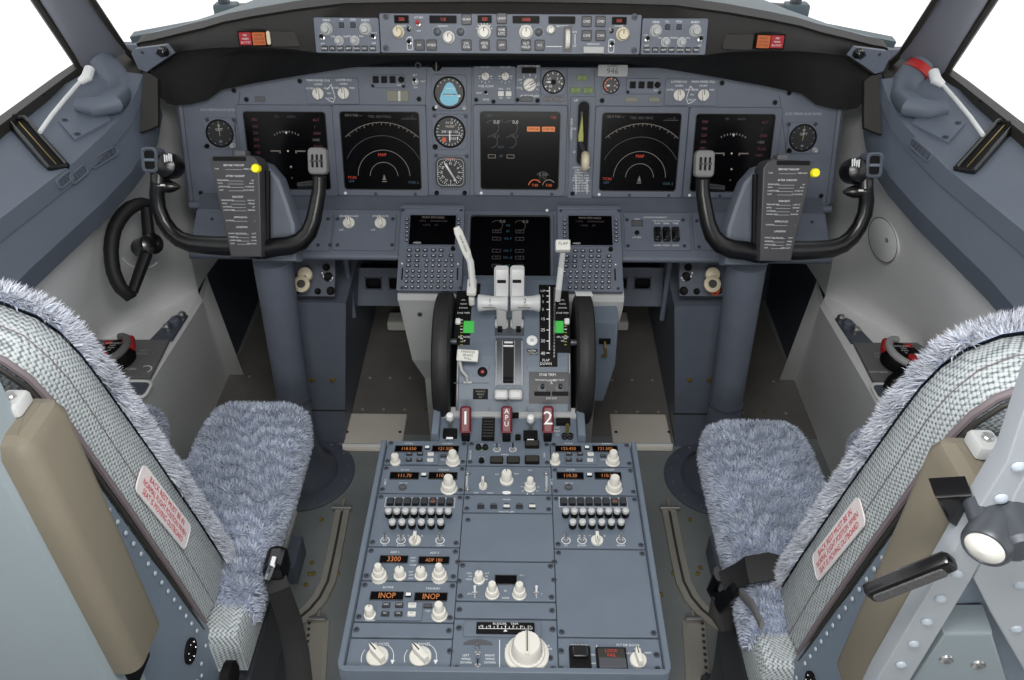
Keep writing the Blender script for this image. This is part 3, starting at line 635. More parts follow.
du('display_unit', 'black flight display screen outboard on the captain side, behind the left yoke grip', (249.4, 111.9), (326.6, 111.9), (247, 188.7), (329.5, 188.7), d_pfd)
du('display_unit', 'black map display with grey range arcs left of the round standby gauges', (340.9, 111.9), (419.2, 111.9), (344.6, 188.9), (420.8, 188.9), d_nav)
du('display_unit', 'central black engine display with two amber boxes at its upper right', (480.3, 111.9), (559.6, 111.9), (481.5, 188.9), (558.2, 188.9), d_eng)
du('display_unit', 'black map display with grey range arcs right of the landing gear lever', (602.3, 112.8), (680, 113.6), (599.6, 189.9), (675.8, 190.8), d_nav)
du('display_unit', 'black flight display screen outboard on the first officer side, behind the right yoke', (695.4, 114), (772.3, 114.4), (690.6, 190.8), (768, 191.4), d_pfd)

# ---------------------------------------------------------------- gauges
def gauge(name, label, px, py, rp, draw, square=True, sq=False, fr=F_MAIN, knobs=(), group=None, plate='panel'):
    M_ = Mod(fr, name, label, 'gauge', px - rp * 1.25, py - rp * 1.25, px + rp * 1.25, py + rp * 1.25, group, plate=None)
    r = rp * M_.scale; b = MB()
    b.ring(rr(r * 2.45, r * 2.45, r * (.35 if square else 1.2), 8), circ(r * 1.0, 36, a0=0), 0, .004, plate, .0006) if False else b.prism(rr(r * 2.4, r * 2.4, r * (.3 if square else 1.19), 8), 0, .0035, plate, .0006)
    if sq: b.ring(rr(r * 2.2, r * 2.2, r * .5, 5), rr(r * 2.0, r * 2.0, r * .45, 5), .003, .0068, 'dial_grey', .001)
    else: b.lathe([(r * 1.1, .003), (r * 1.08, .006), (r * 1.0, .0068), (r * .97, .004)], 'black', 40)
    b.build('case', M_.root); b = MB()
    if sq: b.prism(rr(r * 2.02, r * 2.02, r * .45, 5), .0034, .0042, 'dial')
    else: b.lathe([(r * .985, .0036), (r * .98, .0042), (0, .0042)], 'dial', 40)
    draw(b, r, .0046); b.build('dial', M_.root, fix=False)
    for dx, dy, k, m in knobs: M_.put(k_round(k, .010, m) if m else k_screw(.0036), 'knob' if m else 'fastener', px + dx * rp, py + dy * rp, h=.0035)
    return M_.root
def ticks(b, r, z, n, a0, a1, m='white', l=.14, w=.03, nums=None):
    for i in range(n + 1):
        a = a0 + (a1 - a0) * i / n; b.line((cos(a) * r * .93, sin(a) * r * .93), (cos(a) * r * (.93 - l), sin(a) * r * (.93 - l)), r * w, z, m)
        if nums and i < len(nums) and nums[i]: b.text(nums[i], cos(a) * r * (.72 - l * .4), sin(a) * r * (.72 - l * .4), z, r * .17, m)
def needle(b, r, z, a, m='white', w=.08, l=.8, tail=.2):
    d = V((cos(a), sin(a))); n = V((-d.y, d.x)) * r * w; p = [-d * r * tail + n * .6, -d * r * tail - n * .6, d * r * l * .6 - n, d * r * l, d * r * l * .6 + n]
    b.add([(q.x, q.y, z) for q in p], [(0, 1, 2, 3, 4)], m)
def g_clock(b, r, z):
    ticks(b, r, z, 12, 0, 2 * pi, 'grey_text', .12, .025); b.text('GMT', 0, r * .3, z, r * .2, 'grey_text'); needle(b, r, z, pi / 2, 'lemon', .035, .9); b.text('60', 0, r * .62, z, r * .16, 'grey_text'); b.text('30', 0, -r * .62, z, r * .16, 'grey_text')
def g_hor(b, r, z):
    b.prism([(x * r * .78, y * r * .78 - r * .08) for x, y in ((.05, 1.02), (.32, .9), (.55, .55), (.68, .2), (.8, -.15), (.86, -.45), (.72, -.75), (.35, -.95), (0, -1.0), (-.4, -.93), (-.72, -.7), (-.84, -.4), (-.72, -.02), (-.55, .3), (-.38, .65), (-.2, .92))], z, z + .0015, 'sky_blue')
    b.line((-r * .4, -r * .1), (r * .5, -r * .08), r * .06, z + .0018, 'earth'); b.line((-r * .3, -r * .14), (r * .3, -r * .14), r * .03, z + .0019, 'white')
    for i in range(7): a = rad(30 + i * 20); b.line((cos(a) * r * .94, sin(a) * r * .94), (cos(a) * r * .84, sin(a) * r * .84), r * .04, z, 'white')
    b.prism(circ(r * .09, 10, r * .7, -r * .2), z, z + .003, 'white')
    b.line((-r * .2, r * .3), (r * .2, r * .3), r * .03, z + .0018, 'white'); b.text('10', r * .35, r * .28, z + .0018, r * .14, 'white')
def g_alt(b, r, z):
    ticks(b, r, z, 20, pi / 2 - .2, pi / 2 - .2 - 2 * pi * .8, 'white', .14, .03, ('0', None, '1', None, '2', None, '3', None, '4'))
    b.line((-r * .85, -r * .22), (r * .85, -r * .22), r * .05, z, 'grey_text'); b.text('240 180 120', 0, r * .02, z, r * .16, 'white'); b.text('AIRSPEED', r * .02, r * .38, z, r * .15, 'ivory', 0, .7)
    b.prism(rr(r * .26, r * .3, r * .03, 2, -r * .4, -r * .52), z, z + .0008, 'orange'); b.text('1013', r * .32, -r * .45, z, r * .18, 'white'); needle(b, r, z + .001, rad(-90), 'white', .05, .75, .1); b.prism(rr(r * .5, r * .24, r * .03, 2, 0, r * .62), z, z + .0005, 'black'); b.text('0150', 0, r * .62, z + .0008, r * .18, 'white')
def g_rmi(b, r, z):
    b.ring(rr(r * 1.9, r * 1.9, r * .4, 5), rr(r * 1.84, r * 1.84, r * .38, 5), z - .0002, z, 'grey_text')
    for i in range(36): a = rad(i * 10); b.line((cos(a) * r * .94, sin(a) * r * .94), (cos(a) * r * (.76 if i % 3 == 0 else .84), sin(a) * r * (.76 if i % 3 == 0 else .84)), r * .035, z, 'white')
    for i, t in enumerate('N 3 6 E 12 15 S 21 24 W 30 33'.split()): a = rad(90 - i * 30); b.text(t, cos(a) * r * .62, sin(a) * r * .62, z, r * .17, 'white', a - pi / 2)
    needle(b, r, z + .0006, rad(122), 'white', .07, .85, .7); needle(b, r, z + .0008, rad(-58), 'grey_text', .04, .85, .3)
    b.prism(rr(r * .7, r * .13, .0004, 2, 0, r * 1.02), z, z + .001, 'orange')
gauge('clock', 'round black clock beside the captain outboard display', 220.4, 133.1, 12.6, g_clock, group='panel clocks', knobs=[(1.0, 1.0, .0045, 'light_grey'), (-1.05, 1.02, .004, 'black'), (-1.05, -1.05, 0, None), (1.05, -1.05, 0, None)])
gauge('clock', 'round black clock beside the first officer outboard display', 802.3, 137.6, 12.6, g_clock, group='panel clocks', knobs=[(1.0, 1.0, .0045, 'light_grey'), (-1.05, 1.02, .004, 'black'), (-1.05, -1.05, 0, None), (1.05, -1.05, 0, None)])
gauge('standby_horizon', 'round standby horizon gauge with a sky-blue face at the top of the gauge column', 449.3, 92.5, 14.4, g_hor, knobs=[(-1.05, 1.1, .004, 'black'), (1.05, 1.08, .004, 'light_grey'), (-.9, 1.0, .003, 'white')])
gauge('standby_altimeter', 'round black standby altimeter and airspeed gauge in the middle of the gauge column', 449.9, 131.6, 14.4, g_alt, knobs=[(-1.02, 1.05, .0045, 'black'), (-1.05, -1.1, 0, None), (1.1, -1.08, 0, None)])
gauge('compass_indicator', 'squarish black compass card indicator at the bottom of the gauge column', 450.7, 171.8, 14, g_rmi, sq=True, knobs=[(-1.05, -1.15, 0, None), (1.15, -1.12, 0, None), (-1.0, 1.5, .004, 'black'), (1.0, 1.5, .004, 'black')])
def g_press(b, r, z):
    ticks(b, r, z, 8, rad(200), rad(-90), 'ivory', .22, .08); b.arc((0, 0), r * .84, r * .12, rad(100), rad(240), z, 'orange'); needle(b, r, z + .0006, rad(190), 'white', .1, .7); b.prism(circ(r * .2, 12), z, z + .001, 'button'); b.text('4', r * .45, -r * .1, z, r * .3, 'white')
gauge('brake_pressure_gauge', 'small round brake pressure gauge under the 946 placard', 611, 84.8, 7.6, g_press)
def g_flap(b, r, z):
    ticks(b, r, z, 8, rad(130), rad(-150), 'white', .2, .09); needle(b, r, z + .0006, rad(180), 'white', .08, .8); b.prism(circ(r * .25, 12), z, z + .001, 'black')
    for t, a in (('UP', 145), ('5', 40), ('15', 0), ('40', -125)): b.text(t, cos(rad(a)) * r * .5, sin(rad(a)) * r * .5, z, r * .22, 'white')
gauge('flap_gauge', 'round black flap position gauge above the right end of the central engine display', 553.4, 81.8, 10.4, g_flap)

# ---------------------------------------------------------------- upper strips of the main panel
for s in (-1, 1):
    who = ('captain', 'first officer')[s > 0]
    x0, x1, ya, yb, ks = (306, 359, 77.5, 104, ((318.2, 93.4), (343.6, 93))) if s < 0 else (664.5, 717, 78.5, 105.5, ((703.3, 94.8), (679, 94.8)))
    M_ = Mod(F_MAIN, 'display_selector_panel', 'grey panel with two cream display selector knobs above the %s displays' % who, 'control panel', x0, ya, x1, yb, 'display selector panels', th=.003)
    for (x, y), t in zip(ks, ('MAIN PANEL DUs', 'LOWER DU')):
        M_.knob(k_pointer, x, y, 5.6, .014, .1); M_.txt(x, y - 13, t, 2.1)
        M_.txt(x, y - 9, 'NORM', 1.8); M_.txt(x - 8.5, y - 5, 'OUTBD', 1.6); M_.txt(x + 8.5, y - 5, 'INBD', 1.6)
    x, y = ks[0]; k = 1 if s < 0 else -1
    for p, q in (((x + 13, y - 9), (x + 9, y - 4)), ((x + 13, y - 9), (x + 17, y + 4)), ((x + 9, y + 6), (x + 15, y + 9)), ((x + 15, y + 9), (x + 17, y + 4))):
        M_.ln(x + k * (p[0] - x), p[1], x + k * (q[0] - x), q[1], .5)
    M_.txt(x + k * 11, y, 'PFD', 1.6); M_.txt(x + k * 11, y + 5, 'ENG PRI', 1.5); M_.done()
    x0, x1, ya, yb, sq, kx = (371, 405, 74.5, 87.8, (375.8, 384.2, 392.6), 401.2) if s < 0 else (626, 661, 78, 94, (632.7, 641.5, 650.2), 657.5)
    M_ = Mod(F_MAIN, 'autopilot_light_panel', 'grey unit of three black square lights and a test knob on the %s side' % who, 'control panel', x0, ya, x1, yb, 'autopilot disengage light units', th=.005)
    y = 79.6 if s < 0 else 84.9
    for x in sq: M_.btn(x, y, 6.2, 6.6, None, 'black_gloss', 'black', name='light')
    M_.knob(k_round, kx, y, 2.4, .008, m='black'); M_.txt(kx - 2, y + 5.6, 'TEST', 1.4); M_.screws(((x0 + 1.8, yb - 2), (x1 - 1.5, yb - 1.5)), .003, 'black'); M_.done()
M_ = Mod(F_MAIN, 'placard', 'olive-grey blank placard crossed by one white bar above the left map display', 'placard', 386.6, 90.5, 409, 101.4, th=.0012, m='olive', plate='plate'); M_.ln(399.3, 91, 399.3, 101, 2); M_.ln(399.3, 91, 399.3, 101, 1, 'plate_white'); M_.done()
for (x0, x1), lb in zip(((625, 638), (648.5, 660)), ('left one of two small worn grey placards under the first officer light unit', 'right one of two small worn grey placards under the first officer light unit')):
    M_ = Mod(F_MAIN, 'placard', lb, 'placard', x0, 97, x1, 102, 'small worn placards', th=.001, m='olive', plate='plate'); M_.done()
p = F_MAIN.uv(415.4, 81.5); r = thing('lamp_test_switch', 'small ringed switch above the left map display', 'switch', F_MAIN.sub(p.x, p.y, .0006)); b = MB(); b.lathe([(.008, 0), (.0075, .003), (.005, .004), (0, .004)], 'light_grey', 20); b.build('collar', r); inst(k_toggle(.013, 'black', 'black'), 'toggle', r, (0, 0, .003))
Lq = MB(); Lq.text('BRT', 0, .013, .0003, .0035, 'white'); Lq.text('DIM', 0, -.012, .0003, .0035, 'white'); Lq.text('TEST', .016, 0, .0003, .0035, 'white'); Lq.build('lettering', r, fix=False)

M_ = Mod(F_MAIN, 'engine_select_panel', 'grey panel of small selector knobs above the left part of the central display', 'control panel', 473.5, 66, 515.5, 104.3, th=.003)
for x, y, t in ((485.4, 76.2, 'N1 SET'), (505.4, 76.2, 'SPD REF')):
    M_.knob(k_pointer, x, y, 3.8, .012, .4, 'cream'); M_.txt(x, y - 9, t, 2, 'grey_text'); M_.ln(x - 7, y, x - 4.5, y); M_.ln(x + 4.5, y, x + 7, y)
    for i in range(5): a = rad(200 + i * 35); p = M_.P(x, y); M_.L.line((p.x + cos(a) * .0115, p.y + sin(a) * .0115), (p.x + cos(a) * .015, p.y + sin(a) * .015), .0009, M_.th + .0003, 'white')
M_.put(k_toggle(.013, 'ivory', 'black'), 'toggle_switch', 486, 94); M_.txt(486, 86.3, 'FUEL FLOW', 2); M_.txt(486, 99.6, 'RATE', 1.8); M_.txt(479.5, 93, 'RESET', 1.6)
for x, t in ((501, 'ENG'), (508.6, 'CTL')): M_.btn(x, 93.6, 6, 5, None, 'plate_white', 'plate_white'); M_.txt(x, 89, t, 1.6); M_.txt(x, 98, 'MFD', 1.4)
M_.screws(((476.3, 99.8), (517.5, 99.8), (493.5, 101.5)), .0042, 'black'); M_.done()
M_ = Mod(F_MAIN, 'autobrake_panel', 'grey panel with one large cream autobrake knob left of the flap gauge', 'control panel', 516, 66, 540.5, 104.3, th=.003)
M_.knob(k_pointer, 529.7, 84.6, 6.4, .018, -1.0); M_.txt(529.7, 96, 'AUTO BRAKE', 2.2); M_.disp(522, 67.5, 536, 73, None, 'black', name='annunciator'); M_.txt(529, 66, 'AUTO BRAKE DISARM', 1.6)
for i in range(7): a = rad(-30 + i * 40); p = M_.P(529.7, 84.6); M_.L.line((p.x + cos(a) * .0165, p.y + sin(a) * .0165), (p.x + cos(a) * .021, p.y + sin(a) * .021), .001, M_.th + .0003, 'white')
for t, x, y in (('RTO', 519.5, 88), ('OFF', 520, 80), ('1', 524, 75.5), ('2', 530, 74.5), ('3', 536, 76), ('MAX', 537.5, 85)): M_.txt(x, y, t, 1.8)
M_.disp(521, 96.8, 532, 101.2, None, 'dial_grey', name='annunciator'); M_.screws(((537.5, 100.5),), .0045, 'black'); M_.done()
for x0, x1, t, lb in ((543, 552.5, 'LE FLAPS\nTRANSIT', 'left one of two small grey annunciators below the flap gauge'), (553.5, 564.5, 'LE FLAPS\nEXT', 'right one of two small grey annunciators below the flap gauge')):
    M_ = Mod(F_MAIN, 'annunciator', lb, 'indicator light', x0, 96.4, x1, 101.2, 'leading edge flap lights', th=.004, m='mid_grey', plate='lens')
    for i, k in enumerate(t.split('\n')): M_.L.text(k, 0, (.5 - i) * M_.h * .42, .0044, M_.h * .26, 'frame_dark', 0, .7)
    M_.done()
for x, y, t, lb in ((582, 77.6, 'NOSE\nGEAR', 'upper single one of the three green landing gear lights above the gear lever'), (575.6, 90.2, 'LEFT\nGEAR', 'lower left one of the three green landing gear lights above the gear lever'), (588, 90.2, 'RIGHT\nGEAR', 'lower right one of the three green landing gear lights above the gear lever')):
    M_ = Mod(F_MAIN, 'gear_light', lb, 'indicator light', x - 5, y - 3.2, x + 5, y + 3.2, 'landing gear lights', th=.004, m='green_dim', plate='lens')
    for i, k in enumerate(t.split('\n')): M_.L.text(k, 0, (.5 - i) * M_.h * .45, .0044, M_.h * .27, 'frame_dark', 0, .8)
    M_.done()
M_ = Mod(F_MAIN, 'tail_number_placard', 'light grey placard reading 946 hanging under the glareshield', 'placard', 597, 64.2, 627.2, 76.4, th=.0015, m='light_grey', plate='plate', h0=.012); M_.txt(612.5, 71.3, '946', 5.6, 'dial_grey'); M_.txt(612, 66.2, 'NUMBER', 1.8, 'dial_grey'); M_.done()

# ---------------------------------------------------------------- landing gear lever
M_ = Mod(F_MAIN, 'landing_gear_lever', 'landing gear lever with a cream wheel knob in its dark vertical slot', 'lever', 569, 96, 594, 198, th=.003)
a, c = M_.P(582.6, 100), M_.P(583, 166); ctr = (a + c) / 2; b = MB()
b.ring(rr(.0275, a.y - c.y, .0135, 6, ctr.x, ctr.y), rr(.0225, a.y - c.y - .006, .011, 6, ctr.x, ctr.y), .003, .0065, 'bezel', .001); b.prism(rr(.024, a.y - c.y - .004, .011, 6, ctr.x, ctr.y), .0028, .0036, 'hood'); b.build('slot', M_.root)
p, q, k = M_.P(582, 112, .01), M_.P(580.8, 134, .025), M_.P(585, 161, .06); b = MB()
b.tube([(p.x, p.y, .006), (q.x, q.y, .018), (q.x + .001, q.y - .02, .028), (k.x, k.y + .012, .055)], [.003, .0045, .0045, .004], 'dark_metal', 10); b.build('arm', M_.root)
b = MB(); b.prism([(p.x, p.y - .002), (q.x - .006, q.y - .004), (q.x - .005, q.y - .016), (q.x + .006, q.y - .016), (q.x + .006, q.y - .004)], .02, .03, 'lemon', .002); b.build('lock_trigger', M_.root, label='yellow-green trigger')
b = MB(); b.T = MX.Translation((k.x, k.y, .062)) @ MX.Rotation(pi / 2, 4, 'Y'); b.lathe([(.008, -.0085), (.017, -.0075), (.021, -.003), (.021, .003), (.017, .0075), (.008, .0085)], 'ivory', 30); b.T = None; b.build('wheel_knob', M_.root, label='cream wheel-shaped knob')
M_.txt(576, 100.5, 'UP', 2.2); M_.txt(575, 129, 'OFF', 2.2, rot=0); M_.txt(575.5, 152, 'DN', 2.2); M_.txt(571.5, 129, 'LANDING GEAR', 2, rot=pi / 2)
p, q = M_.P(570, 168), M_.P(592, 194)
for i, t in enumerate(('LANDING GEAR', 'LIMIT (IAS)', 'OPERATING', 'EXTEND 270K', 'RETRACT 235K', 'EXTENDED 320K', 'FLAPS LIMIT', '1-250K 10-210K', '2-250K 15-200K', '5-250K 25-190K')): M_.txt(581 + (.0 if i % 3 else .5), 167.5 + i * 2.6, t, 1.7, 'white')
M_.ln(576, 175, 576, 194, .5); M_.ln(587, 178, 587, 194, .5); M_.screws(((572.5, 193.5),), .0045, 'black'); M_.done()
p = F_MAIN.uv(437, 66); r = thing('standby_light', 'small shaded lamp at the top of the gauge column under the glareshield', 'lamp', F_MAIN.sub(p.x, p.y, .0006)); b = MB(); b.lathe([(.010, 0), (.010, .01), (.006, .014), (0, .014)], 'black', 20); b.build('housing', r); b = MB(); b.prism(rr(.002, .018, .0005), 0, .016, 'olive'); b.build('pointer', r)

# ================================================================ lower panels
F_CDU = tilt_frame((0, 1.417, .606), 58)
F_LOW = Frame(F_CDU.at(0, 0, -.014), n=F_CDU.M.col[2][:3])
top = F_LOW.uv(510, 211).y; bot = F_LOW.uv(510, 256).y; cb = F_CDU.uv(430, 294).y
root = thing('lower_panel', 'blue-grey sloping shelf panel under the main display panel', 'panel', F_LOW.M.copy())
b = MB(); xl, xr = F_LOW.uv(192, 235).x, F_LOW.uv(829, 238).x
for x0, x1 in ((xl, F_CDU.uv(399, 250).x), (F_CDU.uv(622, 250).x, xr)): b.prism([(x0, bot), (x1, bot), (x1, top), (x0, top)], -.02, 0, 'panel', .002)
x0, x1 = F_CDU.uv(399, 250).x, F_CDU.uv(622, 250).x; b.prism([(x0, cb), (x1, cb), (x1, top), (x0, top)], -.02, 0, 'panel', .002); b.build('shelf_plate', root)
for x0, x1 in ((xl, F_CDU.uv(398, 250).x), (F_CDU.uv(623, 250).x, xr)): b = MB(); b.tube([(x0, bot, -.008), (x1, bot, -.008)], .008, 'panel', 10); b.build('lip_rail', root)
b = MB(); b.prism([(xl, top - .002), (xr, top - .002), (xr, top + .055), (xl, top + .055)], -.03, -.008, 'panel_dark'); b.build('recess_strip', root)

def lowmod(nm, lb, x0, x1, y0=213.5, y1=251, **k): return Mod(F_LOW, nm, lb, 'control panel', x0, y0, x1, y1, th=.003, **k)
M_ = lowmod('light_control_panel', 'grey shelf panel with two cream knobs left of the left keypad unit', 334, 396)
for x, t in ((349, 'BACKGROUND'), (380.6, 'AFDS FLOOD')): M_.knob(k_pointer, x, 223.2, 5.8, .015, .3); M_.txt(x, 216.2, t, 1.9); M_.txt(x - 7.5, 230, 'OFF', 1.8)
M_.screws(((337.5, 219), (337.5, 245), (393, 219), (392, 245))); M_.done()
M_ = lowmod('panel_light_knob', 'grey shelf panel with cream knobs seen through the captain yoke', 206, 332)
for x, t in ((289, 'MAP'), (262, 'PANEL')): M_.knob(k_pointer, x, 223, 5.8, .015, .3); M_.txt(x, 216.2, t, 1.9)
M_.screws(((328, 219), (330, 245), (318, 245), (212, 219))); M_.done()
M_ = lowmod('ground_proximity_panel', 'grey shelf panel with three black guarded switches right of the right keypad unit', 624, 690)
M_.disp(632, 220.5, 642.5, 226, None, 'dial_grey', name='annunciator'); M_.knob(k_round, 637, 233, 2, .006, m='black_gloss'); M_.txt(637, 237.5, 'SYS TEST', 1.6); M_.txt(637, 219.3, 'INOP', 1.5)
for x, t in ((657.4, 'FLAP'), (666.2, 'GEAR'), (675.4, 'TERR')):
    p = M_.P(x, 235); b = MB(); b.prism(rr(.0165, .034, .004), 0, .008, 'black_gloss', .002); b.prism(rr(.0125, .018, .004, 3, 0, -.006), .006, .016, 'black_gloss', .003); b.build('guarded_switch', M_.root, MX.Translation((p.x, p.y, M_.th)))
    M_.txt(x, 223.5, t, 1.9); M_.txt(x, 221, 'GND PROX', 1.3); M_.txt(x, 245.5, 'NORM', 1.7)
M_.txt(655, 217.5, 'GROUND PROXIMITY', 1.7); M_.screws(((627, 220), (628, 246), (683, 220), (684.5, 246))); M_.done()
M_ = lowmod('panel_light_knob', 'grey shelf panel with a cream knob seen through the first officer yoke', 693, 818)
for x, t in ((731.6, 'PANEL'), (760, 'FLOOD')): M_.knob(k_pointer, x, 225.5, 5.8, .015, .3); M_.txt(x, 218.6, t, 1.9)
M_.screws(((697, 221), (699, 247), (812, 222))); M_.done()

# ---------------------------------------------------------------- keypad units (control display units)
def key_me(w, h, round_):
    def f(b):
        b.prism(rr(w, h, w * (.42 if round_ else .15), 3), 0, .0035, 'key_dark', .0008); b.prism(rr(w * .5, h * .4, .0003, 2), .0035, .0037, 'grey_text')
    return lib(('key', w, h, round_), f)
def cdu(label, dx, dy):
    X = lambda x: x + dx
    M_ = Mod(F_CDU, 'control_display_unit', label, 'keypad unit', X(399.6), 208 + dy, X(463.6), 293.3 + dy, 'keypad units', th=.012, r=.003, plate='housing')
    s = M_.scale
    a, c = M_.P(X(410.6), 215.3 + dy), M_.P(X(455), 245.2 + dy); w, h = c.x - a.x, a.y - c.y; p = (a + c) / 2
    b = MB(); b.ring(rr(w + .005, h + .005, .003), rr(w, h, .002), 0, .003, 'bezel', .0008); b.prism(rr(w, h, .002), 0, .0012, 'screen')
    for t, y, m, hh, xx in (('MAINT BITE INDEX', .42, 'trace', .07, 0), ('< FMCS       ENGINE/EXCEED', .30, 'trace_dim', .06, 0), ('< DFCS       A/T', .16, 'trace_dim', .06, -.05), ('<INDEX', -.44, 'trace_white', .06, -.32)): b.text(t, w * xx, h * y, .0015, h * hh, m, 0, .8)
    b.build('screen', M_.root, MX.Translation((p.x, p.y, M_.th)))
    K = lambda px, py, w_, h_, r_=False: M_.put(key_me(w_, h_, r_), 'key', X(px), py + dy)
    for i in range(6):
        y = 220 + i * 4.15; K(407, y, .0075, .0055); K(458.6, y, .0075, .0055)
    z = lambda x: 394 + x / 7.08
    for xs, y, w_ in (((110, 168, 222, 280, 335), 250.6, .0098), ((108, 165, 220, 280, 332, 405), 256, .0098), ((105, 163), 261, .0098), ((102, 162), 265.9, .0098)):
        for x in xs: K(z(x), y, w_, .0066)
    for xs, y in (((235, 278, 322, 368, 412), 261), ((230, 275, 320, 365, 410), 265.9), ((92, 135, 180, 228, 272, 318, 362, 408), 271.5), ((90, 133, 177, 226, 269, 316, 360, 407), 276.5), ((88, 131, 175, 224, 267, 314, 359, 405), 281.7), ((85, 130, 173, 222, 265, 312, 358, 404), 287.1)):
        for x in xs: K(z(x), y, .0076, .0078, True)
    M_.put(k_round(.004, .007, 'black'), 'brightness_knob', X(z(418)), 249 + dy)
    b = MB()
    for px in (402.2, 457.5): q = M_.P(X(px), 274 + dy); b.prism(rr(.003, .028, .001, 2, q.x, q.y), M_.th, M_.th + .0008, 'black')
    b.build('warning_slots', M_.root)
    for px, py in ((402, 263.5), (458, 264)): q = M_.P(X(px), py + dy); inst(lib(('light_sensor', 1), lambda q: q.lathe([(.002, 0), (.0015, .001), (0, .0012)], 'white', 10)), 'light_sensor', M_.root, (q.x, q.y, M_.th))
    M_.screws([(X(px), py + dy) for px, py in ((403.2, 210.3), (461.2, 210.3), (402, 288), (460.5, 288))], .0028)
    q = M_.P(X(431.5), 208.3 + dy); b = MB(); b.prism(rr(M_.w * .98, .005, .001, 2, q.x, q.y), 0, .016, 'bezel', .001); b.build('top_lip', M_.root)
    M_.done()
cdu('grey keypad unit with small black screen left of the thrust levers', 0, 0)
cdu('grey keypad unit with small black screen right of the thrust levers', 157.6, .6)
du('display_unit', 'lower black engine display between the two keypad units, behind the thrust levers', (471.3, 216.4), (548.8, 216.6), (469, 284), (551, 284), d_sys, fr=F_LOW, dot=False, outer=1.1)
p = F_LOW.uv(547, 210.5); inst(lib(('light_sensor', 0), None), 'light_sensor', root, (p.x, p.y, .001))

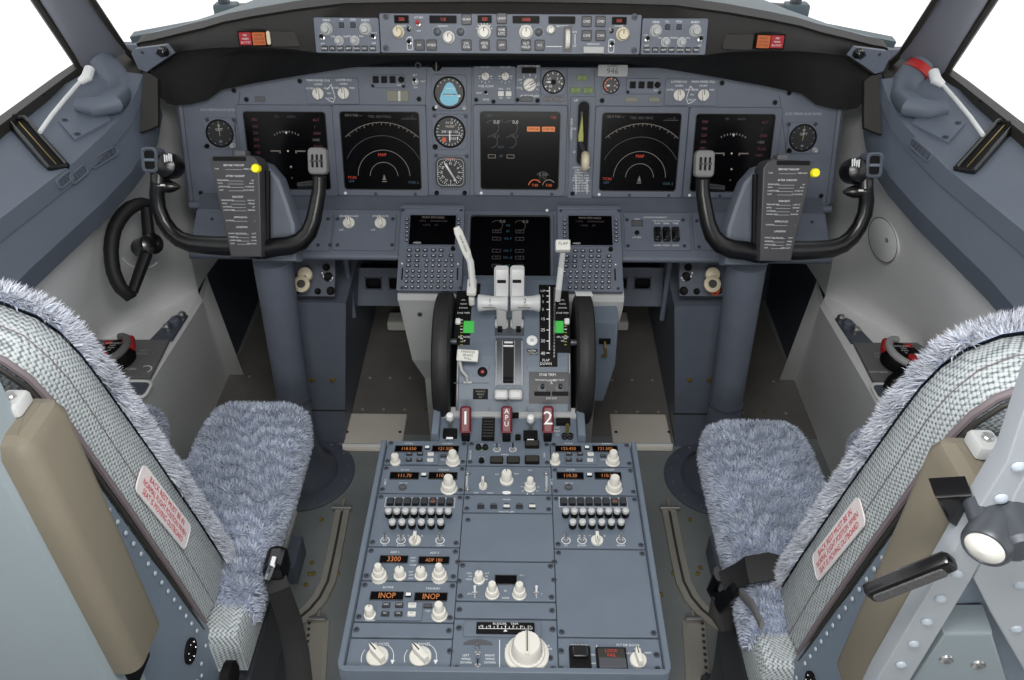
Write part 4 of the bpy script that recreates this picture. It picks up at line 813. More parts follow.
# ================================================================ footwells
for s in (-1, 1):
    side = 'left' if s < 0 else 'right'; q = lambda x, y, z: V((s * x, y, z))
    b = MB()
    lo = [(.447, 1.585), (.54, 1.585), (.54, 2.25), (.455, 2.25)]; hi = [(.389, 1.585), (.54, 1.585), (.54, 2.25), (.405, 2.25)]
    b.add([q(x, y, 0) for x, y in lo] + [q(x, y, .46) for x, y in hi], [(0, 1, 2, 3), (4, 5, 6, 7), (0, 1, 5, 4), (1, 2, 6, 5), (2, 3, 7, 6), (3, 0, 4, 7)], 'panel')
    r = thing('column_housing', 'tall blue-grey floor housing beside the control column in the %s footwell' % side, 'housing', MX.Identity(4), 'footwell housings'); b.build('body', r)
    b = MB(); b.box((s * .478, 1.584, .12), (.10, .003, .003), 'frame_dark'); b.build('seam', r)
    for px in (312.5, 332.5):
        p = atY(px if s < 0 else 1022 - px, 380, 1.584); inst(lib(('screw', 'gold'), lambda z: z.lathe([(.007, 0), (.006, .003), (0, .004)], 'gold', 12)), 'screw', r, p).rotation_euler = (pi / 2, 0, 0)
    # small crank panel above it
    F = Frame(atY(311 if s < 0 else 704, 277 if s < 0 else 279, 1.60), n=(0, -.75, .66))
    X = (lambda x: x) if s < 0 else (lambda x: 1014.5 - x)
    M_ = Mod(F, 'crank_panel', 'small dark panel with a cream crank knob low in the %s footwell' % side, 'control panel', X(337) if s > 0 else 285, 258, X(285) if s > 0 else 337, 297.5, 'pedal adjustment panels', th=.02, m='panel_dark')
    x, y = X(308), 285
    b = MB(); b.tube([(0, 0, 0), (0, .002, .02), (.004, .012, .035), (.004, .014, .05)], .005, 'dark_metal', 10); b.lathe([(.010, .03), (.016, .034), (.016, .046), (.010, .05), (0, .05)], 'ivory', 20, c=(.004, .018, 0)); b.lathe([(.014, .045), (.0185, .05), (.0185, .058), (.012, .062), (.006, .058), (0, .058)], 'ivory', 24, c=(0, -.006, 0)); b.lathe([(.0095, .0615), (.009, .0632), (0, .0632)], 'frame_dark', 20, c=(0, -.006, 0)); q_ = M_.P(x, y); b.build('crank_knob', M_.root, MX.Translation((q_.x, q_.y, M_.th)), label='cream crank knob')
    for px, py, rr_, m in ((326.5, 267.5, .007, 'black'), (328.5, 277, .009, 'black_gloss'), (296, 291, .006, 'black'), (318, 291.5, .006, 'black'), (331, 291, .008, 'black')): M_.put(k_round(rr_, .012, m), 'knob', X(px), py)
    if s > 0: M_.put(k_round(.009, .02, 'orange'), 'knob', 714.8, 291, label='orange knob')
    M_.put(k_toggle(.014, 'white', None), 'toggle_switch', X(323.5), 276); M_.done()
    # frame with two openings between the housing and the pedestal
    F = Frame(atY(378 if s < 0 else 640, 285, 1.80), n=(0, -.95, .3)); X = (lambda x: x) if s < 0 else (lambda x: 1016 - x)
    r = thing('frame_panel', 'blue-grey cross frame with two rectangular openings deep in the %s footwell' % side, 'frame', F.M.copy(), 'footwell cross frames')
    b = MB(); t, u = F.uv(X(352), 268), F.uv(X(405), 306); w2 = abs(u.x - t.x); cx = (t.x + u.x) / 2; cy = (t.y + u.y) / 2
    o1, o2 = [(F.uv(X(a), 283), F.uv(X(c), 283)) for a, c in ((364.8, 382.2), (388.4, 404))]
    oy, oh = F.uv(X(373), 283.3).y, abs(F.uv(X(373), 277).y - F.uv(X(373), 289.5).y); ys = [u.y, oy - oh / 2, oy + oh / 2, t.y]
    xs = sorted([t.x, o1[0].x, o1[1].x, o2[0].x, o2[1].x, u.x + (.02 if s < 0 else -.02)])
    b.prism([(xs[0], ys[0]), (xs[-1], ys[0]), (xs[-1], ys[1]), (xs[0], ys[1])], -.01, 0, 'panel'); b.prism([(xs[0], ys[2]), (xs[-1], ys[2]), (xs[-1], ys[3]), (xs[0], ys[3])], -.01, 0, 'panel')
    for i in (0, 2, 4): b.prism([(xs[i], ys[1]), (xs[i + 1], ys[1]), (xs[i + 1], ys[2]), (xs[i], ys[2])], -.01, 0, 'panel')
    b.build('plate', r)
    for a, c in (o1, o2):
        b = MB(); b.ring(rr(abs(c.x - a.x), oh, .008, 3, (a.x + c.x) / 2, oy), rr(abs(c.x - a.x) - .006, oh - .006, .006, 3, (a.x + c.x) / 2, oy), -.002, .003, 'panel_dark', .001); b.build('opening_rim', r)
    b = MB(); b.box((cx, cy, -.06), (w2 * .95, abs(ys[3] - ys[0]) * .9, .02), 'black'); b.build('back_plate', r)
    # vertical post and white foot bar
    b = MB(); p = atY(X(348), 275, 1.70); b.tube([(p.x, 1.70, .34), (p.x, 1.70, .60)], .007, 'panel', 10); tag(b.build('support_post'), 'thin grey vertical post beside the %s footwell housing' % side, 'post', 'footwell posts')
    p0, p1 = atZ(X(388), 319, .05), atZ(X(424), 319, .05); b = MB(); b.box(((p0.x + p1.x) / 2, p0.y, .04), (abs(p1.x - p0.x), .06, .035), 'plate_white', .006); tag(b.build('foot_bar'), 'pale grey foot bar at the far end of the %s footwell floor' % side, 'bar', 'foot bars')
    # rudder pedal in the dark
    r = thing('rudder_pedal', 'dark rudder pedal beside the control column in the %s footwell' % side, 'pedal', MX.Translation((s * .60, 1.9, .18)), 'rudder pedals')
    b = MB(); b.T = MX.Rotation(rad(55), 4, 'X'); b.box((0, 0, 0), (.10, .20, .018), 'dark_metal', .006)
    for i in range(5): b.box((0, -.07 + i * .035, .011), (.085, .012, .006), 'rubber', .002)
    b.T = None; b.build('pad', r); b = MB(); b.tube([(0, -.02, -.01), (0, .05, -.09), (0, .06, -.175)], .016, 'dark_metal', 10); b.box((0, .06, -.172), (.08, .08, .016), 'dark_metal', .004); b.build('arm', r)
    # bright metal floor plate
    c = [atZ(X(343), 452, .0), atZ(X(407), 452, .0), atZ(X(403), 417, .0), atZ(X(351), 417, .0)]
    xa, xb = (c[0].x + c[3].x) / 2, (c[1].x + c[2].x) / 2
    b = MB(); b.box(((xa + xb) / 2, (c[0].y + c[2].y) / 2, .007), (abs(xb - xa), c[2].y - c[0].y, .014), 'alu', .004)
    r = thing('step_plate', 'bright metal step plate on the floor left of the pedestal' if s < 0 else 'bright metal step plate on the floor right of the pedestal', 'step plate', MX.Identity(4), 'metal step plates'); b.build('plate', r)
    b = MB(); y = c[0].y + .012; b.tube([(xa, y, .012), (xb, y, .012)], .0065, 'white', 8); b.build('nosing', r)
    for px in (347, 400): p = atZ(X(px), 432, .0145); inst(k_screw(.0035), 'fastener', r, p)

# ================================================================ control columns with their yokes
H0 = atY(240, 205, 1.394); FY = tilt_frame(H0, 27)
def yoke(s, H, yel, lab, col_lab):
    Y = lambda px, py, h=0.0: (lambda p: V((-s * p.x, p.y, h)))(FY.uv(px, py, h))
    root = thing('control_column', lab, 'control column', MX.Translation((s * .53, 1.47, 0)), 'pilot control columns')
    top_ = V((H.x, H.y, H.z)) - V((s * .53, 1.47, 0))
    b = MB(); b.lathe([(.128, 0), (.128, .004), (.12, .008), (.085, .010)], 'panel_dark', 48); b.lathe([(.086, .008), (.08, .03), (.058, .055), (.05, .09), (.046, .12)], 'panel_dark', 40); b.build('floor_boot', root)
    for i in range(14): a = 2 * pi * i / 14 + .2; inst(lib(('screw', 'bright'), lambda z: z.lathe([(.0042, 0), (.0035, .002), (0, .0026)], 'metal', 8)), 'screw', root, (cos(a) * .112, sin(a) * .112, .008))
    tx = V((s * (.497 - .53), -.012, .66))
    b = MB(); b.tube([(0, 0, .08), (tx.x * .4, -.005, .27)], [.0405, .0405], 'panel', 32); b.tube([(tx.x * .4, -.005, .27), tx], [.0385, .0405], 'panel', 32)
    b.tube([(tx.x * .4, -.005, .262), (tx.x * .4, -.005, .272)], .0412, 'panel_dark', 32); b.build('column_tube', root)
    Q = MX.Translation(top_) @ FY.M.to_3x3().to_4x4()
    K = MX.Translation(top_) @ FY.M.to_3x3().to_4x4()
    # gear casing behind the yoke hub
    pts = [Y(*p) for p in ((248, 264), (293, 264), (291, 225), (283, 200), (275, 178), (262, 163), (240, 156), (225, 160), (216, 180), (222, 215), (236, 240))]
    b = MB(); b.prism([(p.x, p.y) for p in pts], -.085, -.035, 'panel', .01, both=True); b.build('gear_casing', root, K)
    # yoke horns
    yk = [Y(*p) for p in ((262, 250, .0), (276, 247, .0), (290, 245.5, .0), (301, 241, .0), (309, 232, .002), (313.5, 220, .004), (316.5, 205, .006), (319, 190, .008), (319.5, 176, .012))]
    yl = [Y(*p) for p in ((236, 246, .0), (222, 246, .0), (205, 245, .0), (191, 243.5, .0), (180, 239.5, .0), (171, 232, .0), (163.5, 221, .002), (158.5, 208, .004), (157, 195, .008), (158, 182, .012))]
    yo = MB(); yo.tube([yl[0] + V((s * .0, 0, 0)), yk[0]], .019, 'yoke', 16, flat=.9); ykm = yo.build('yoke', root, K)
    b = MB(); b.tube(yk, [.019, .0185, .0185, .018, .0165, .0155, .0145, .0135, .013], 'yoke', 16, flat=.9); b.build('horn', ykm)
    b = MB(); b.tube(yl, [.019, .0185, .018, .0175, .0165, .0155, .0145, .014, .014, .014], 'yoke', 16, flat=.9); b.build('horn', ykm)
    # inboard trim pad with slots, and short trigger bar
    c = Y(317.5, 161, .022); b = MB(); w, h = .037, .050
    b.prism(rr(w, h, .009, 4, c.x, c.y), .004, .026, 'mid_grey', .005, both=True)
    for i in (-1, 0, 1): b.prism(rr(.0042, .024, .001, 2, c.x + i * .0085, c.y), .025, .0268, 'black'); b.prism(rr(.0066, .004, .001, 2, c.x + i * .0085, c.y), .026, .030, 'chrome')
    b.build('switch_pad', ykm, label='grey switch pad with three slots')
    a, c = Y(320, 184, .004), Y(298, 185.5, .004); b = MB(); b.tube([a, a.lerp(c, .6), c], [.009, .008, .0065], 'yoke', 10); b.build('trigger', ykm)
    # outboard head: open square switch ring, dark cluster, lower trigger
    c = Y(150.5, 160, .02); b = MB()
    b.ring(rr(.031, .047, .009, 4, c.x, c.y), rr(.019, .034, .005, 4, c.x, c.y), -.012, .028, 'panel_dark', .003); b.prism(rr(.024, .038, .005, 4, c.x, c.y), -.012, .023, 'black'); b.box((c.x, c.y, .022), (.021, .006, .010), 'ledge', .002); b.build('switch_ring', ykm)
    c = Y(168, 166, .0); b = MB(); b.lathe([(.006, -.03), (.024, -.022), (.026, .004), (.021, .02), (.01, .026), (0, .026)], 'yoke', 20, c=(c.x, c.y, 0)); d = Y(156, 168, .0); b.tube([(d.x, d.y, 0), (c.x, c.y, 0)], [.017, .018], 'yoke', 14)
    d = Y(158, 182, .01); b.tube([(d.x, d.y - .01, .010), (d.x, d.y + .02, .006), (c.x, c.y, 0)], [.014, .016, .018], 'yoke', 14); b.build('grip_head', ykm)
    b = MB()
    for i in range(4): e = Y(170.5 + i * 1.8, 159 - i * .6 + (i % 2) * 1, .0); b.prism(rr(.0022, .014, .0004, 2, e.x, e.y), .0235 - i * .0015, .0265 - i * .0015, 'white')
    b.build('grip_mark', ykm)
    a, c = Y(160, 186, .008), Y(180, 187, .006); b = MB(); b.tube([a, a.lerp(c, .5), a.lerp(c, .8), c], [.0125, .0125, .008, .003], 'yoke', 12); b.build('trigger', ykm)
    b = MB(); e = Y(166, 185.3, .0); b.prism(rr(.013, .0035, .0005, 2, e.x, e.y), .012, .0212, 'plate_white'); b.build('trigger_label', ykm)
    # checklist board on the hub
    P = lambda px, py: Y(px, py, .035)
    pts = [P(*p) for p in ((208.8, 157), (229, 156), (250, 155), (255.5, 158), (259.5, 165), (261.8, 257), (230.5, 257.5))]
    b = MB(); b.prism([(p.x, p.y) for p in pts], -.02, .035, 'board', .003); cbm = b.build('checklist_board', ykm)
    b = MB(); a, c = P(213, 158.7), P(246, 158.7); b.prism(rr(abs(c.x - a.x), .008, .002, 2, (a.x + c.x) / 2, a.y), .035, .0358, 'black')
    e = P(239, 153.5); b.prism(rr(.02, .012, .003, 2, e.x, e.y), .0, .03, 'dial_grey', .002); b.build('clip_slot', cbm)
    b = MB(); z = .0356
    def row(k, yy):            # left and right limits of the writing at photo row yy
        f = (yy - 160) / 97; l, r_ = P(210.5 + 20.5 * f, yy), P(256 + 4.5 * f, yy)
        return min(l.x, r_.x), max(l.x, r_.x), l.y
    lst = [(165.2, 'BEFORE TAKEOFF', 1), (168.8, 'FLAPS|GREEN LIGHT', 0), (176, 'AFTER TAKEOFF', 1), (180.2, 'ENGINE BLEEDS|ON', 0), (183.2, 'PACKS|AUTO', 0), (186.6, 'LANDING GEAR|UP AND OFF', 0), (190, 'FLAPS|UP, NO LIGHTS', 0), (196.8, 'DESCENT', 1), (200.2, 'PRESSURIZATION|LAND ALT', 0), (203.4, 'RECALL|CHECKED', 0), (206.8, 'AUTOBRAKE|SET', 0), (210, 'LANDING DATA|MINIMUMS', 0), (217.2, 'APPROACH', 1), (220.5, 'ALTIMETERS|', 0), (227, 'LANDING', 1), (233.4, 'ENGINE START SWITCHES|CONT', 0), (237, 'SPEEDBRAKE|ARMED', 0), (240.3, 'LANDING GEAR|DOWN', 0), (243.5, 'FLAPS|GREEN LIGHT', 0)]
    for yy, t, hd in lst:
        l, r_, v = row(0, yy); m_ = (l + r_) / 2; w = r_ - l
        if hd: b.text(t, m_, v, z, .0034, 'white')
        else:
            a, c = t.split('|'); b.text(a, l + .005, v, z, .0024, 'white', 0, .85, -1); b.text(c or '---', r_ - .006, v, z, .0024, 'white', 0, .85, 1); b.line((l + .30 * w, v - .0012), (l + .68 * w, v - .0012), .0006, z, 'grey_text')
    b.build('lettering', cbm, fix=False)
    for yy in (168.5,): 
        e = P(yel, 168.4) if s < 0 else P(yel, 168.4)
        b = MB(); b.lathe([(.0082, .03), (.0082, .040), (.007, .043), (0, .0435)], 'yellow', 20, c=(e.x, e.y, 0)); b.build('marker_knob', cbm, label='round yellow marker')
    a = P(261.6, 170), P(261.9, 250)
    b = MB(); b.tube([(a[0].x, a[0].y, .0), (a[1].x, a[1].y, .0)], .006, 'black', 8); b.build('slide_rail', cbm)
    return root
HR = atY(782.5, 209.2, 1.394)
yoke(-1, H0, 256.3, 'black control yoke with grey column and checklist board on the captain side', '')
yoke(1, HR, 208.4, 'black control yoke with grey column and checklist board on the first officer side', '')

# ================================================================ forward pedestal under the keypad units
b = MB(); root = thing('forward_pedestal', 'light grey pedestal base carrying the keypad units and trim wheels', 'pedestal', MX.Identity(4))
a = F_CDU.uv(399, 294); xl = a.x - .004; xr = F_CDU.uv(622.5, 294).x + .004; pz = F_CDU.at(0, a.y, -.005)
for x0, x1, xa, xb in ((xl, -.112, xl + .035, -.112), (.112, xr, .112, xr - .035)):
    y, z = pz.y + .002, pz.z
    b.grid([[(x0, y + .22, z + .10), (x1, y + .22, z + .10)], [(x0, y, z), (x1, y, z)], [(x0, y - .004, z - .012), (x1, y - .004, z - .012)], [(x0 + .002, y, z - .03), (x1, y, z - .03)], [((x0 * .6 + xa * .4) if x0 < 0 else x0, y + .03, z - .2), (x1 if x0 < 0 else x1 * .6 + xb * .4, y + .03, z - .2)], [(xa if x0 < 0 else x0, y + .06, .32), (x1 if x0 < 0 else xb, y + .06, .32)], [(xa if x0 < 0 else x0, y + .07, 0), (x1 if x0 < 0 else xb, y + .07, 0)]], 'light_grey', False)
    s = -1 if x0 < 0 else 1; xo, xi = (x0, xa) if s < 0 else (x1, xb)
    b.grid([[(xo, y, z - .01), (xo, y + .22, z + .09)], [(xi + .0, y + .06, .32), (xi, y + .3, .32)], [(xi, y + .07, 0), (xi, y + .3, 0)]], 'lining', False)
b.build('side_cover', root)
b = MB(); b.prism([(-.10, 1.2), (.10, 1.2), (.10, 1.6), (-.10, 1.6)], 0, .25, 'pedestal_dark'); b.build('core', root)
for x, z in ((-.19, .55), (.20, .55), (-.16, .25)): inst(k_screw(.004), 'fastener', root, (x, pz.y + (.0 if z > .5 else .068), z)).rotation_euler = (pi / 2, 0, 0)
# blue-grey box on the right flank with a hook
p = atY(602, 345, 1.36); r = thing('handset_box', 'blue-grey tapered box with a small hook right of the throttle quadrant', 'box', MX.Translation((p.x, 1.36, 0)))
q0, q1, q2, q3 = atY(588, 322, 1.36), atY(619, 321, 1.36), atY(604, 402, 1.36), atY(586, 402, 1.36)
b = MB(); pts = [(v.x - p.x, v.z) for v in (q3, q2, atY(616, 365, 1.36), q1, q0)]; b.T = MX.Rotation(pi / 2, 4, 'X'); b.prism(pts, -.10, .0, 'pedestal', .006); b.T = None; b.build('body', r)
h = atY(605, 343, 1.35); b = MB(); b.box((h.x - p.x, -.004, h.z), (.024, .004, .012), 'black'); b.build('hook_plate', r); b = MB(); b.tube([(h.x - p.x, -.004, h.z), (h.x - p.x, -.02, h.z - .006), (h.x - p.x + .004, -.02, h.z - .025), (h.x - p.x - .004, -.012, h.z - .034)], .0025, 'gold', 8); b.build('hook', r)

# ================================================================ throttle quadrant
F_TQ = Frame((0, 1.14, .515), n=(0, -.372, .928))
LQ = F_TQ.uv(505, 279).y
hq = lambda v: .012 + .045 * max(0, sin(pi * min(1, max(0, v / LQ)))) ** .8
def QP(px, py, e=0.0):
    h = .03
    for _ in range(4): p = F_TQ.uv(px, py, h); h = hq(p.y) + e
    return V((p.x, p.y, h))
TQ = thing('throttle_quadrant', 'throttle quadrant with white thrust levers between two black trim wheels', 'throttle quadrant', F_TQ.M.copy())
xl, xr = QP(457, 380).x, QP(570, 380).x
b = MB(); N = 16; rows = []
for i in range(N + 1):
    v = LQ * i / N; h = hq(v); rows.append([(xl, v, -.25), (xl, v, h - .004), (xl + .004, v, h), (xr - .004, v, h), (xr, v, h - .004), (xr, v, -.25)])
b.grid(rows, 'pedestal', False); b.add([p for p in rows[0]], [(0, 1, 2, 3, 4, 5)], 'pedestal'); b.add([p for p in rows[-1]], [(0, 1, 2, 3, 4, 5)], 'pedestal'); b.build('housing', TQ, sharp=25)
for x in (xl, xr): b = MB(); b.tube([(x, LQ * i / N * .6, hq(LQ * i / N * .6) - .003) for i in range(N + 1)], .002, 'metal', 6); b.build('edge_strip', TQ)
def qnorm(v): d = (hq(v + .003) - hq(v - .003)) / .006; return V((0, -d, 1)).normalized()
def qframe(p):
    n = qnorm(p.y); u = V((1, 0, 0)); v = n.cross(u); return MX(((u.x, v.x, n.x, p.x), (u.y, v.y, n.y, p.y), (u.z, v.z, n.z, p.z), (0, 0, 0, 1)))
def qplate(x0, y0, x1, y1, m, e=.0006, n=10, mb=None, th=.0012):
    mb = mb or MB(); rows = []
    a, c = QP(x0, (y0 + y1) / 2), QP(x1, (y0 + y1) / 2); va, vc = QP((x0 + x1) / 2, y0).y, QP((x0 + x1) / 2, y1).y
    for i in range(n + 1):
        v = vc + (va - vc) * i / n; h = hq(v); rows.append([(a.x, v, h), (a.x, v, h + e), (c.x, v, h + e), (c.x, v, h)])
    mb.grid(rows, m, False); return mb
LQT = MB()
def qtext(px, py, t, hp, m='white', e=.0016, rot=0.0):
    p = QP(px, py, e); T = qframe(p); LQT.T = T; LQT.text(t, 0, 0, 0, hp * .00196, m, rot, .9); LQT.T = None
# slots plates
qplate(539.5, 285, 557, 367, 'black').build('flap_scale', TQ)
qplate(455, 291, 471, 345, 'black').build('trim_scale', TQ); qplate(556.5, 291, 570, 353, 'black').build('trim_scale', TQ)
b = MB(); pts = [QP(549.5, 287 + i * 9, .002) for i in range(8)]
for i in range(7): b.tube([pts[i], pts[i + 1]], .0012, 'white', 6)
for y in (291, 296, 302, 309.5, 319, 330, 341, 353): p, q = QP(546.5, y, .002), QP(549.5, y, .002); b.tube([p, q], .001, 'white', 6)
b.build('scale_line', TQ)
for y, t in ((291, 'UP'), (296, '1'), (302, '2'), (309.5, '5'), (319, '15'), (330, '25'), (341, '30'), (353.5, '40')): qtext(543, y, t, 3.4)
qtext(546, 360.3, 'FLAP', 2.6); qtext(546, 363.8, 'DOWN', 2.6)
b = MB()
for i in range(22):
    y = 288 + i * 3.2; p, q = QP(554.5, y, .002), QP(554.5, y + 2.2, .002); b.tube([p, q], .002, 'metal', 6)
b.build('flap_gate', TQ)
for x0, x1 in ((463.5, 474), (553.8, 563.5)):
    b = qplate(x0, 321.5, x1, 333.5, 'green', .002); b.build('trim_band', TQ, label='green trim band')
b = MB()
for x in (461.5, 565.5):
    for i in range(9): p = QP(x, 320 + i * 3.1, .0018); b.box(p, (.005, .0016, .0006), 'lemon' if i % 3 else 'white')
b.build('trim_mark', TQ)
for x in (458, 567): p = QP(x, 321.5, .004); b = MB(); b.box(p, (.010, .012, .008), 'white', .002); b.build('trim_pointer', TQ)
for y, t in ((300, 'APL'), (304, 'NOSE'), (308, 'DOWN'), (313, 'STAB TRIM'), (337, 'APL NOSE'), (341, 'UP')): qtext(463.5 if y < 320 else 464, y, t, 2.0); qtext(562.5, y, t, 2.0)
# horn cutout, indicator lights, small placard
p = QP(532, 341); inst(lib(('horn_button', 0), lambda q: (q.lathe([(.0105, 0), (.0105, .003), (.009, .004), (0, .004)], 'white', 24), q.lathe([(.0035, .004), (.003, .005), (0, .005)], 'grey_text', 16))), 'horn_cutout_button', TQ, (0, 0, 0)).matrix_local = qframe(p)
qplate(527, 349, 537.5, 355, 'black').build('horn_placard', TQ); qtext(532, 350.8, 'HORN', 2.2); qtext(532, 353.6, 'CUTOUT', 2.0)
p = QP(482.5, 372); inst(lib(('park_light', 0), lambda q: (q.lathe([(.0095, 0), (.009, .004), (.0065, .005), (.006, .003), (0, .003)], 'black', 24), q.lathe([(.0035, .003), (.003, .0045), (0, .005)], 'red', 12))), 'brake_light', TQ, (0, 0, 0), label='red brake light').matrix_local = qframe(p)
qplate(473, 389, 488, 399.5, 'black').build('placard', TQ)
for i, t in enumerate(('PARKING', 'BRAKE', 'SET')): qtext(480.5, 391.5 + i * 2.9, t, 1.7, 'olive')
b = MB()
for x in (489.5, 527): p, q = QP(x, 366), QP(x, 411); b.tube([p + V((0, 0, .0002)), q + V((0, 0, .0002))], .0008, 'pedestal_dark', 6)
p, q = QP(454, 383), QP(489, 383); b.tube([p, q], .0008, 'pedestal_dark', 6); b.build('seam', TQ)
# central lever slots: metal frame with two dark slots, and the two thrust lever slots above
a, c = QP(495, 360), QP(522.5, 360); b = qplate(495.5, 339, 522.3, 386, 'dark_metal', .004); b.build('slot_frame', TQ)
b = MB()
for x in (496, 502.5, 514.5, 522): b.tube([QP(x, 341 + i * 9, .005) for i in range(6)], .0018 if x in (496, 522) else .001, 'metal', 8)
b.build('slot_rail', TQ)
qplate(503.3, 343, 513.7, 384, 'hood', .0046).build('slot_cover', TQ)
for y in (342.5, 346): p = QP(508.5, y, .006); b = MB(); b.box(p, (.019 if y > 344 else .016, .003, .002), 'white'); b.build('slot_mark', TQ)
for y in (378, 382): p = QP(508.5, y, .006); b = MB(); b.box(p, (.018, .004, .003), 'black', .001); b.build('slot_stop', TQ)
# start levers: two white knobs at idle cutoff
for x in (501.3, 515.6):
    p = QP(x, 394); b = MB(); b.T = qframe(p); b.box((0, -.002, .014), (.0272, .020, .014), 'lever', .005); b.box((0, .0, .005), (.012, .012, .014), 'dark_metal', .001); b.T = None; b.build('start_lever', TQ)
# stab trim cutout switch panel
qplate(529, 372.5, 568, 404, 'board', .002).build('trim_switch_panel', TQ)
qtext(547.5, 374.8, 'STAB TRIM', 2.6, e=.0026)
for x, t in ((542.3, 'MAIN ELECT'), (560, 'AUTO PILOT')):
    qtext(x - 1.5, 380, t, 1.5, e=.0026); p = QP(x, 388.5); b = MB(); b.T = qframe(p)
    b.lathe([(.0095, .002), (.0095, .004), (.006, .0045), (0, .0045)], 'dial_grey', 20); b.tube([(0, 0, .004), (0, .003, .011), (0, .005, .017)], [.003, .0045, .003], 'chrome', 10); b.box((0, -.010, .005), (.030, .007, .007), 'black', .001); b.T = None; b.build('cutout_switch', TQ)
qtext(551.5, 380.5, 'NORMAL', 1.8, e=.0026); qtext(551.5, 384, '^', 4, e=.0026); qtext(551.5, 398.5, 'CUT OUT', 1.8, e=.0026)
# parking brake lever
b = MB(); p0, p1, p2, p3 = QP(459.5, 361, .035), QP(461.5, 370, .028), QP(466.5, 376, .018), QP(467.5, 382.5, .004); b.tube([p0, p1, p2, p3], [.003, .003, .0028, .003], 'lever', 8); b.box(p3, (.016, .004, .004), 'lever', .001); br = b.build('parking_brake_lever', TQ)
p = QP(467.5, 355.5, .040); b = MB(); b.T = qframe(p) @ MX.Rotation(rad(-3), 4, 'Z'); b.box((0, 0, 0), (.040, .0225, .005), 'plate_white', .0018)
for i, t in enumerate(('PARKING', 'BRAKE', 'PULL')): b.text(t, .001, .0062 - i * .0062, .0027, .0046, 'frame_dark', 0, .95)
b.T = None; b.build('pull_tag', br, label='white parking brake pull tag')
# thrust levers
for i, (x0, x1, xc) in enumerate(((477.5, 508.3, 501.5), (510.3, 540.5, 517))):
    s = -1 if i == 0 else 1; base = QP(xc, 325); hp = QP((x0 + x1) / 2, 303, .062)
    xa, xb = QP(x0, 303, .062).x, QP(x1, 303, .062).x; xm = QP(xc, 303, .062).x
    b = MB(); b.T = MX.Translation((0, base.y, base.z))
    dy = hp.y - base.y
    w = .0185
    def plate(pts, m='lever', ww=w): 
        Tm = b.T; b.T = MX.Translation((xm - ww / 2, base.y, base.z)) @ MX(((0, 0, 1, 0), (1, 0, 0, 0), (0, 1, 0, 0), (0, 0, 0, 1))); b.prism(pts, 0, ww, m, .002, both=True); b.T = Tm
    zh = hp.z - base.z
    plate([(-.012, -.02), (.014, -.02), (dy + .016, zh - .006), (dy + .012, zh + .012), (dy - .012, zh + .004), (dy - .016, zh - .014)])
    lv = b.build('thrust_lever', TQ, label='thrust lever number %d' % (i + 1))
    # handle
    b = MB(); L = abs(xb - xa); b.T = MX.Translation(((xa + xb) / 2, hp.y, hp.z)) @ MX.Rotation(pi / 2, 4, 'Y') @ MX.Rotation(rad(90), 4, 'Z')
    e = .0165; k = [( .6, -.5), (.92, -.485), (1, -.44), (.88, -.2), (.8, .05), (.85, .25), (.98, .42), (1.02, .47), (.75, .5)]
    if s > 0: pass
    prof = [(e * r, L * z * (1 if s > 0 else 1)) for r, z in k]; b.lathe(prof, 'lever', 28); b.T = None; hd = b.build('handle', lv)
    t = MB(); q = QP((490, 525)[i], 300, .0775); hc = V(((xa + xb) / 2, hp.y, hp.z)); vw = (F_TQ.I @ CAM - hc); vw.x = 0; vw.normalize(); t.T = Frame(V((q.x, hc.y, hc.z)) + vw * .0150, n=vw).M ; t.text(str(i + 1), 0, .0035, .0006, .0085, 'frame_dark'); t.text('A/T', .001, -.0045, .0006, .003, 'frame_dark'); t.line((-.014, -.0085), (.010, -.0085), .0012, .0004, 'frame_dark'); t.T = None; t.build('lettering', hd, fix=False)
    # reverse lever, standing up and forward of the handle
    xm_ = QP((502, 517)[i], 275, .09).x; b = MB()
    T = MX.Translation((xm_ - .0135 + (.0005 if s > 0 else -.0005), hp.y, hp.z)) @ MX(((0, 0, 1, 0), (1, 0, 0, 0), (0, 1, 0, 0), (0, 0, 0, 1)))
    b.T = T; b.prism([(.004, .004), (.018, .006), (.036, .028), (.050, .040), (.050, .050), (.038, .053), (.027, .046), (.018, .030), (.004, .018)], 0, .027, 'lever', .004, both=True); b.T = None
    rl = b.build('reverse_lever', lv); b = MB(); b.T = MX.Translation((xm_, hp.y + .024, hp.z + .037)); b.tube([(-.008, 0, 0), (.008, 0, 0)], .004, 'black', 8); b.T = None; b.build('grip_mark', rl)
    b = MB(); bp = QP(xc, 324.5, .006); b.T = qframe(bp); b.box((0, .002, 0), (.026, .016, .012), 'lever', .003); b.box((s * .003, -.010, -.001), (.009, .010, .012), 'black', .001); b.T = None; b.build('lever_foot', lv)
qplate(495, 318, 524, 336, 'dark_metal', .002).build('lever_slot', TQ)
qplate(473.5, 284, 480, 298, 'black', .002).build('speed_brake_slot', TQ)
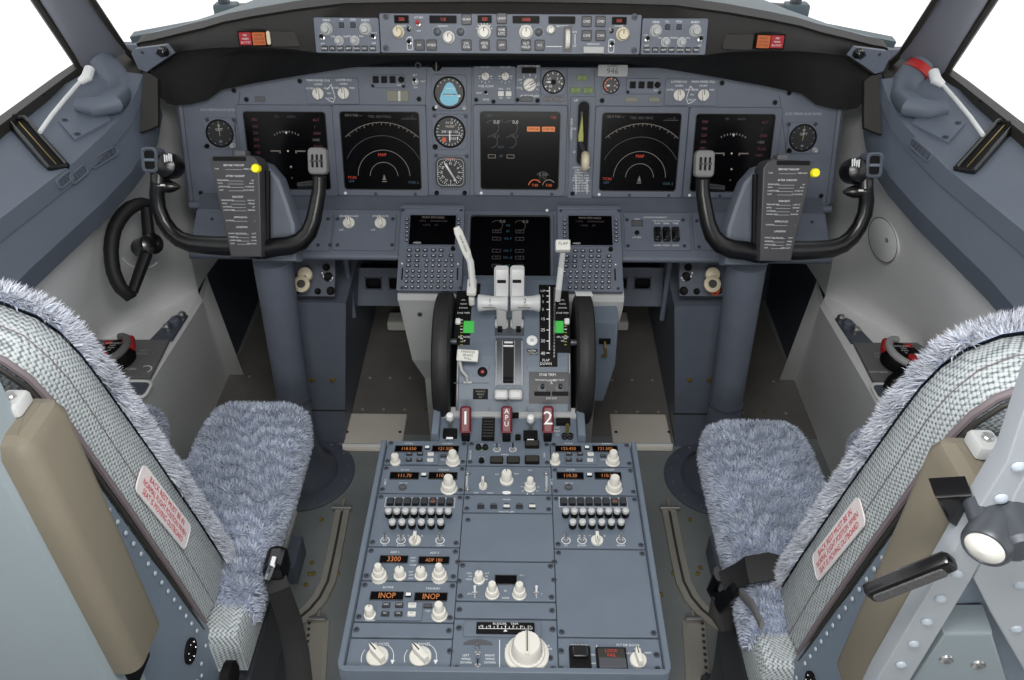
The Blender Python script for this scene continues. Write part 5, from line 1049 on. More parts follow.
# speed brake lever
f = QP(471.5, 304, .004); k1 = QP(473.5, 291, .05); h1 = F_TQ.uv(470.5, 262, .13); t1 = F_TQ.uv(457, 229, .185)
K1 = V((h1.x, h1.y, .13)); T1 = V((t1.x, t1.y, .185))
b = MB(); b.tube([f, k1, K1, T1], [.006, .0062, .0068, .006], 'lever', 12, flat=.55, up=(0, 0, 1)); sb = b.build('speed_brake_lever', TQ)
d = (T1 - K1).normalized(); b = MB(); b.tube([K1.lerp(T1, .15), K1.lerp(T1, .3), K1.lerp(T1, .9), T1 + d * .004], [.007, .0085, .0085, .006], 'plate_white', 10, flat=.5, up=(0, 0, 1)); hd = b.build('handle', sb)
mid = K1.lerp(T1, .58); bx = MB(); vv = d; nn = (V((0, -.15, 1)) - vv * vv.dot(V((0, -.15, 1)))).normalized(); uu = vv.cross(nn); Tm = MX(((vv.x, -uu.x, nn.x, mid.x), (vv.y, -uu.y, nn.y, mid.y), (vv.z, -uu.z, nn.z, mid.z), (0, 0, 0, 1))); bx.T = Tm; bx.text('SPEED BRAKE', 0, 0, .0048, .004, 'frame_dark'); bx.T = None; bx.build('lettering', hd, fix=False)
p = QP(471.8, 287.5, .05); b = MB(); b.T = qframe(p); b.box((0, 0, 0), (.018, .040, .010), 'plate_white', .002); b.add([(-.005, -.003, .0053), (-.005, .009, .0053), (.006, .003, .0053)], [(0, 1, 2)], 'frame_dark'); b.T = None; b.build('arrow_plate', sb)
p = QP(471.8, 299.5, .02); b = MB(); b.T = qframe(p); b.box((0, 0, 0), (.011, .016, .02), 'plate_white', .002); b.T = None; b.build('lever_foot', sb)
# flap lever
f = QP(557.5, 301, .004); h1 = F_TQ.uv(561, 268, .09); t1 = F_TQ.uv(563, 252, .125); hh = F_TQ.uv(562.8, 246, .14)
b = MB(); b.tube([f, QP(558.5, 290, .03), V((h1.x, h1.y, .09)), V((t1.x, t1.y, .125))], [.0055, .006, .006, .005], 'lever', 10, flat=.6, up=(0, 0, 1)); fb = b.build('flap_lever', TQ)
b = MB(); b.T = MX.Translation((hh.x, hh.y, .14)) @ MX.Rotation(rad(20), 4, 'X'); b.box((0, 0, 0), (.029, .022, .018), 'plate_white', .003); b.text('FLAP', 0, .002, .0093, .006, 'frame_dark'); b.T = None; b.build('handle', fb)
# trim wheels
for px, dim, hub in ((446.8, 0, 1), (580.8, 1, -1)):
    c = F_TQ.uv(px, 346, .0); cx = c.x; R = .128; cy = QP(508, 346).y; cz = hq(cy) - .045
    b = MB(); T = MX.Translation((cx, cy, cz)) @ MX.Rotation(pi / 2, 4, 'Y'); b.T = T
    b.lathe([(.085, -.014), (.118, -.0165), (.126, -.013), (.1295, -.004), (.1295, .004), (.126, .013), (.118, .0165), (.085, .014)], 'rubber', 72)
    wh = None
    b.lathe([(.03, -.010), (.086, -.010), (.086, .010), (.03, .010), (.0, .012)], 'black', 40); b.T = None; wh = b.build('trim_wheel', TQ)
    b = MB(); a = rad(62 if dim else 118); b.T = T
    b.tube([(-.06, 0, 0), (-.06, 0, hub * .025)], .006, 'dark_metal', 10) ; b.T = None; b.build('crank_handle', wh)
    if dim:
        b = MB(); b.T = T; pts = [(cos(rad(t)) * .1305, sin(rad(t)) * .1305) for t in ()]; 
        for t0 in range(196, 222, 5):
            a0, a1 = rad(t0 - 90 + 10), rad(t0 - 85 + 10); r0 = .131
            b.add([(cos(a0) * r0, sin(a0) * r0, -.016), (cos(a1) * r0, sin(a1) * r0, -.016), (cos(a1) * r0, sin(a1) * r0, .016), (cos(a0) * r0, sin(a0) * r0, .016)], [(0, 1, 2, 3)], 'white')
        b.T = None; b.build('wheel_mark', wh, fix=False, label='white band on the black rim')
LQT.build('lettering', TQ, fix=False)

# ================================================================ aft pedestal
F_PED = Frame((0, .85, .505), n=(0, 0, 1))
P0, P1, P2, P3 = F_PED.uv(346, 668), F_PED.uv(669, 668), F_PED.uv(381, 444), F_PED.uv(631, 444)
xw = (P1.x - P0.x + P3.x - P2.x) / 4; cx0 = (P0.x + P1.x + P2.x + P3.x) / 4; ya, yb = P0.y - .006, P2.y - .006
PED = thing('aft_pedestal', 'blue-grey centre pedestal tray full of radio panels between the two seats', 'pedestal', F_PED.M.copy())
b = MB(); b.box((cx0, (ya + yb) / 2, -.255), (xw * 2, yb - ya, .50), 'pedestal'); b.box((cx0, (ya + yb) / 2, -.006), (xw * 2 - .004, yb - ya, .008), 'pedestal_dark'); b.build('body', PED)
b = MB(); w = .009; o_ = rr(xw * 2 + .008, yb - ya + .008, .010, 4, cx0, (ya + yb) / 2 - .002); i_ = rr(xw * 2 - .010, yb - ya - .006, .004, 4, cx0, (ya + yb) / 2); xo, xi, y0_, y1_ = xw + .004, xw - .005, ya - .006, yb + .004; U_ = [(xo - .0, y1_), (xo, y0_ + .012), (xo - .0035, y0_ + .0035), (xo - .012, y0_), (-xo + .012, y0_), (-xo + .0035, y0_ + .0035), (-xo, y0_ + .012), (-xo, y1_), (-xi, y1_), (-xi, ya + .003), (xi, ya + .003), (xi, y1_)]; b.prism([(x + cx0, y) for x, y in U_], -.09, .013, 'pedestal', .0015); b.build('rim', PED)
XC = [F_PED.uv(375, 500).x, F_PED.uv(464, 497).x, F_PED.uv(552, 497).x, F_PED.uv(636, 500).x]
XC[0] = cx0 - xw + .006; XC[3] = cx0 + xw - .006
def pmod(col, nm, lb, y0, y1, cat='radio panel', screws=True, **k):
    v0, v1 = F_PED.uv(508, y0).y, F_PED.uv(508, y1).y
    M_ = Mod(F_PED, nm, lb, cat, 400, y0, 500, y1, plate=None, h0=.0, **k)
    x0, x1 = XC[col], XC[col + 1]; M_.w = x1 - x0; M_.c = V(((x0 + x1) / 2, (v0 + v1) / 2)); M_.h = v0 - v1; M_.th = .005
    M_.root.matrix_world = F_PED.sub(M_.c.x, M_.c.y, 0)
    a, c = F_PED.uv(450, (y0 + y1) / 2), F_PED.uv(550, (y0 + y1) / 2); M_.scale = (c.x - a.x) / 100
    b = MB(); b.prism(rr(M_.w - .0012, M_.h - .0012, .002, 2), 0, .005, 'pedestal', .0008); b.build('face_plate', M_.root)
    if screws:
        n = 2 if M_.h > .03 else 1
        for sx in (-1, 1):
            for sy in ([-1, 1] if n == 2 else [0]): inst(k_screw(.0034), 'fastener', M_.root, (sx * (M_.w / 2 - .0065), sy * (M_.h / 2 - .0075), .005), random.uniform(0, 3))
    return M_
side = ('captain', 'first officer')
for col in (0, 2):
    c = 0 if col == 0 else 1; dx = 0 if c == 0 else 165; tw = 'left' if c == 0 else 'right'
    # VHF
    M_ = pmod(col, 'radio_panel', 'two-window radio panel with keys in the far %s corner of the pedestal' % tw, 443.5, 467.5, group='communication radio panels')
    X = (lambda x: x) if c == 0 else (lambda x: x + 159.6)
    M_.disp(X(396), 446, X(421.5), 452.2, '118.550' if c == 0 else '123.450', name='readout'); M_.disp(X(433), 446, X(458), 452.2, '121.500', name='readout')
    M_.btn(X(427.3), 448.2, 5, 4.2, None, 'black', 'white'); M_.txt(X(409), 443.6, 'ACTIVE', 1.7); M_.txt(X(447.5), 443.8, 'STANDBY', 1.7)
    M_.knob(k_double, X(453), 462, 6.2, .026); M_.knob(k_round, X(395.5), 462.5, 4, .019)
    a, d = M_.P(X(405), 454.5), M_.P(X(438), 465); b = MB(); b.prism(rr(d.x - a.x, a.y - d.y, .002, 2, (a.x + d.x) / 2, (a.y + d.y) / 2), .005, .0085, 'pedestal', .0008); b.build('key_block', M_.root)
    for i, t in enumerate(('VHF1', 'VHF2', 'VHF3')): M_.btn(X(409.5 + i * 10.7), 456, 6, 3.6, t, 'button' if i < 2 else 'plate_white', d=.007, ts=.35, tm='white' if i < 2 else 'black')
    for i, t in enumerate(('HF1', 'AM', 'HF2')): M_.btn(X(409 + i * 10.7), 462, 6, 3.4, t, 'button' if i < 2 else 'plate_white', d=.007, ts=.35, tm='white' if i < 2 else 'black')
    M_.btn(X(443.5), 456.3, 6, 3.6, None, 'button', 'button_face'); M_.txt(X(395.5), 465.7, 'PNL OFF', 1.4); M_.txt(X(443), 460, 'TEST', 1.4); M_.done()
    # NAV
    M_ = pmod(col, 'navigation_panel', 'two-window radio panel with one big cream knob, on the %s' % tw, 468.5, 496, group='navigation radio panels')
    X = (lambda x: x) if c == 0 else (lambda x: x + 166 - (x - 391) * .02)
    M_.disp(X(391), 472.5, X(418), 479.5, '111.70' if c == 0 else '110.30', name='readout'); M_.disp(X(429.5), 472.5, X(456.5), 479.5, '110.90', name='readout')
    M_.btn(X(424), 475.5, 5.6, 4.4, None, 'black', 'white'); M_.txt(X(405), 470, 'ACTIVE', 1.8); M_.txt(X(444), 470, 'STANDBY', 1.8)
    M_.knob(k_double, X(449), 489, 7.3, .030); M_.knob(lambda r, h, m: k_round(r, h, 'dial_grey'), X(402.7), 487.5, 3.4, .004); M_.txt(X(403), 483.3, 'TEST UP', 1.6); M_.txt(X(385.5), 482, 'NAV %d' % (c + 1), 2, rot=pi / 2); M_.done()
    # audio
    M_ = pmod(col, 'audio_control_panel', 'audio panel with two rows of small white knobs on the %s side' % side[c], 497, 549.5, group='audio control panels')
    X = (lambda x: x) if c == 0 else (lambda x: x + 172 + (x - 391) * .0)
    xs = [390.5 + i * 8.5 for i in range(8)]
    for i, x in enumerate(xs):
        x_ = X(x) if c == 0 else 563.5 + i * 8.5
        M_.btn(x_, 502.5, 7, 9.2, '1\nVHF' if i == 5 + c else None, 'black_gloss', 'button', name='mic_key', d=.005, tm='amber_lit', ts=.2)
    a, d = M_.P(xs[0] - 4.6 if c == 0 else 558.6, 497.4), M_.P(xs[-1] + 4.6 if c == 0 else 628, 508); M_.L.ring(rr(d.x - a.x, a.y - d.y, .001, 2, (a.x + d.x) / 2, (a.y + d.y) / 2), rr(d.x - a.x - .0028, a.y - d.y - .0028, .0006, 2, (a.x + d.x) / 2, (a.y + d.y) / 2), .005, .0056, 'grey_text')
    def vol():
        def f(q):
            q.lathe([(.0048, 0), (.0062, .003), (.0064, .008), (.0058, .0105), (0, .0105)], 'black', 18); q.lathe([(.0052, .010), (.0060, .0125), (.0054, .0165), (.003, .0182), (0, .0184)], 'lever', 18)
        return lib(('volume_knob', 0), f)
    xr_ = [389 + i * 8.5 for i in range(8)] if c == 0 else [565.5 + i * 8.5 for i in range(8)]
    for i, x in enumerate(xr_): M_.put(vol(), 'volume_knob', x, 516.5)
    xr_ = [393 + i * 9.6 for i in range(6)] if c == 0 else [572.5 + i * 9.6 for i in range(6)]
    for i, x in enumerate(xr_): M_.put(vol(), 'volume_knob', x, 527.5)
    for x, t, u in ((385, 'R/T', 'I/C'), (401, 'MASK', 'BOOM'), (440, 'ALT', 'NORM')):
        x_ = x if c == 0 else x + 181 - (0 if x < 430 else .0); M_.put(k_toggle(.012, 'metal', None), 'toggle_switch', x_, 540.5); p = M_.P(x_, 540.5); M_.L.arc(p, .0068, .0012, 0, 2 * pi, .0053, 'white'); M_.txt(x_, 535.8, t, 1.9); M_.txt(x_, 545.6, u, 1.9)
    M_.knob(k_pointer, 415 if c == 0 else 597, 541, 6, .014, pi); M_.txt(422 if c == 0 else 604.5, 536, 'B', 1.8); M_.txt(408.5 if c == 0 else 590, 536, 'V', 1.8); M_.done()
# left column, lower
M_ = pmod(0, 'adf_panel', 'radio panel with four cream knobs and a window reading 3300', 550.5, 583.5)
M_.disp(381, 556, 407, 563, '3300', name='readout', hh=.75); M_.disp(419.5, 557, 448.5, 564, 'ADF 180', name='readout')
for x in (379.5, 439.5): M_.knob(k_triple, x, 577.5, 7.4, .030)
for x in (400, 421): M_.knob(k_round, x, 576, 5, .017)
M_.txt(395, 552.3, 'ADF 1', 2.4); M_.txt(434.5, 553, 'ADF 2', 2.4); M_.txt(413, 558, 'ANT', 1.8); M_.txt(413, 561, 'TEST', 1.8); M_.txt(413, 565.3, 'TONE', 1.8)
for i, t in enumerate(('ADF', 'OFF', 'ANT')): M_.txt(411, 572 + i * 3.2, t, 1.8)
M_.done()
M_ = pmod(0, 'radio_panel', 'radio panel whose two windows read INOP, near left of the pedestal', 584.5, 625)
for x0, x1, y in ((371.5, 402.5, 592), (415.5, 446.5, 593)): M_.disp(x0, y, x1, y + 8, 'INOP', name='readout', hh=.72)
M_.btn(408.5, 595.5, 6, 4.6, None, 'black', 'white'); M_.txt(388, 587.5, 'ACTIVE', 2.3); M_.txt(433, 588.7, 'STANDBY', 2.3)
M_.knob(k_double, 439.5, 615.5, 7, .028); M_.knob(k_round, 370, 615.5, 4.6, .019); M_.txt(370, 620.5, 'PNL OFF', 1.8)
a, d = M_.P(378, 603), M_.P(421.5, 621.5); b = MB(); b.prism(rr(d.x - a.x, a.y - d.y, .002, 2, (a.x + d.x) / 2, (a.y + d.y) / 2), .005, .0085, 'pedestal', .0008); b.build('key_block', M_.root)
for i, t in enumerate(('VHF1', 'VHF2', 'VHF3')): M_.btn(386.5 + i * 13, 607.3, 8, 4.8, t, 'button' if i < 2 else 'plate_white', d=.007, ts=.35, tm='white' if i < 2 else 'black')
for i, t in enumerate(('HF1', 'HF2', 'AM')): M_.btn(385.5 + i * 13.2, 616, 8, 4.4, t, 'button' if i < 2 else 'plate_white', d=.007, ts=.35, tm='white' if i < 2 else 'black')
M_.btn(428, 606.5, 8, 4.6, None, 'button', 'button_face'); M_.txt(428, 611, 'TEST', 1.8); M_.done()
M_ = pmod(0, 'blank_panel', 'narrow blank plate between the INOP radio and the flood light knobs', 626, 641, cat='blank panel'); M_.done()
M_ = pmod(0, 'lighting_panel', 'panel with large cream FLOOD and PANEL knobs on the pedestal', 642, 671, cat='control panel', screws=False)
for x, t in ((377.5, 'FLOOD'), (420.5, 'PANEL')):
    M_.knob(k_pointer, x, 657.5, 11, .018, .75); M_.txt(x + 4, 644.3, t, 3.1); M_.txt(x - 12, 668.3, 'OFF', 2.4); p = M_.P(x, 657.5); M_.L.arc(p, .0225, .0008, rad(-10), rad(60), .0053, 'white'); M_.L.arc(p, .0225, .0008, rad(150), rad(200), .0053, 'white')
    q = p + V((cos(rad(-14)) * .0225, sin(rad(-14)) * .0225)); M_.L.add([(q.x - .003, q.y + .002, .0053), (q.x + .003, q.y + .002, .0053), (q.x, q.y - .005, .0053)], [(0, 1, 2)], 'white')
for x, y in ((357, 668), (449, 669), (450, 651)): M_.put(k_screw(.0036), 'fastener', x, y)
M_.done()
# centre column
M_ = pmod(1, 'cargo_fire_panel', 'panel of dark square lights in the far middle of the pedestal', 443.5, 467.5, cat='control panel')
for x in (478.6, 485.4): M_.knob(lambda r, h, m: k_round(r, h, 'black_gloss'), x, 448.3, 2.6, .008, name='lamp'); p = M_.P(x, 448.3); M_.L.arc(p, .0062, .001, 0, 2 * pi, .0053, 'green_dim')
M_.knob(lambda r, h, m: k_round(r, h, 'black'), 481.5, 461.5, 2.4, .008, name='push_button'); M_.txt(481.5, 457.5, 'TEST', 1.6); M_.txt(482, 444.6, 'EXT', 1.6)
for x in (497, 512.8): M_.put(k_toggle(.012, 'chrome', None), 'toggle_switch', x, 449.5); M_.txt(x, 445, 'FWD' if x < 505 else 'AFT', 1.7); p = M_.P(x, 449.5); M_.L.arc(p, .006, .0012, 0, 2 * pi, .0053, 'white')
for x in (496.7, 513.2): M_.btn(x, 460.5, 13, 9.6, None, 'black', 'frame_dark', name='light_cap')
for y, h_ in ((445.5, 9), (461, 9.5)): M_.btn(532, y, 14.5, h_, None, 'black', 'frame_dark', name='light_cap', d=.007)
M_.txt(505, 454.8, 'ARMED', 1.6); M_.txt(470.5, 455, 'CARGO FIRE', 1.6, rot=pi / 2); M_.txt(544.5, 455, 'DISCH', 1.6, rot=pi / 2); M_.done()
M_ = pmod(1, 'weather_radar_panel', 'panel with three cream knobs and a white oval, behind the dark square lights', 468.5, 496, cat='control panel', screws=False)
M_.knob(k_pointer, 483, 487, 4.2, .02, pi); M_.knob(k_round, 506.6, 481, 5.4, .022); M_.knob(k_double, 530, 488, 5.2, .024)
p = M_.P(506.6, 493); M_.L.prism([(p.x + .0075 * cos(a * .3), p.y + .0035 * sin(a * .3)) for a in range(21)], .005, .0062, 'white')
for i in range(9): a = rad(i * 40 - 70); q = M_.P(530, 488); M_.L.line((q.x + cos(a) * .0125, q.y + sin(a) * .0125), (q.x + cos(a) * .016, q.y + sin(a) * .016), .001, .0053, 'white')
M_.txt(530, 470.5, 'TILT', 1.7); M_.txt(497, 474.5, 'WX', 1.7); M_.txt(516.5, 474, 'MAP', 1.7); M_.txt(476, 493, 'TEST', 1.7); M_.txt(490, 493, 'GAIN', 1.7)
for x, y in ((467.8, 474.3), (467.3, 490), (546, 474.3), (546.3, 491)): M_.put(lib(('thumb_screw', 0), lambda q: q.lathe([(.0045, 0), (.004, .004), (.003, .005), (0, .005)], 'metal', 14)), 'thumb_screw', x, y)
for x in (466.8, 546.5): p, q = M_.P(x, 476), M_.P(x, 488); M_.L.line(p, q, .0035, .0052, 'light_grey')
M_.done()
M_ = pmod(1, 'mode_button_panel', 'narrow panel with a row of five small buttons in the middle of the pedestal', 497, 514.5, cat='control panel')
for i, x in enumerate((480.8, 493.7, 506.6, 519.4, 532.3)): M_.btn(x, 507.3, 7, 4.2, None, 'button', 'plate_white' if i in (2, 4) else 'key_dark'); M_.ln(x - 2.5, 503.4, x + 2.5, 503.4, .7, 'frame_dark')
M_.txt(506.6, 499.7, 'MODE', 1.8); M_.txt(506.5, 512, 'PUSH TO SET', 1.8); M_.done()
M_ = pmod(1, 'blank_panel', 'large blank plate in the middle of the pedestal ahead of the transponder knobs', 515.5, 563, cat='blank panel', screws=False)
for x, y in ((458, 562), (554.5, 562)): M_.put(k_screw(.0036), 'fastener', x, y)
M_.screws(((468, 520),)); M_.done()
M_ = pmod(1, 'transponder_panel', 'pedestal panel with one dark window between two cream knobs', 564, 603, cat='radio panel')
M_.disp(495.6, 575.5, 516.2, 584.4, None, name='readout'); M_.knob(k_round, 479, 580.5, 4.6, .018); M_.knob(k_double, 492.3, 594, 6.2, .026); M_.knob(k_double, 519.3, 594.5, 6.2, .026)
for x in (474.8, 536.4): M_.put(k_toggle(.012, 'white', None), 'toggle_switch', x, 593.5); M_.ln(x, 589, x, 598, .5); M_.txt(x + (-5 if x < 500 else 5), 594, 'ATC' if x < 500 else '2', 1.8)
for i, (t, u) in enumerate((('STBY', 'ALT'), ('ON', 'TA'), ('XPND', 'RA'))): M_.txt(472, 573.5 + i * 3, t, 1.7, ax=1); M_.txt(485, 573.5 + i * 3, u, 1.7, ax=-1)
M_.txt(505.5, 591, 'ID', 2); M_.txt(505.5, 598.2, 'XPDR', 2); M_.txt(522, 575.5, 'ATC', 1.7); M_.screws(((459, 581), (554, 580))); M_.done()
M_ = pmod(1, 'blank_panel', 'narrow blank plate ahead of the rudder trim scale', 604, 620.5, cat='blank panel'); M_.done()
M_ = pmod(1, 'rudder_trim_panel', 'panel with the large white rudder trim knob and black trim scale', 621.5, 671, cat='control panel', screws=False)
a, d = M_.P(464, 621.8), M_.P(541, 638); b = MB(); b.prism(rr(d.x - a.x, a.y - d.y, .002, 2, (a.x + d.x) / 2, (a.y + d.y) / 2), .005, .008, 'pedestal', .001); b.build('scale_mount', M_.root)
a, d = M_.P(476.7, 623, .008), M_.P(534.6, 634.6, .008); w_, h_ = d.x - a.x, a.y - d.y; c_ = (a + d) / 2; b = MB(); b.prism(rr(w_, h_, .001, 2), 0, .003, 'black', .0005); b.line((-w_ * .46, -h_ * .12), (w_ * .46, -h_ * .12), .0008, .0033, 'white')
for i in range(-7, 8): b.line((i * w_ * .065, -h_ * .12), (i * w_ * .065, h_ * (.1 if i % 2 else .2)), .0008, .0033, 'white')
b.text('RUDDER    TRIM', 0, h_ * .33, .0033, h_ * .2, 'white')
for i, t in enumerate('15 10 5 0 5 10 15'.split()): b.text(t, (i - 3) * w_ * .14, h_ * .1, .0034, h_ * .16, 'white')
b.add([(-.003, -h_ * .38, .0035), (.003, -h_ * .38, .0035), (0, -h_ * .16, .0035)], [(0, 1, 2)], 'white'); b.build('trim_indicator', M_.root, MX.Translation((c_.x, c_.y, .008)))
p = M_.P(478, 642.5); b = MB(); b.prism([(p.x + .028 * cos(a * pi / 12) * .75, p.y + .009 * sin(a * pi / 12) - .004) for a in range(13)], .005, .0056, 'dial_grey'); b.build('thumb_recess', M_.root)
for y in (653.5, 666): M_.put(k_toggle(.016, 'chrome', None), 'aileron_trim_switch', 477.8, y)
for i, (t, u) in enumerate((('LEFT', 'RIGHT'), ('WING', 'WING'), ('DOWN', 'DOWN'))): M_.txt(466, 655.5 + i * 3.6, t, 2.3); M_.txt(490, 655.5 + i * 3.6, u, 2.3)
M_.ln(499.6, 640, 499.6, 670, .7)
p = M_.P(526.8, 654.5); b = MB(); r_ = .0315; b.lathe([(r_, 0), (r_ * .98, .003), (r_ * .82, .005), (r_ * .78, .008), (0, .008)], 'cream', 48); b.lathe([(r_ * .74, .006), (r_ * .68, .012), (r_ * .66, .026), (r_ * .58, .030), (0, .030)], 'cream', 40, flute=.04); b.box((0, -.001, .031), (.005, r_ * 1.15, .005), 'cream', .001); b.line((0, -r_ * .5), (0, r_ * .55), .0016, .0338, 'black'); b.build('rudder_trim_knob', M_.root, MX.Translation((p.x, p.y, .005)))
M_.txt(510, 645.5, 'NOSE', 2.3); M_.txt(508, 648.8, 'LEFT', 2.3); M_.txt(545.5, 646, 'NOSE', 2.3); M_.txt(547.5, 649.3, 'RIGHT', 2.3)
for x, y in ((456.5, 668), (553, 669), (459, 628), (552.5, 629.5), (550, 658)): M_.put(k_screw(.0036), 'fastener', x, y)
M_.done()
# right column, lower
M_ = pmod(2, 'blank_panel', 'large blank plate on the near right of the pedestal', 550.5, 638, cat='blank panel'); M_.done()
M_ = pmod(2, 'door_lock_panel', 'panel with black trim switch and red LOCK FAIL light', 639, 671, cat='control panel', screws=False)
p = M_.P(580, 659); b = MB(); b.prism(rr(.030, .036, .003), 0, .006, 'black', .001); b.prism(rr(.022, .018, .003, 3, 0, .005), .006, .013, 'black_gloss', .002); b.build('stab_trim_switch', M_.root, MX.Translation((p.x, p.y, .005)))
M_.txt(579.5, 645.8, 'STAB TRIM', 2.7); M_.txt(591.5, 655, 'OVRD', 1.9); M_.txt(591.5, 663.5, 'NORM', 1.9); M_.ln(596.7, 645, 597.6, 670, .7); M_.txt(628, 645.3, 'FLT DK DOOR', 2.5)
p = M_.P(611.5, 660.5); b = MB(); b.prism(rr(.043, .036, .002), 0, .005, 'black', .001); b.build('light_frame', M_.root, MX.Translation((p.x, p.y, .005)))
p = M_.P(611, 656); b = MB(); b.prism(rr(.038, .016, .001), 0, .0075, 'frame_dark', .001); b.text('LOCK', 0, .0032, .0077, .0046, 'red_dim'); b.text('FAIL', 0, -.0035, .0077, .0046, 'red_dim'); b.build('lock_fail_light', M_.root, MX.Translation((p.x, p.y, .005)), label='red lettered lock fail light')
p = M_.P(612.5, 665.5); b = MB(); b.prism(rr(.038, .015, .001), 0, .0075, 'button_face', .001); b.build('auto_unlock_light', M_.root, MX.Translation((p.x, p.y, .005)))
M_.knob(k_pointer, 638, 661, 8.4, .018, .15); M_.txt(629, 653.5, 'UNLKD', 1.9); M_.txt(648, 653, 'DENY', 1.9); M_.txt(637.5, 649, 'AUTO', 1.9)
for x, y in ((561, 669), (657.5, 669), (561, 651), (656.5, 655)): M_.put(k_screw(.0036), 'fastener', x, y)
M_.done()

# ================================================================ fire panel between quadrant and pedestal
F_FP = Frame((0, F_PED.at(0, yb, 0).y + .012, .508), n=(0, -.18, .98))
r = thing('fire_handle_unit', 'narrow panel with three dark red fire handles ahead of the pedestal radios', 'control panel', F_FP.M.copy())
a, c = F_FP.uv(432, 440), F_FP.uv(585, 440); t = F_FP.uv(508, 409).y; cxf = (a.x + c.x) / 2
b = MB(); b.prism([(a.x, -.004), (c.x, -.004), (c.x, t), (a.x, t)], -.10, 0, 'pedestal', .002); b.build('base_plate', r)
b = MB(); b.prism([(a.x, t - .022), (c.x, t - .022), (c.x, t), (a.x, t)], 0, .006, 'light_grey', .002); b.build('rear_ledge', r)
for x0, x1 in ((432, 439.5), (577, 585)):
    p, q = F_FP.uv(x0, 438), F_FP.uv(x1, 438); b = MB(); b.prism([(p.x, 0), (q.x, 0), (q.x, t - .004), (p.x, t - .004)], 0, .022, 'pedestal', .003); b.build('side_block', r)
Lf = MB()
for px, tx in ((465.8, '1'), (506.5, 'APU'), (547.5, '2')):
    p = F_FP.uv(px, 441, .0); b = MB(); b.box((p.x, p.y + .005, .010), (.015, .014, .024), 'black', .002); h_ = b.build('fire_handle', r)
    b = MB(); T = MX.Translation((p.x, p.y + .006, .020)) @ MX.Rotation(rad(38), 4, 'X')
    b.T = T; b.prism(rr(.0205, .050, .006, 4, 0, .022), -.006, .010, 'fire_red', .004, both=True); b.box((0, .0, .0095), (.022, .003, .004), 'fire_red', .001); b.T = None; g = b.build('grip', h_, label='dark red fire handle grip marked %s' % tx)
    b = MB(); b.T = T
    if tx == 'APU':
        for i, ch in enumerate('APU'): b.text(ch, 0, .037 - i * .0115, .0104, .0088, 'white')
    else: b.text(tx, 0, .024, .0104, .024, 'white', 0, 1.1)
    b.T = None; b.build('lettering', g, fix=False)
for px, py in ((450.3, 434), (530.4, 436)):
    p = F_FP.uv(px, py); b = MB(); b.box((p.x, p.y - .002, .004), (.026, .018, .010), 'black', .001); g = b.build('test_switch', r); b = MB(); b.tube([(p.x, p.y + .008, .004), (p.x, p.y + .013, .020)], .0035, 'metal', 10); b.lathe([(.003, -.004), (.0065, .0), (.0075, .006), (.006, .013), (0, .015)], 'white', 16, c=(p.x, p.y + .016, .024)); b.build('toggle', g)
    b = MB(); b.box((p.x, p.y - .014, .004), (.014, .006, .006), 'chrome', .001); b.build('latch', g)
p, q = F_FP.uv(481.5, 441), F_FP.uv(495, 420); b = MB(); b.prism([(p.x, p.y), (q.x, p.y), (q.x, q.y), (p.x, q.y)], 0, .008, 'black', .001)
for i in range(7): b.box(((p.x + q.x) / 2, p.y + .005 + i * (q.y - p.y - .008) / 6, .008), (q.x - p.x - .004, .003, .002), 'frame_dark')
b.build('overheat_light', r)
for px, py, w_, h_ in ((563, 423.5, .026, .012), (514, 417, .018, .008), (518, 439, .010, .008)): p = F_FP.uv(px, py); b = MB(); b.box((p.x, p.y, .005), (w_, h_, .010), 'black', .001); b.build('indicator', r)
for px in (564.5, 570): p = F_FP.uv(px, 437.5); b = MB(); b.lathe([(.006, 0), (.006, .007), (.004, .008), (0, .008)], 'black_gloss', 16, c=(p.x, p.y, 0)); b.build('test_lamp', r)
p = F_FP.uv(567, 432); b = MB(); b.tube([(p.x, p.y, 0), (p.x, p.y + .004, .018)], .003, 'gold', 8); b.build('test_toggle', r)
for i in range(3): p = F_FP.uv(557, 428 + i * 3.5); Lf.text(('EXT', 'TEST', '1 2')[i], p.x, p.y, .0006, .004, 'white')
Lf.build('lettering', r, fix=False)

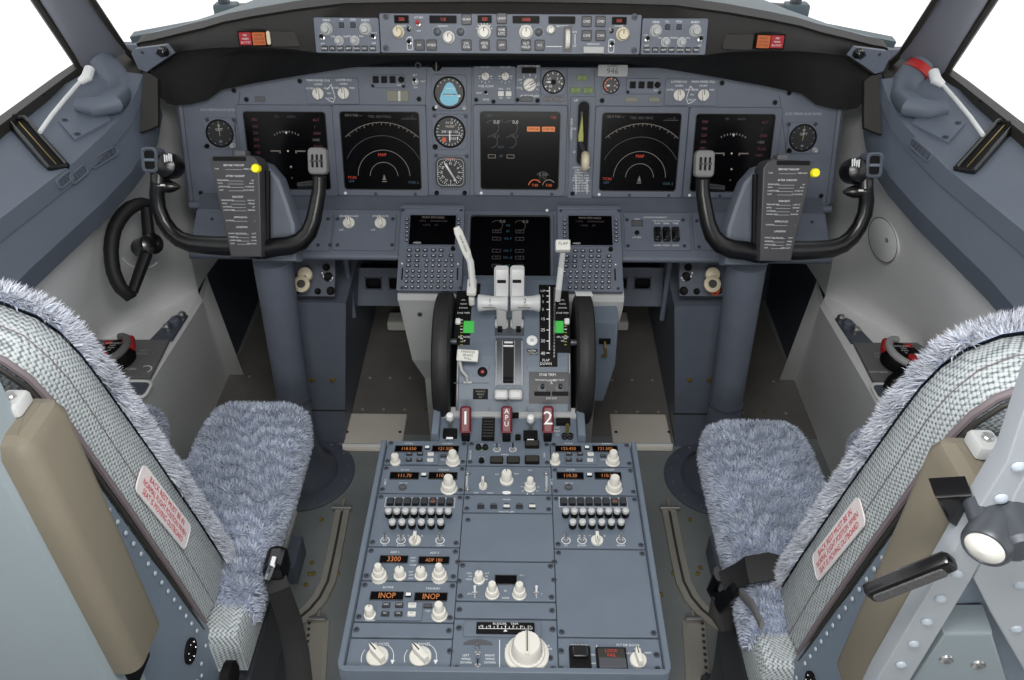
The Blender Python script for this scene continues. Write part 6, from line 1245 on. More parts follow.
# ================================================================ seats
def fur(mb, tris, n, length, m, gravity=-.25, seed=1, width=.0016, bias=None, clump=.022):
    """tufts of curved tapering strands on a list of (a, b, c, normal) triangles"""
    rnd = random.Random(seed); ar = [((b - a).cross(c - a)).length / 2 for a, b, c, _ in tris]; tot = sum(ar)
    vs = []; fs = []; mi = []
    acc = 0.0
    for (a, b, c, nn), q in zip(tris, ar):
        acc += n * q / tot; k = int(acc); acc -= k
        for _ in range(k):
            u, v = rnd.random(), rnd.random()
            if u + v > 1: u, v = 1 - u, 1 - v
            p = a + (b - a) * u + (c - a) * v
            # lean follows a smooth field so that strands gather in locks
            fx = sin(p.x * 95 + sin(p.y * 60) * 2.0 + p.z * 40) + sin(p.x * 37 - p.z * 71); fy = sin(p.y * 88 + sin(p.z * 70 + p.x * 50) * 2.0) + sin(p.y * 41 + p.x * 63)
            fz = sin(p.z * 85 + p.x * 45 + p.y * 30)
            fy = sin(p.y * 190 + 2.6 * sin(p.x * 38 + p.y * 17) + 1.6 * sin(p.x * 97 + p.y * 41)) * .9; lean = V((fx * .35, fy, fz * .7)) * .42 + V((rnd.gauss(0, .22), rnd.gauss(0, .22), rnd.gauss(0, .2)))
            if bias: lean += V(bias)
            d = (nn + lean * .8).normalized(); L = length * rnd.uniform(.65, 1.15)
            e = d.orthogonal().normalized(); e = (e * cos(rnd.random() * 6.28) + d.cross(e) * sin(rnd.random() * 6.28)) * width * rnd.uniform(.7, 1.3)
            p1 = p + d * L * .5; p2 = p1 + (d + lean * .5 + V((0, 0, gravity))).normalized() * L * .5
            k0 = len(vs); vs += [p - e, p + e, p1 - e * .8, p1 + e * .8, p2]; fs += [(k0, k0 + 1, k0 + 3, k0 + 2), (k0 + 2, k0 + 3, k0 + 4)]
    b0 = len(mb.v); sl = mb.slot(m); mb.v += [tuple(v) for v in vs]; mb.f += [tuple(b0 + i for i in f) for f in fs]; mb.mi += [sl] * len(fs); mb.sm += [True] * len(fs)
def tris_of(mb, pick=lambda n, c: True):
    out = []
    for f in mb.f:
        p = [V(mb.v[i]) for i in f]
        for i in range(1, len(p) - 1):
            n = (p[i] - p[0]).cross(p[i + 1] - p[0])
            if n.length < 1e-10: continue
            n.normalize(); c = (p[0] + p[i] + p[i + 1]) / 3
            if pick(n, c): out.append((p[0], p[i], p[i + 1], n))
    return out
yf = lambda z: .823 - .27 * (z - .496)
yr = lambda z: .7145 - .20 * (z - .475)
def seat(s, who, ay=.528):
    root = thing('pilot_seat', 'grey pilot seat with blue-grey sheepskin cover and tan armrest on the %s side' % who, 'seat', MX.Translation((s * .59, .85, 0)), 'pilot seats')
    O = V((s * .59, .85, 0)); G = lambda x, y, z: V((-x * s if True else x, y, z)) - O if False else V((s * -x, y, z)) - O   # x given for the captain side (negative)
    I4 = MX.Identity(4)
    def rel(p): p = V(p); return V((-s * p.x, p.y, p.z)) - O
    # --- seat cushion
    out = [(-.398, .70), (-.396, .95), (-.397, 1.16), (-.41, 1.205), (-.44, 1.222), (-.555, 1.222), (-.578, 1.205), (-.588, 1.16), (-.586, 1.06), (-.64, 1.03), (-.684, 1.06), (-.686, 1.16), (-.695, 1.195), (-.715, 1.21), (-.745, 1.21), (-.765, 1.195), (-.775, 1.15), (-.775, .70)]
    if area2(out) < 0: out = out[::-1]
    crown = lambda x, y: .47 - .05 * max(0, (y - 1.16) / .08) ** 2 * .35 + .006 * sin(y * 9)
    b = MB(); b.prism([(-s * x, y) for x, y in out], .37, .452, 'mesh_fabric', .02); b.T = None
    b.v = [tuple(V(v) - O) for v in b.v]; b.build('seat_cushion', root)
    # sheepskin cover on the cushion
    b = MB(); ins = [(0, .40), (-.006, .43), (-.002, .455), (.012, .468), (.03, .472)]
    pol = [(-s * x, .765 if y < .71 else y) for x, y in out]
    if area2(pol) < 0: pol = pol[::-1]
    rings = [[(p[0], p[1], z) for p in inset(pol, d)] for d, z in ins]; n = len(pol); vs = [p for r_ in rings for p in r_]
    fs = [(r_ * n + i, r_ * n + (i + 1) % n, (r_ + 1) * n + (i + 1) % n, (r_ + 1) * n + i) for r_ in range(len(ins) - 1) for i in range(n)]
    bm = bmesh.new(); bv = [bm.verts.new(V(v) - O) for v in vs]
    for f in fs: bm.faces.new([bv[i] for i in f])
    bm.faces.new([bv[(len(ins) - 1) * n + i] for i in range(n)])
    bmesh.ops.recalc_face_normals(bm, faces=bm.faces); bmesh.ops.triangulate(bm, faces=bm.faces)
    top = [f for f in bm.faces if f.normal.z > .9]
    if not top:
        for f in bm.faces: f.normal_flip()
    b.add([v.co.copy() for v in bm.verts], [tuple(v.index for v in f.verts) for f in (bm.verts.index_update() or bm.faces)], 'wool_base', False)
    tr = tris_of(b); bm.free()
    tr = [(a, c, d, n_ if (n_.z > -.2) else n_) for a, c, d, n_ in tr]
    fur(b, tr, 48000, .0115, 'wool', seed=3 + s, width=.001); b.build('sheepskin_cover', root, fix=False, label='blue-grey sheepskin')
    # --- backrest
    arch = [(-.45, .47), (-.447, .6), (-.446, .8), (-.448, .96), (-.45, 1.01), (-.456, 1.045), (-.468, 1.07), (-.492, 1.09), (-.535, 1.102), (-.59, 1.105), (-.645, 1.102), (-.688, 1.09), (-.712, 1.07), (-.724, 1.045), (-.73, 1.01), (-.733, .8), (-.73, .47)]
    b = MB(); rows = []
    for f in (0, .06, .3, .6, .94, 1.0):
        e = .006 * sin(pi * f); k = 0 if 0 < f < 1 else -.004
        row = []
        for x, z in arch:
            nx = (x + .59) / .14 * (1 if abs(x + .59) > .08 else .5); q = (e + k)
            row.append(rel((x + q * max(-1, min(1, nx)), yr(z) + (yf(z) - yr(z)) * f, z + (q if z > 1.06 else 0))))
        rows.append(row)
    b.grid(rows, 'mesh_fabric'); m = len(arch)
    b.add(rows[0], [tuple(range(m))], 'mesh_fabric'); b.add(rows[-1], [tuple(range(m))], 'mesh_fabric'); bk = b.build('backrest', root, sharp=50)
    b = MB(); b.tube([rel((x, yr(z) + .002, z)) for x, z in arch], .0042, 'pipe', 8); b.tube([rel((x + (.0 if x < -.5 else .002), yr(z) - .010, z)) for x, z in arch], .0028, 'frame_dark', 8); b.build('piping', bk)
    b = MB(); b.tube([rel((x + (.006 if x > -.5 else -.006 if x < -.7 else 0), yr(z) + .034, z + (.006 if z > 1.06 else 0))) for x, z in arch], .0005, 'pipe', 6); b.build('stitching', bk)
    # sheepskin over the front of the backrest
    b = MB(); fr = []
    for dy, sc in ((-.004, 1.02), (.006, 1.03), (.016, 1.01), (.022, .92), (.024, .6)):
        fr.append([rel((-.59 + (x + .59) * sc, yf(z) + dy, .80 + (z - .80) * (sc if z > .8 else 1))) for x, z in arch])
    b.grid(fr, 'wool_base'); b.add(fr[-1], [tuple(range(m))], 'wool_base')
    cen = rel((-.59, .70, .8)); tr = []
    for a, c, d, n_ in tris_of(b):
        ce = (a + c + d) / 3
        if n_.dot(ce - cen) < 0: n_ = -n_
        tr.append((a, c, d, n_))
    edge = [t for t in tr if ((t[0] + t[1] + t[2]) / 3 + O).x * (-s) > -.53 or ((t[0] + t[1] + t[2]) / 3).z > 1.04]
    edge = [t for t in edge if t[0].y + O.y < yf(t[0].z) + .023]
    fur(b, edge, 34000, .0145, 'wool_pale', seed=9 + s, width=.0008, gravity=-.1); fur(b, tr, 6000, .013, 'wool', seed=19 + s, width=.0012)
    b.build('sheepskin_back', root, fix=False, label='pale blue-grey sheepskin')
    # placard with red words
    xs = -.4385; A, B_, C_, D_ = [atX(px, py, xs) for px, py in ((144, 460), (191, 523), (183, 558.5), (134, 488.5))]
    uu = (B_ - A).normalized(); ctr = (A + B_ + C_ + D_) / 4
    F = Frame(ctr, n=(1, 0, 0), u=uu); hw = ((B_ - A).length + (C_ - D_).length) / 4; hh = abs((F.I @ A).y - (F.I @ D_).y) / 2 * .93
    Fm = Frame(rel(ctr), n=(-s, 0, 0), u=V((-s * uu.x, uu.y, uu.z)) * (1 if s < 0 else -1))
    b = MB(); b.T = Fm.M; sh = .12 * (1 if s < 0 else -1) * 0
    b.prism(rr(hw * 2, hh * 2, .010, 4), 0, .0012, 'decal'); b.ring(rr(hw * 2, hh * 2, .010, 4), rr(hw * 2 - .003, hh * 2 - .003, .009, 4), .001, .0016, 'white')
    for i, t in enumerate(('BACK REST MUST BE IN', 'NORMAL FLIGHT POSITION WHEN', 'SEAT IS MOVING OUTBOARD')): q = text_mesh(t)[0]; b.text(t, 0, (1 - i) * hh * .56, .0018, hh * .40, 'decal_red', 0, 2 * hw * (.70, .86, .80)[i] / ((max(v[0] for v in q) - min(v[0] for v in q)) * hh * .40 / .7))
    b.T = None; b.build('placard', bk, label='white placard with red capital letters', fix=False)
    # --- riveted metal shell behind the cushion
    sh = [(.30, .60, .715), (.40, .575, .735), (.47, .57, .716), (.70, .53, yr(.70) - .012), (.98, .50, yr(.98) - .012), (1.03, .50, yr(1.03) - .014)]
    b = MB(); rows = [[rel((-.452, y1, z)), rel((-.446, y1 - .003, z)), rel((-.444, (y0 + y1) / 2, z)), rel((-.446, y0 + .004, z)), rel((-.456, y0, z)), rel((-.724, y0, z)), rel((-.73, y0 + .01, z)), rel((-.73, y1, z))] for z, y0, y1 in sh]
    b.grid(rows, 'shell', False); b.add(rows[-1], [tuple(range(8))], 'shell'); b.add(rows[0], [tuple(range(8))], 'shell'); shell = b.build('back_shell', root, sharp=20)
    riv = lib(('rivet', 0), lambda q: q.lathe([(.0034, 0), (.003, .0014), (.0015, .0022), (0, .0024)], 'rivet', 10))
    def rivets(pts, par, me=riv):
        for p in pts: o = inst(me, 'rivet', par, p); o.rotation_euler = (0, pi / 2 * -s, 0)
    pts = []
    for i in range(22):
        z = .50 + i * .026; pts.append(rel((-.4435, yr(z) - .026, z)))
    for z, y in ((.452, .69), (.445, .665), (.43, .655), (.44, .64), (.38, .60), (.37, .70), (.34, .69), (.335, .62)): pts.append(rel((-.4435, y, z)))
    rivets(pts, shell)
    p = atX(190, 651, -.443); q = rel(p); b = MB(); b.T = MX.Translation(q) @ MX.Rotation(-s * pi / 2, 4, 'Y'); b.lathe([(.018, -.004), (.018, .003), (.015, .004), (.010, .002), (0, .002)], 'black', 24)
    for i in range(6): b.lathe([(.0015, .002), (.001, .003), (0, .003)], 'metal', 6, c=(.0125 * cos(i), .0125 * sin(i), .001))
    b.T = None; b.build('pivot_cap', shell, label='round black pivot cap')
    # --- tan armrest folded up beside the shell
    b = MB(); b.T = MX.Translation(rel((-.418, ay, .885))); r_ = rr(.044, .074, .016, 5); b.prism(r_, -.19, .175, 'tan', .016, both=True); b.T = None; b.build('armrest', root, label='tan padded armrest folded upright')
    b = MB(); b.T = MX.Translation(rel((-.43, ay + .012, 1.066))); b.box((0, 0, 0), (.022, .026, .016), 'light_grey', .004); b.lathe([(.005, .006), (.005, .011), (.004, .012), (0, .012)], 'metal', 14); b.T = None; b.build('armrest_bracket', root)
    b = MB(); b.T = MX.Translation(rel((-.43, ay, .675))); b.box((0, 0, 0), (.02, .05, .05), 'black', .006); b.T = None; b.build('armrest_hinge', root)
    # --- rear panel
    if s < 0:
        b = MB(); ring0 = [(-.424, .49), (-.426, .483), (-.50, .482), (-.70, .482), (-.76, .50), (-.76, .53), (-.424, .53)]
        rows = [[rel((x, y + (1.02 - z) * .0, z)) for x, y in ring0] for z in (.50, .60, 1.06, 1.10)]
        b.grid([r_ + [r_[0]] for r_ in rows], 'shell_light', False); b.add(rows[0], [tuple(range(7))], 'shell_light'); b.add(rows[-1], [tuple(range(7))], 'shell_light'); b.build('rear_panel', root, sharp=20)
    # --- base, pedestal, belts
    b = MB(); b.T = MX.Translation(rel((-.58, .88, .20))); b.box((0, -.09, 0), (.34, .28, .32), 'dark_metal', .03); b.box((0, -.09, -.185), (.34, .32, .03), 'dark_metal', .008); b.T = None; b.build('seat_base', root)
    b = MB(); b.add([rel((-.405, .68, .33)), rel((-.405, .93, .33)), rel((-.415, .90, .06)), rel((-.415, .66, .06)), rel((-.43, .68, .33)), rel((-.43, .93, .33)), rel((-.44, .90, .06)), rel((-.44, .66, .06))], [(0, 1, 2, 3), (4, 5, 6, 7), (0, 1, 5, 4), (1, 2, 6, 5), (2, 3, 7, 6), (3, 0, 4, 7)], 'dark_metal'); b.build('side_plate', root)
    p = atX(225, 676, -.405); b = MB(); b.T = MX.Translation(rel(p)) @ MX.Rotation(-s * pi / 2, 4, 'Y'); b.lathe([(.022, 0), (.022, .012), (.016, .016), (0, .016)], 'black', 20); b.T = None; b.build('adjust_knob', root)
    return root, rel
SL, relL = seat(-1, 'captain')
SR, relR = seat(1, 'first officer')
SH = V((-.015, -.04, 0)); SR.location = SR.location + SH
# belts
def W(px, py, x): return atX(px, py, x)
p = [relL(W(*k)) for k in ((272, 566, -.372), (279, 590, -.355), (290, 622, -.345), (297, 655, -.335), (302, 700, -.325))]
b = MB(); b.tube(p, [.017, .018, .020, .021, .021], 'strap', 10, flat=.2, up=(.2, -.6, .75)); bl = b.build('seat_belt', SL, label='black belt webbing hanging beside the cushion')
b = MB(); q = relL(W(277, 566, -.365)); b.T = MX.Translation(q); b.box((0, 0, 0), (.034, .05, .05), 'black_gloss', .010); b.T = None; b.build('buckle', bl); b = MB(); q = relL(W(271, 568, -.362)); b.T = MX.Translation(q) @ MX.Rotation(.4, 4, 'Y'); b.box((0, 0, 0), (.010, .024, .036), 'chrome', .003); b.T = None; b.build('latch_plate', bl)
b = MB(); b.tube([relL(W(281, 600, -.36)), relL(W(289, 622, -.355)), relL(W(296, 640, -.36))], [.012, .013, .010], 'mid_grey', 12); b.build('belt_reel', bl)
b = MB(); b.tube([relL(V((-.39, .80, .40))), relL(V((-.376, .88, .425))), relL(V((-.37, .96, .44)))], .010, 'mid_grey', 8, flat=.3, up=(1, 0, 0)); b.build('side_strap', SL)
R_ = lambda px, py, x: (lambda p: p - V((.575, .81, 0)))(atX(px, py, x))
Z_ = lambda px, py, z: atZ(px, py, z) - V((.575, .81, 0))
b = MB(); b.tube([Z_(792, 572, .505), Z_(770, 566, .505), Z_(748, 570, .502), R_(736, 576, .372), R_(722, 582, .352)], [.024, .024, .024, .022, .018], 'strap', 10, flat=.2, up=(0, -.2, 1)); bl = b.build('seat_belt', SR, label='black belt webbing laid across the cushion')
b = MB(); b.tube([R_(718, 574, .352), R_(712, 590, .350), R_(720, 603, .352), R_(735, 590, .365)], [.014, .018, .016, .012], 'black_gloss', 10, flat=.5); b.tube([R_(724, 598, .36), R_(722, 615, .358), R_(726, 632, .358)], [.02, .022, .008], 'strap', 8, flat=.3); b.build('buckle', bl)
b = MB(); b.tube([R_(738, 590, .376), R_(752, 605, .372), R_(762, 625, .374)], .010, 'mid_grey', 8, flat=.3, up=(1, 0, 0)); b.build('side_strap', SR)

# ---------------------------------------------------------------- riveted frame and lever at the lower right
yq = .43
JO = atY(985, 600, yq); JF = Frame(JO, n=(-.1, -1, -.06))
J = lambda px, py, h=0.0: JF.uv(px, py, h)
JS = thing('observer_seat_frame', 'light grey riveted metal frame with black lever and silver lamp behind the first officer seat', 'seat frame', JF.M.copy())
b = MB()
o_ = [J(*p) for p in ((1034, 380), (1006, 462), (961, 536), (876, 680), (866, 700), (899, 700), (911, 680), (973, 578), (1000, 530), (1034, 470))]
b.prism([tuple(p) for p in o_], -.02, 0, 'frame_grey', .002)
o_ = [J(*p) for p in ((1034, 452), (1000, 520), (973, 578), (990, 612), (1024, 671), (1040, 700), (1060, 700), (1060, 452))]
b.prism([tuple(p) for p in o_], -.02, .001, 'frame_grey', .002); b.build('frame_plate', JS)
rv = lib(('rivet', 1), lambda q: q.lathe([(.0052, 0), (.0046, .002), (.0026, .0032), (0, .0036)], 'rivet', 14))
for p in ((1018, 466), (1000.8, 497.6), (986, 524), (970, 549), (956.7, 573.4), (940.5, 598), (926.7, 621), (913.5, 643), (900.9, 663.7), (1016, 628), (1019, 584)):
    q = J(*p); inst(rv, 'rivet', JS, (q.x, q.y, .0005))
b = MB(); q = J(973, 640); b.box((q.x + .02, q.y - .01, -.06), (.14, .16, .01), 'dark_metal'); b.build('back_plate', JS)
b = MB(); o_ = [J(*p) for p in ((945, 639), (995, 639), (1014, 700), (904, 700))]; b.prism([tuple(p) for p in o_], -.035, -.005, 'shell_light', .003)
for p in ((948, 664), (980, 669.5)): q = J(*p); b.lathe([(.0075, -.006), (.006, -.003), (.004, -.004), (0, -.006)], 'metal', 16, c=(q.x, q.y, .0))
b.build('bracket_block', JS)
q = J(984, 549, .03); e = J(1030, 549, .03); b = MB(); LT = Frame((q.x, q.y, .03), n=(-.62, -.05, .78)).M; b.T = LT
b.lathe([(.017, -.05), (.0185, -.04), (.0185, -.004), (.0165, 0), (.015, .0), (.012, -.004), (0, -.006)], 'dark_metal', 32); b.T = None; lamp = b.build('swivel_lamp', JS)
b = MB(); b.T = LT; b.lathe([(.0145, -.001), (.008, .003), (0, .0045)], 'plate_white', 28); b.T = None; b.build('lens', lamp)
b = MB(); k = J(1018, 535, .02); b.lathe([(.016, -.02), (.016, .03), (.012, .034), (0, .034)], 'dark_metal', 20, c=(k.x, k.y, 0)); k = J(983, 524, .01); b.lathe([(.009, -.01), (.009, .012), (.006, .015), (0, .015)], 'dark_metal', 16, c=(k.x, k.y, 0)); k = J(1014, 560, .02); b.box((k.x, k.y, .0), (.03, .025, .03), 'dark_metal', .006); b.build('lamp_mount', lamp)
# black lever with a knurled grip, triangular bracket, red strap
a, c = J(872, 612, .03), J(952, 557, .01); b = MB(); d = (c - a); L = d.length; an = math.atan2(d.y, d.x); T = MX.Translation(((a.x + c.x) / 2, (a.y + c.y) / 2, .012)) @ MX.Rotation(an, 4, 'Z')
b.T = T; b.box((0, 0, 0), (L, .018, .014), 'black_gloss', .004); b.T = None; lv = b.build('release_lever', JS, label='black lever with a speckled grip')
b = MB(); b.T = T; b.prism(rr(L * .82, .011, .003, 3, -.002, -.001), .0065, .0085, 'grip', .0005); b.T = None; b.build('grip_pad', lv)
b = MB(); o_ = [J(*p) for p in ((939, 508), (977, 506), (962, 540), (952, 534))]; b.prism([tuple(p) for p in o_], -.03, -.01, 'black_gloss', .003); b.build('catch_bracket', JS)
b = MB(); p = [J(925, 598, -.03), J(905, 628, -.03), J(886, 658, -.03), J(874, 690, -.03)]; b.tube([(v.x, v.y, -.03) for v in p], [.013, .014, .013, .012], 'red', 10, flat=.4, up=(0, 0, 1)); p = [J(886, 648, -.026), J(872, 676, -.026), J(866, 700, -.026)]; b.build('red_strap', JS)

# ---------------------------------------------------------------- seat tracks and small floor items
for s in (-1, 1):
    who = 'captain' if s < 0 else 'first officer'
    X = (lambda x: x) if s < 0 else (lambda x: 1011.5 - x)
    pts = [atZ(X(a), c, .008) for a, c in ((343, 508), (338, 535), (333, 560), (328, 582), (320, 598), (310, 610), (298, 620), (284, 630))]
    r = thing('seat_track', 'curved metal seat track on the floor beside the %s seat' % who, 'seat track', MX.Translation(pts[0]), 'curved seat tracks'); T = MX.Translation(-pts[0])
    b = MB(); b.T = T; b.strip(pts, [(-.017, -.008), (.017, -.008), (.017, .003), (-.017, .003)], 'track'); b.build('rail', r)
    b = MB(); b.T = T; b.strip([p + V((0, 0, .0035)) for p in pts], [(-.003, -.001), (.003, -.001), (.003, .0008), (-.003, .0008)], 'track_dark'); b.build('groove', r)
    for a, c, w in ((333, 520, .028), (326, 574, .028)):
        for k in (-1, 1): p = atZ(X(a), c, .0) + V((k * w, 0, .001)) - pts[0]; inst(lib(('bolt', 'gold'), lambda q: q.lathe([(.0055, 0), (.005, .003), (.003, .004), (0, .004)], 'gold', 10)), 'bolt', r, p)
    p = atZ(X(342), 508, .012) - pts[0]; b = MB(); b.tube([p + V((-.024, 0, 0)), p + V((.024, 0, 0))], .006, 'metal', 10); b.tube([p + V((0, -.01, 0)), p + V((0, .028, 0))], .004, 'track', 8); b.build('end_pin', r)
    # second, straight track nearer to the camera
    p0, p1 = atZ(X(318), 622, .004), atZ(X(312), 700, .004); r = thing('seat_track', 'straight perforated seat track on the floor near the %s seat base' % who, 'seat track', MX.Translation(p0), 'straight seat tracks'); d = p1 - p0
    b = MB(); b.strip([V((0, 0, 0)), d], [(-.024, -.004), (.024, -.004), (.024, .002), (.015, .004), (-.015, .004), (-.024, .002)], 'track'); b.build('rail', r)
    b = MB()
    for i in range(12): q = d * (i / 12 + .03); b.lathe([(.004, 0), (.004, .0008), (0, .0008)], 'track_dark', 10, c=q + V((s * .0, 0, .0042)) + V((.018 * s * -1 * -1, 0, -.001)))
    b.build('perforations', r)
    b = MB(); b.tube([V((-.018, .0, .01)), V((.018, .0, .01))], .006, 'metal', 10); b.tube([V((0, -.005, .008)), V((0, .022, .008))], .003, 'track', 8); b.build('end_pin', r)
    p = atZ(X(293), 568, 0); b = MB(); b.box((p.x, p.y, .03), (.045, .09, .06), 'panel', .003); tag(b.build('floor_box'), 'small grey floor box beside the %s seat base' % who, 'box', 'small floor boxes')
for i, (px, py) in enumerate(((312, 563), (310, 574), (306, 585), (347, 463), (352, 472), (338, 470), (661, 595), (700, 568), (683, 470), (672, 462))):
    p = atZ(px, py, 0); b = MB(); b.lathe([(.0055, 0), (.005, .003), (.003, .004), (0, .004)], 'gold', 10); b.build('floor_screw', fl, MX.Translation(p))

# ================================================================ things on the side consoles, walls and ledges
bpy.context.view_layer.update()
from mathutils.bvhtree import BVHTree
def bvh(o):
    me = o.data; mw = o.matrix_world; return BVHTree.FromPolygons([mw @ v.co for v in me.vertices], [tuple(p.vertices) for p in me.polygons])
BV = {n: bvh(bpy.data.objects[n]) for n in ('wall_left', 'wall_right', 'trim_2', 'trim_3')}
def hit(n, px, py):
    d = ray(px, py).normalized(); loc, nor, _, _ = BV[n].ray_cast(CAM, d)
    if loc is None: print('MISS', n, px, py); return atZ(px, py, .8), V((0, 0, 1))
    return loc, nor if nor.dot(d) < 0 else -nor
for s in (-1, 1):
    who = 'captain' if s < 0 else 'first officer'; wl = 'wall_left' if s < 0 else 'wall_right'; tr = 'trim_2' if s < 0 else 'trim_3'
    X = (lambda x: x) if s < 0 else (lambda x: 1023 - x)
    dy = 0 if s < 0 else 3
    # oxygen mask panel on the console
    FC = Frame((s * .88, 1.42, .401), n=(0, 0, 1)); U = lambda px, py, h=0.0: FC.uv(X(px), py + dy, h)
    r = thing('stowage_panel', 'dark grey stowage panel set in the %s side console' % who, 'panel', FC.M.copy(), 'oxygen mask panels')
    b = MB(); b.prism([tuple(U(*p)) for p in ((88, 342), (170, 342), (151, 379.5), (96, 379.5))], 0, .008, 'mid_grey', .002); b.build('face_plate', r)
    b = MB(); b.prism([tuple(U(*p)) for p in ((150, 341), (172, 341), (188, 316), (182, 314), (172, 318))], -.002, .004, 'panel_dark', .001)
    for px, py, q in ((183, 319, .010), (176, 325, .012), (168, 331, .010)): p = U(px, py); b.lathe([(q, 0), (q, .012), (q * .6, .016), (0, .016)], 'panel' if q > .011 else 'metal', 12, c=(p.x, p.y, .004))
    b.build('fitting_pocket', r)
    b = MB(); p = U(127, 390); w_ = abs(U(145, 390).x - U(104, 390).x); h_ = abs(U(127, 383).y - U(127, 398).y); b.prism(rr(w_, h_, .014, 4, p.x, p.y), -.002, .002, 'panel_dark', .001); b.ring(rr(w_ + .012, h_ + .012, .018, 4, p.x, p.y), rr(w_, h_, .014, 4, p.x, p.y), 0, .005, 'lining', .002); b.build('tray_recess', r)
    Lx = MB(); p = U(144, 355); Lx.text('REST', p.x, p.y + .006, .0084, .007, 'light_grey'); Lx.text('PRESS', p.x, p.y - .006, .0084, .007, 'light_grey'); p = U(137, 372); Lx.text('OXYGEN', p.x - .02, p.y, .0084, .007, 'white'); Lx.arc((p.x + .022, p.y), .012, .003, -1, 2.4, .0084, 'white'); Lx.build('lettering', r, fix=False)
    # oxygen mask
    p = U(116 if s < 0 else 123, 358, .02); r = thing('oxygen_mask', 'black and red oxygen mask stowed on the %s side console' % who, 'oxygen mask', FC.sub(p.x, p.y, .008), 'oxygen masks')
    b = MB(); b.lathe([(.034, 0), (.042, .008), (.043, .024), (.036, .036), (.02, .042), (0, .043)], 'black', 28); b.build('mask_body', r)
    b = MB(); b.tube([(-s * .030 * cos(a) - .0, .044 * sin(a), .026 + .018 * cos(a * .5)) for a in [i * .33 for i in range(-4, 6)]], .0085, 'light_grey' if s > 0 else 'mid_grey', 10); b.build('hose', r)
    b = MB(); b.T = MX.Translation((s * -.026, .024, .034)) @ MX.Rotation(rad(-20 * s), 4, 'Z') @ MX.Rotation(rad(15), 4, 'X'); b.box((0, 0, 0), (.026, .038, .020), 'red', .006); b.T = None; b.build('red_tab', r)
    b = MB(); b.T = MX.Translation((s * .016, .018, .038)); b.box((0, 0, 0), (.020, .014, .014), 'red', .005); b.T = MX.Translation((s * .012, -.026, .036)); b.lathe([(.013, -.006), (.012, .008), (.006, .012), (0, .012)], 'red', 14); b.T = None; b.build('red_knob', r)
    b = MB()
    for i, t in enumerate(('EMERGENCY', '100%', 'PUSH', 'N')): b.text(t, s * .0, .012 - i * .008, .0445, .0055, 'white', 0, .8)
    b.build('lettering', r, fix=False)
    # white cable on the ledge, vent slot, grip, grilles
    b = MB(); q = [atZ(X(a), c + dy, z) for a, c, z in ((87, 77, .985), (80, 82, .978), (66, 98, .972), (52, 115, .968), (40, 132, .955))]; b.tube(q, .0042, 'white', 10); r = b.build('window_cable'); tag(r, 'white cable running along the %s side window sill' % who, 'cable', 'white window cables')
    b = MB(); b.tube([q[0] + V((0, .02, .01)), q[0], q[1]], [.010, .011, .007], 'white', 12); b.build('cable_end', r)
    loc, nor = hit(tr, X(37), 146 + dy); a1, _ = hit(tr, X(17), 126 + dy); a2, _ = hit(tr, X(57), 168 + dy)
    F = Frame(loc, n=nor, u=(a2 - a1)); b = MB(); L = (a2 - a1).length * 1.12
    r = thing('air_vent', 'long black air vent slot in the %s side window ledge' % who, 'vent', F.sub(0, 0, .003), 'window ledge vents')
    b.ring(rr(L, .040, .006), rr(L - .016, .024, .004), -.01, .010, 'black_gloss', .003); b.build('frame', r); b = MB(); b.prism(rr(L - .014, .026, .004), -.01, .004, 'black'); b.line((-L * .42, .0), (L * .42, .0), .002, .0045, 'gold'); b.build('slot', r)
    b = MB(); g = [atZ(X(79), 104 + dy, .945), atZ(X(95), 107 + dy, .94), atZ(X(110), 104 + dy, .942), atY(X(121), 96 + dy, 1.665), atY(X(120), 84 + dy, 1.70), atY(X(111), 71 + dy, 1.715), atY(X(100), 58 + dy, 1.725)]
    b.tube(g, [.020, .024, .027, .030, .030, .029, .026], 'ledge', 16, flat=.8); r = b.build('assist_grip'); tag(r, 'moulded grey grip at the foot of the %s side window post' % who, 'grip', 'window post grips')
    if s > 0:
        b = MB(); b.tube([g[5].lerp(g[6], .2) + V((0, -.004, 0)), g[5].lerp(g[6], .75) + V((0, -.004, 0))], [.0305, .029], 'red', 16, flat=.82); b.build('red_band', r, label='red band')
    if s < 0: spots = ((57, 186, 71, 174), (70, 181, 86, 168), (92, 165, 115, 150))
    else: spots = ((911, 141, 931, 159),)
    for i, (xa, ya_, xb, yb_) in enumerate(spots):
        a1, n1 = hit(tr, xa, ya_); a2, n2 = hit(tr, xb, yb_); F = Frame((a1 + a2) / 2, n=(n1 + n2), u=(a2 - a1)); L = (a2 - a1).length
        b = MB(); b.ring(rr(L, .020, .006), rr(L - .008, .012, .004), -.004, .004, 'ledge', .001)
        for k in range(5): b.box((-L * .36 + k * L * .18, 0, .0), (L * .10, .012, .005), 'panel_dark', .001)
        r = b.build('ledge_grille', None, F.M); tag(r, ('small slotted grille in the captain side ledge, nearest to the vent slot', 'small slotted grille in the captain side ledge, between two others', 'small slotted grille in the captain side ledge, nearest to the window post')[i] if s < 0 else 'small slotted grille in the first officer side ledge', 'grille', 'ledge grilles')
    # raised access plate on the ledge
    pts = [hit(tr, X(a), c + dy)[0] for a, c in ((58, 122), (75, 141), (112, 121), (96, 104))]; n_ = (pts[1] - pts[0]).cross(pts[3] - pts[0]); n_ = n_ if n_.z > 0 else -n_; F = Frame(sum(pts, V((0, 0, 0))) / 4, n=n_); b = MB(); b.prism([tuple((F.I @ p).xy) for p in pts], -.012, .004, 'ledge', .0015); r = thing('access_plate', 'flat access plate on top of the %s side ledge' % who, 'plate', F.M.copy(), 'ledge access plates'); b.build('plate', r)
    for k in (0, 1): p = (F.I @ pts[k]) * .75; inst(k_screw(.005), 'fastener', r, (p.x, p.y, .004))
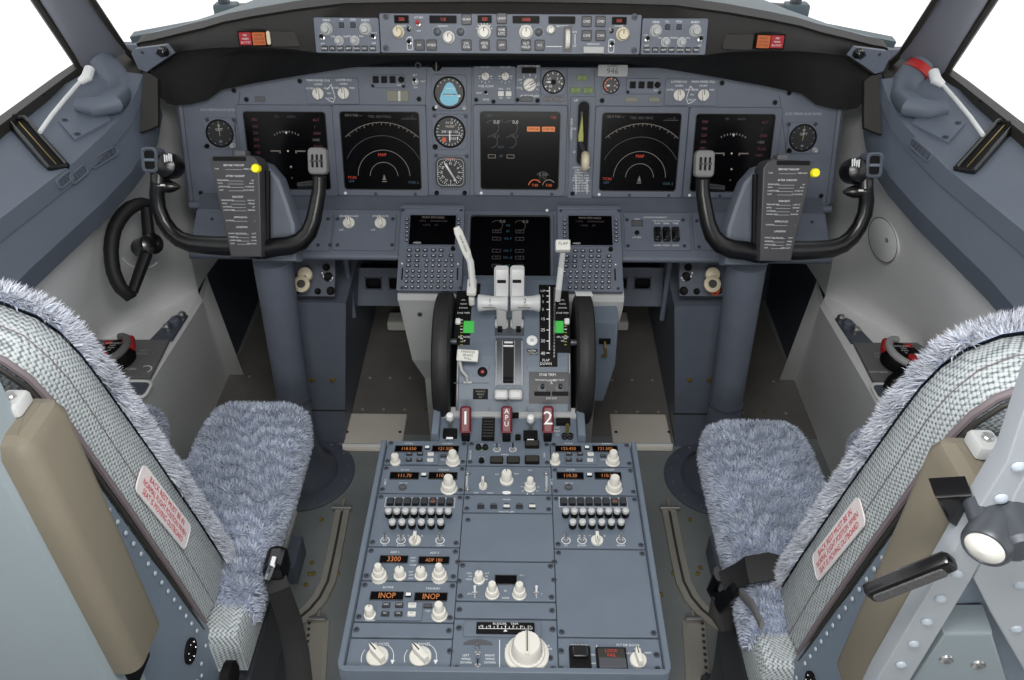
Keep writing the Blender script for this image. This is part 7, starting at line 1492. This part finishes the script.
    # wiper outside
    a, c = atY(X(227), 8, 2.12), atY(X(325), -1, 2.16); r = thing('windshield_wiper', 'windshield wiper arm and pivot outside on the %s side' % who, 'wiper', MX.Translation(a), 'windshield wipers')
    b = MB(); b.box((0, 0, -.005), (.06, .04, .035), 'sill_teal', .006); b.box((-.004, 0, .02), (.024, .03, .025), 'dark_metal', .006); b.build('pivot_block', r); b = MB(); d = c - a; b.tube([V((0, 0, 0)), d * .4, d], [.009, .007, .006], 'mid_grey', 8); b.build('arm', r)
# tiller wheel on the captain side wall
hub = atX(149.6, 244.8, -.755); F = Frame(hub, n=(.72, -.52, .46)); U = lambda px, py, h=0.0: F.uv(px, py, h)
r = thing('steering_tiller', 'black half-wheel steering tiller on the captain side wall', 'tiller wheel', F.M.copy())
pts = [U(*p) for p in ((150, 203), (143, 203), (137, 204.5), (130.5, 207.5), (124.6, 212.6), (119, 220), (114.5, 229), (112, 239), (111, 250), (111.7, 261), (113.5, 272), (117, 281), (121, 288), (129, 296), (134, 293))]
b = MB(); b.tube([(p.x, p.y, 0) for p in pts], [.008, .012, .0135] + [.0145] * 9 + [.014, .0125, .008], 'rubber', 14); b.build('rim', r)
for p in ((146, 208), (132.5, 292)): q = U(*p); b = MB(); b.tube([(0, 0, .0), (q.x, q.y, 0)], [.013, .0105], 'rubber', 10, flat=1.2, up=(0, 0, 1)); b.build('spoke', r)
b = MB(); b.lathe([(.02, -.05), (.021, .0), (.024, .006), (.022, .018), (.012, .022), (0, .022)], 'black_gloss', 24); b.build('hub', r)
b = MB(); p = U(150, 262, -.045); b.arc((0, 0), .045, .0025, rad(215), rad(325), -.048, 'grey_text'); b.build('dial_mark', r)
# round cover plate on the first officer side wall, black cup on that console
loc, nor = hit('wall_right', 883, 240); F = Frame(loc, n=nor); r = thing('cover_plate', 'round flush cover plate on the first officer side wall', 'cover plate', F.M.copy()); b = MB()
rad_ = abs(F.uv(906, 240).x - F.uv(860, 240).x) / 2 * 1.05; b.lathe([(rad_, -.01), (rad_, .0015), (rad_ - .002, .0025), (0, .003)], 'lining', 48); b.build('plate', r); b = MB(); b.arc((0, 0), rad_ + .0015, .0025, 0, 2 * pi, .0016, 'mid_grey', 60); b.build('seam', r); inst(k_screw(.004, 'light_grey'), 'fastener', r, (rad_ * .2, rad_ * .3, .003))
p = atZ(907, 397, .402); r = thing('scoop', 'black scoop-shaped holder in the tray beside the red oxygen mask', 'holder', MX.Translation(p)); b = MB()
b.T = MX.Translation((0, .012, .004)) @ MX.Rotation(rad(-28), 4, 'Z') @ MX.Rotation(rad(62), 4, 'X'); b.lathe([(.046, -.022), (.046, .0), (.038, .016), (.02, .024), (0, .025)], 'black', 28); b.T = None; b.build('shell', r); b = MB(); b.T = MX.Translation((0, -.020, .012)) @ MX.Rotation(rad(-20), 4, 'Z') @ MX.Rotation(rad(62), 4, 'X'); b.prism([(.026 * cos(a * pi / 12), .020 * sin(a * pi / 12)) for a in range(13)], 0, .003, 'light_grey'); b.T = None; b.build('label_plate', r)
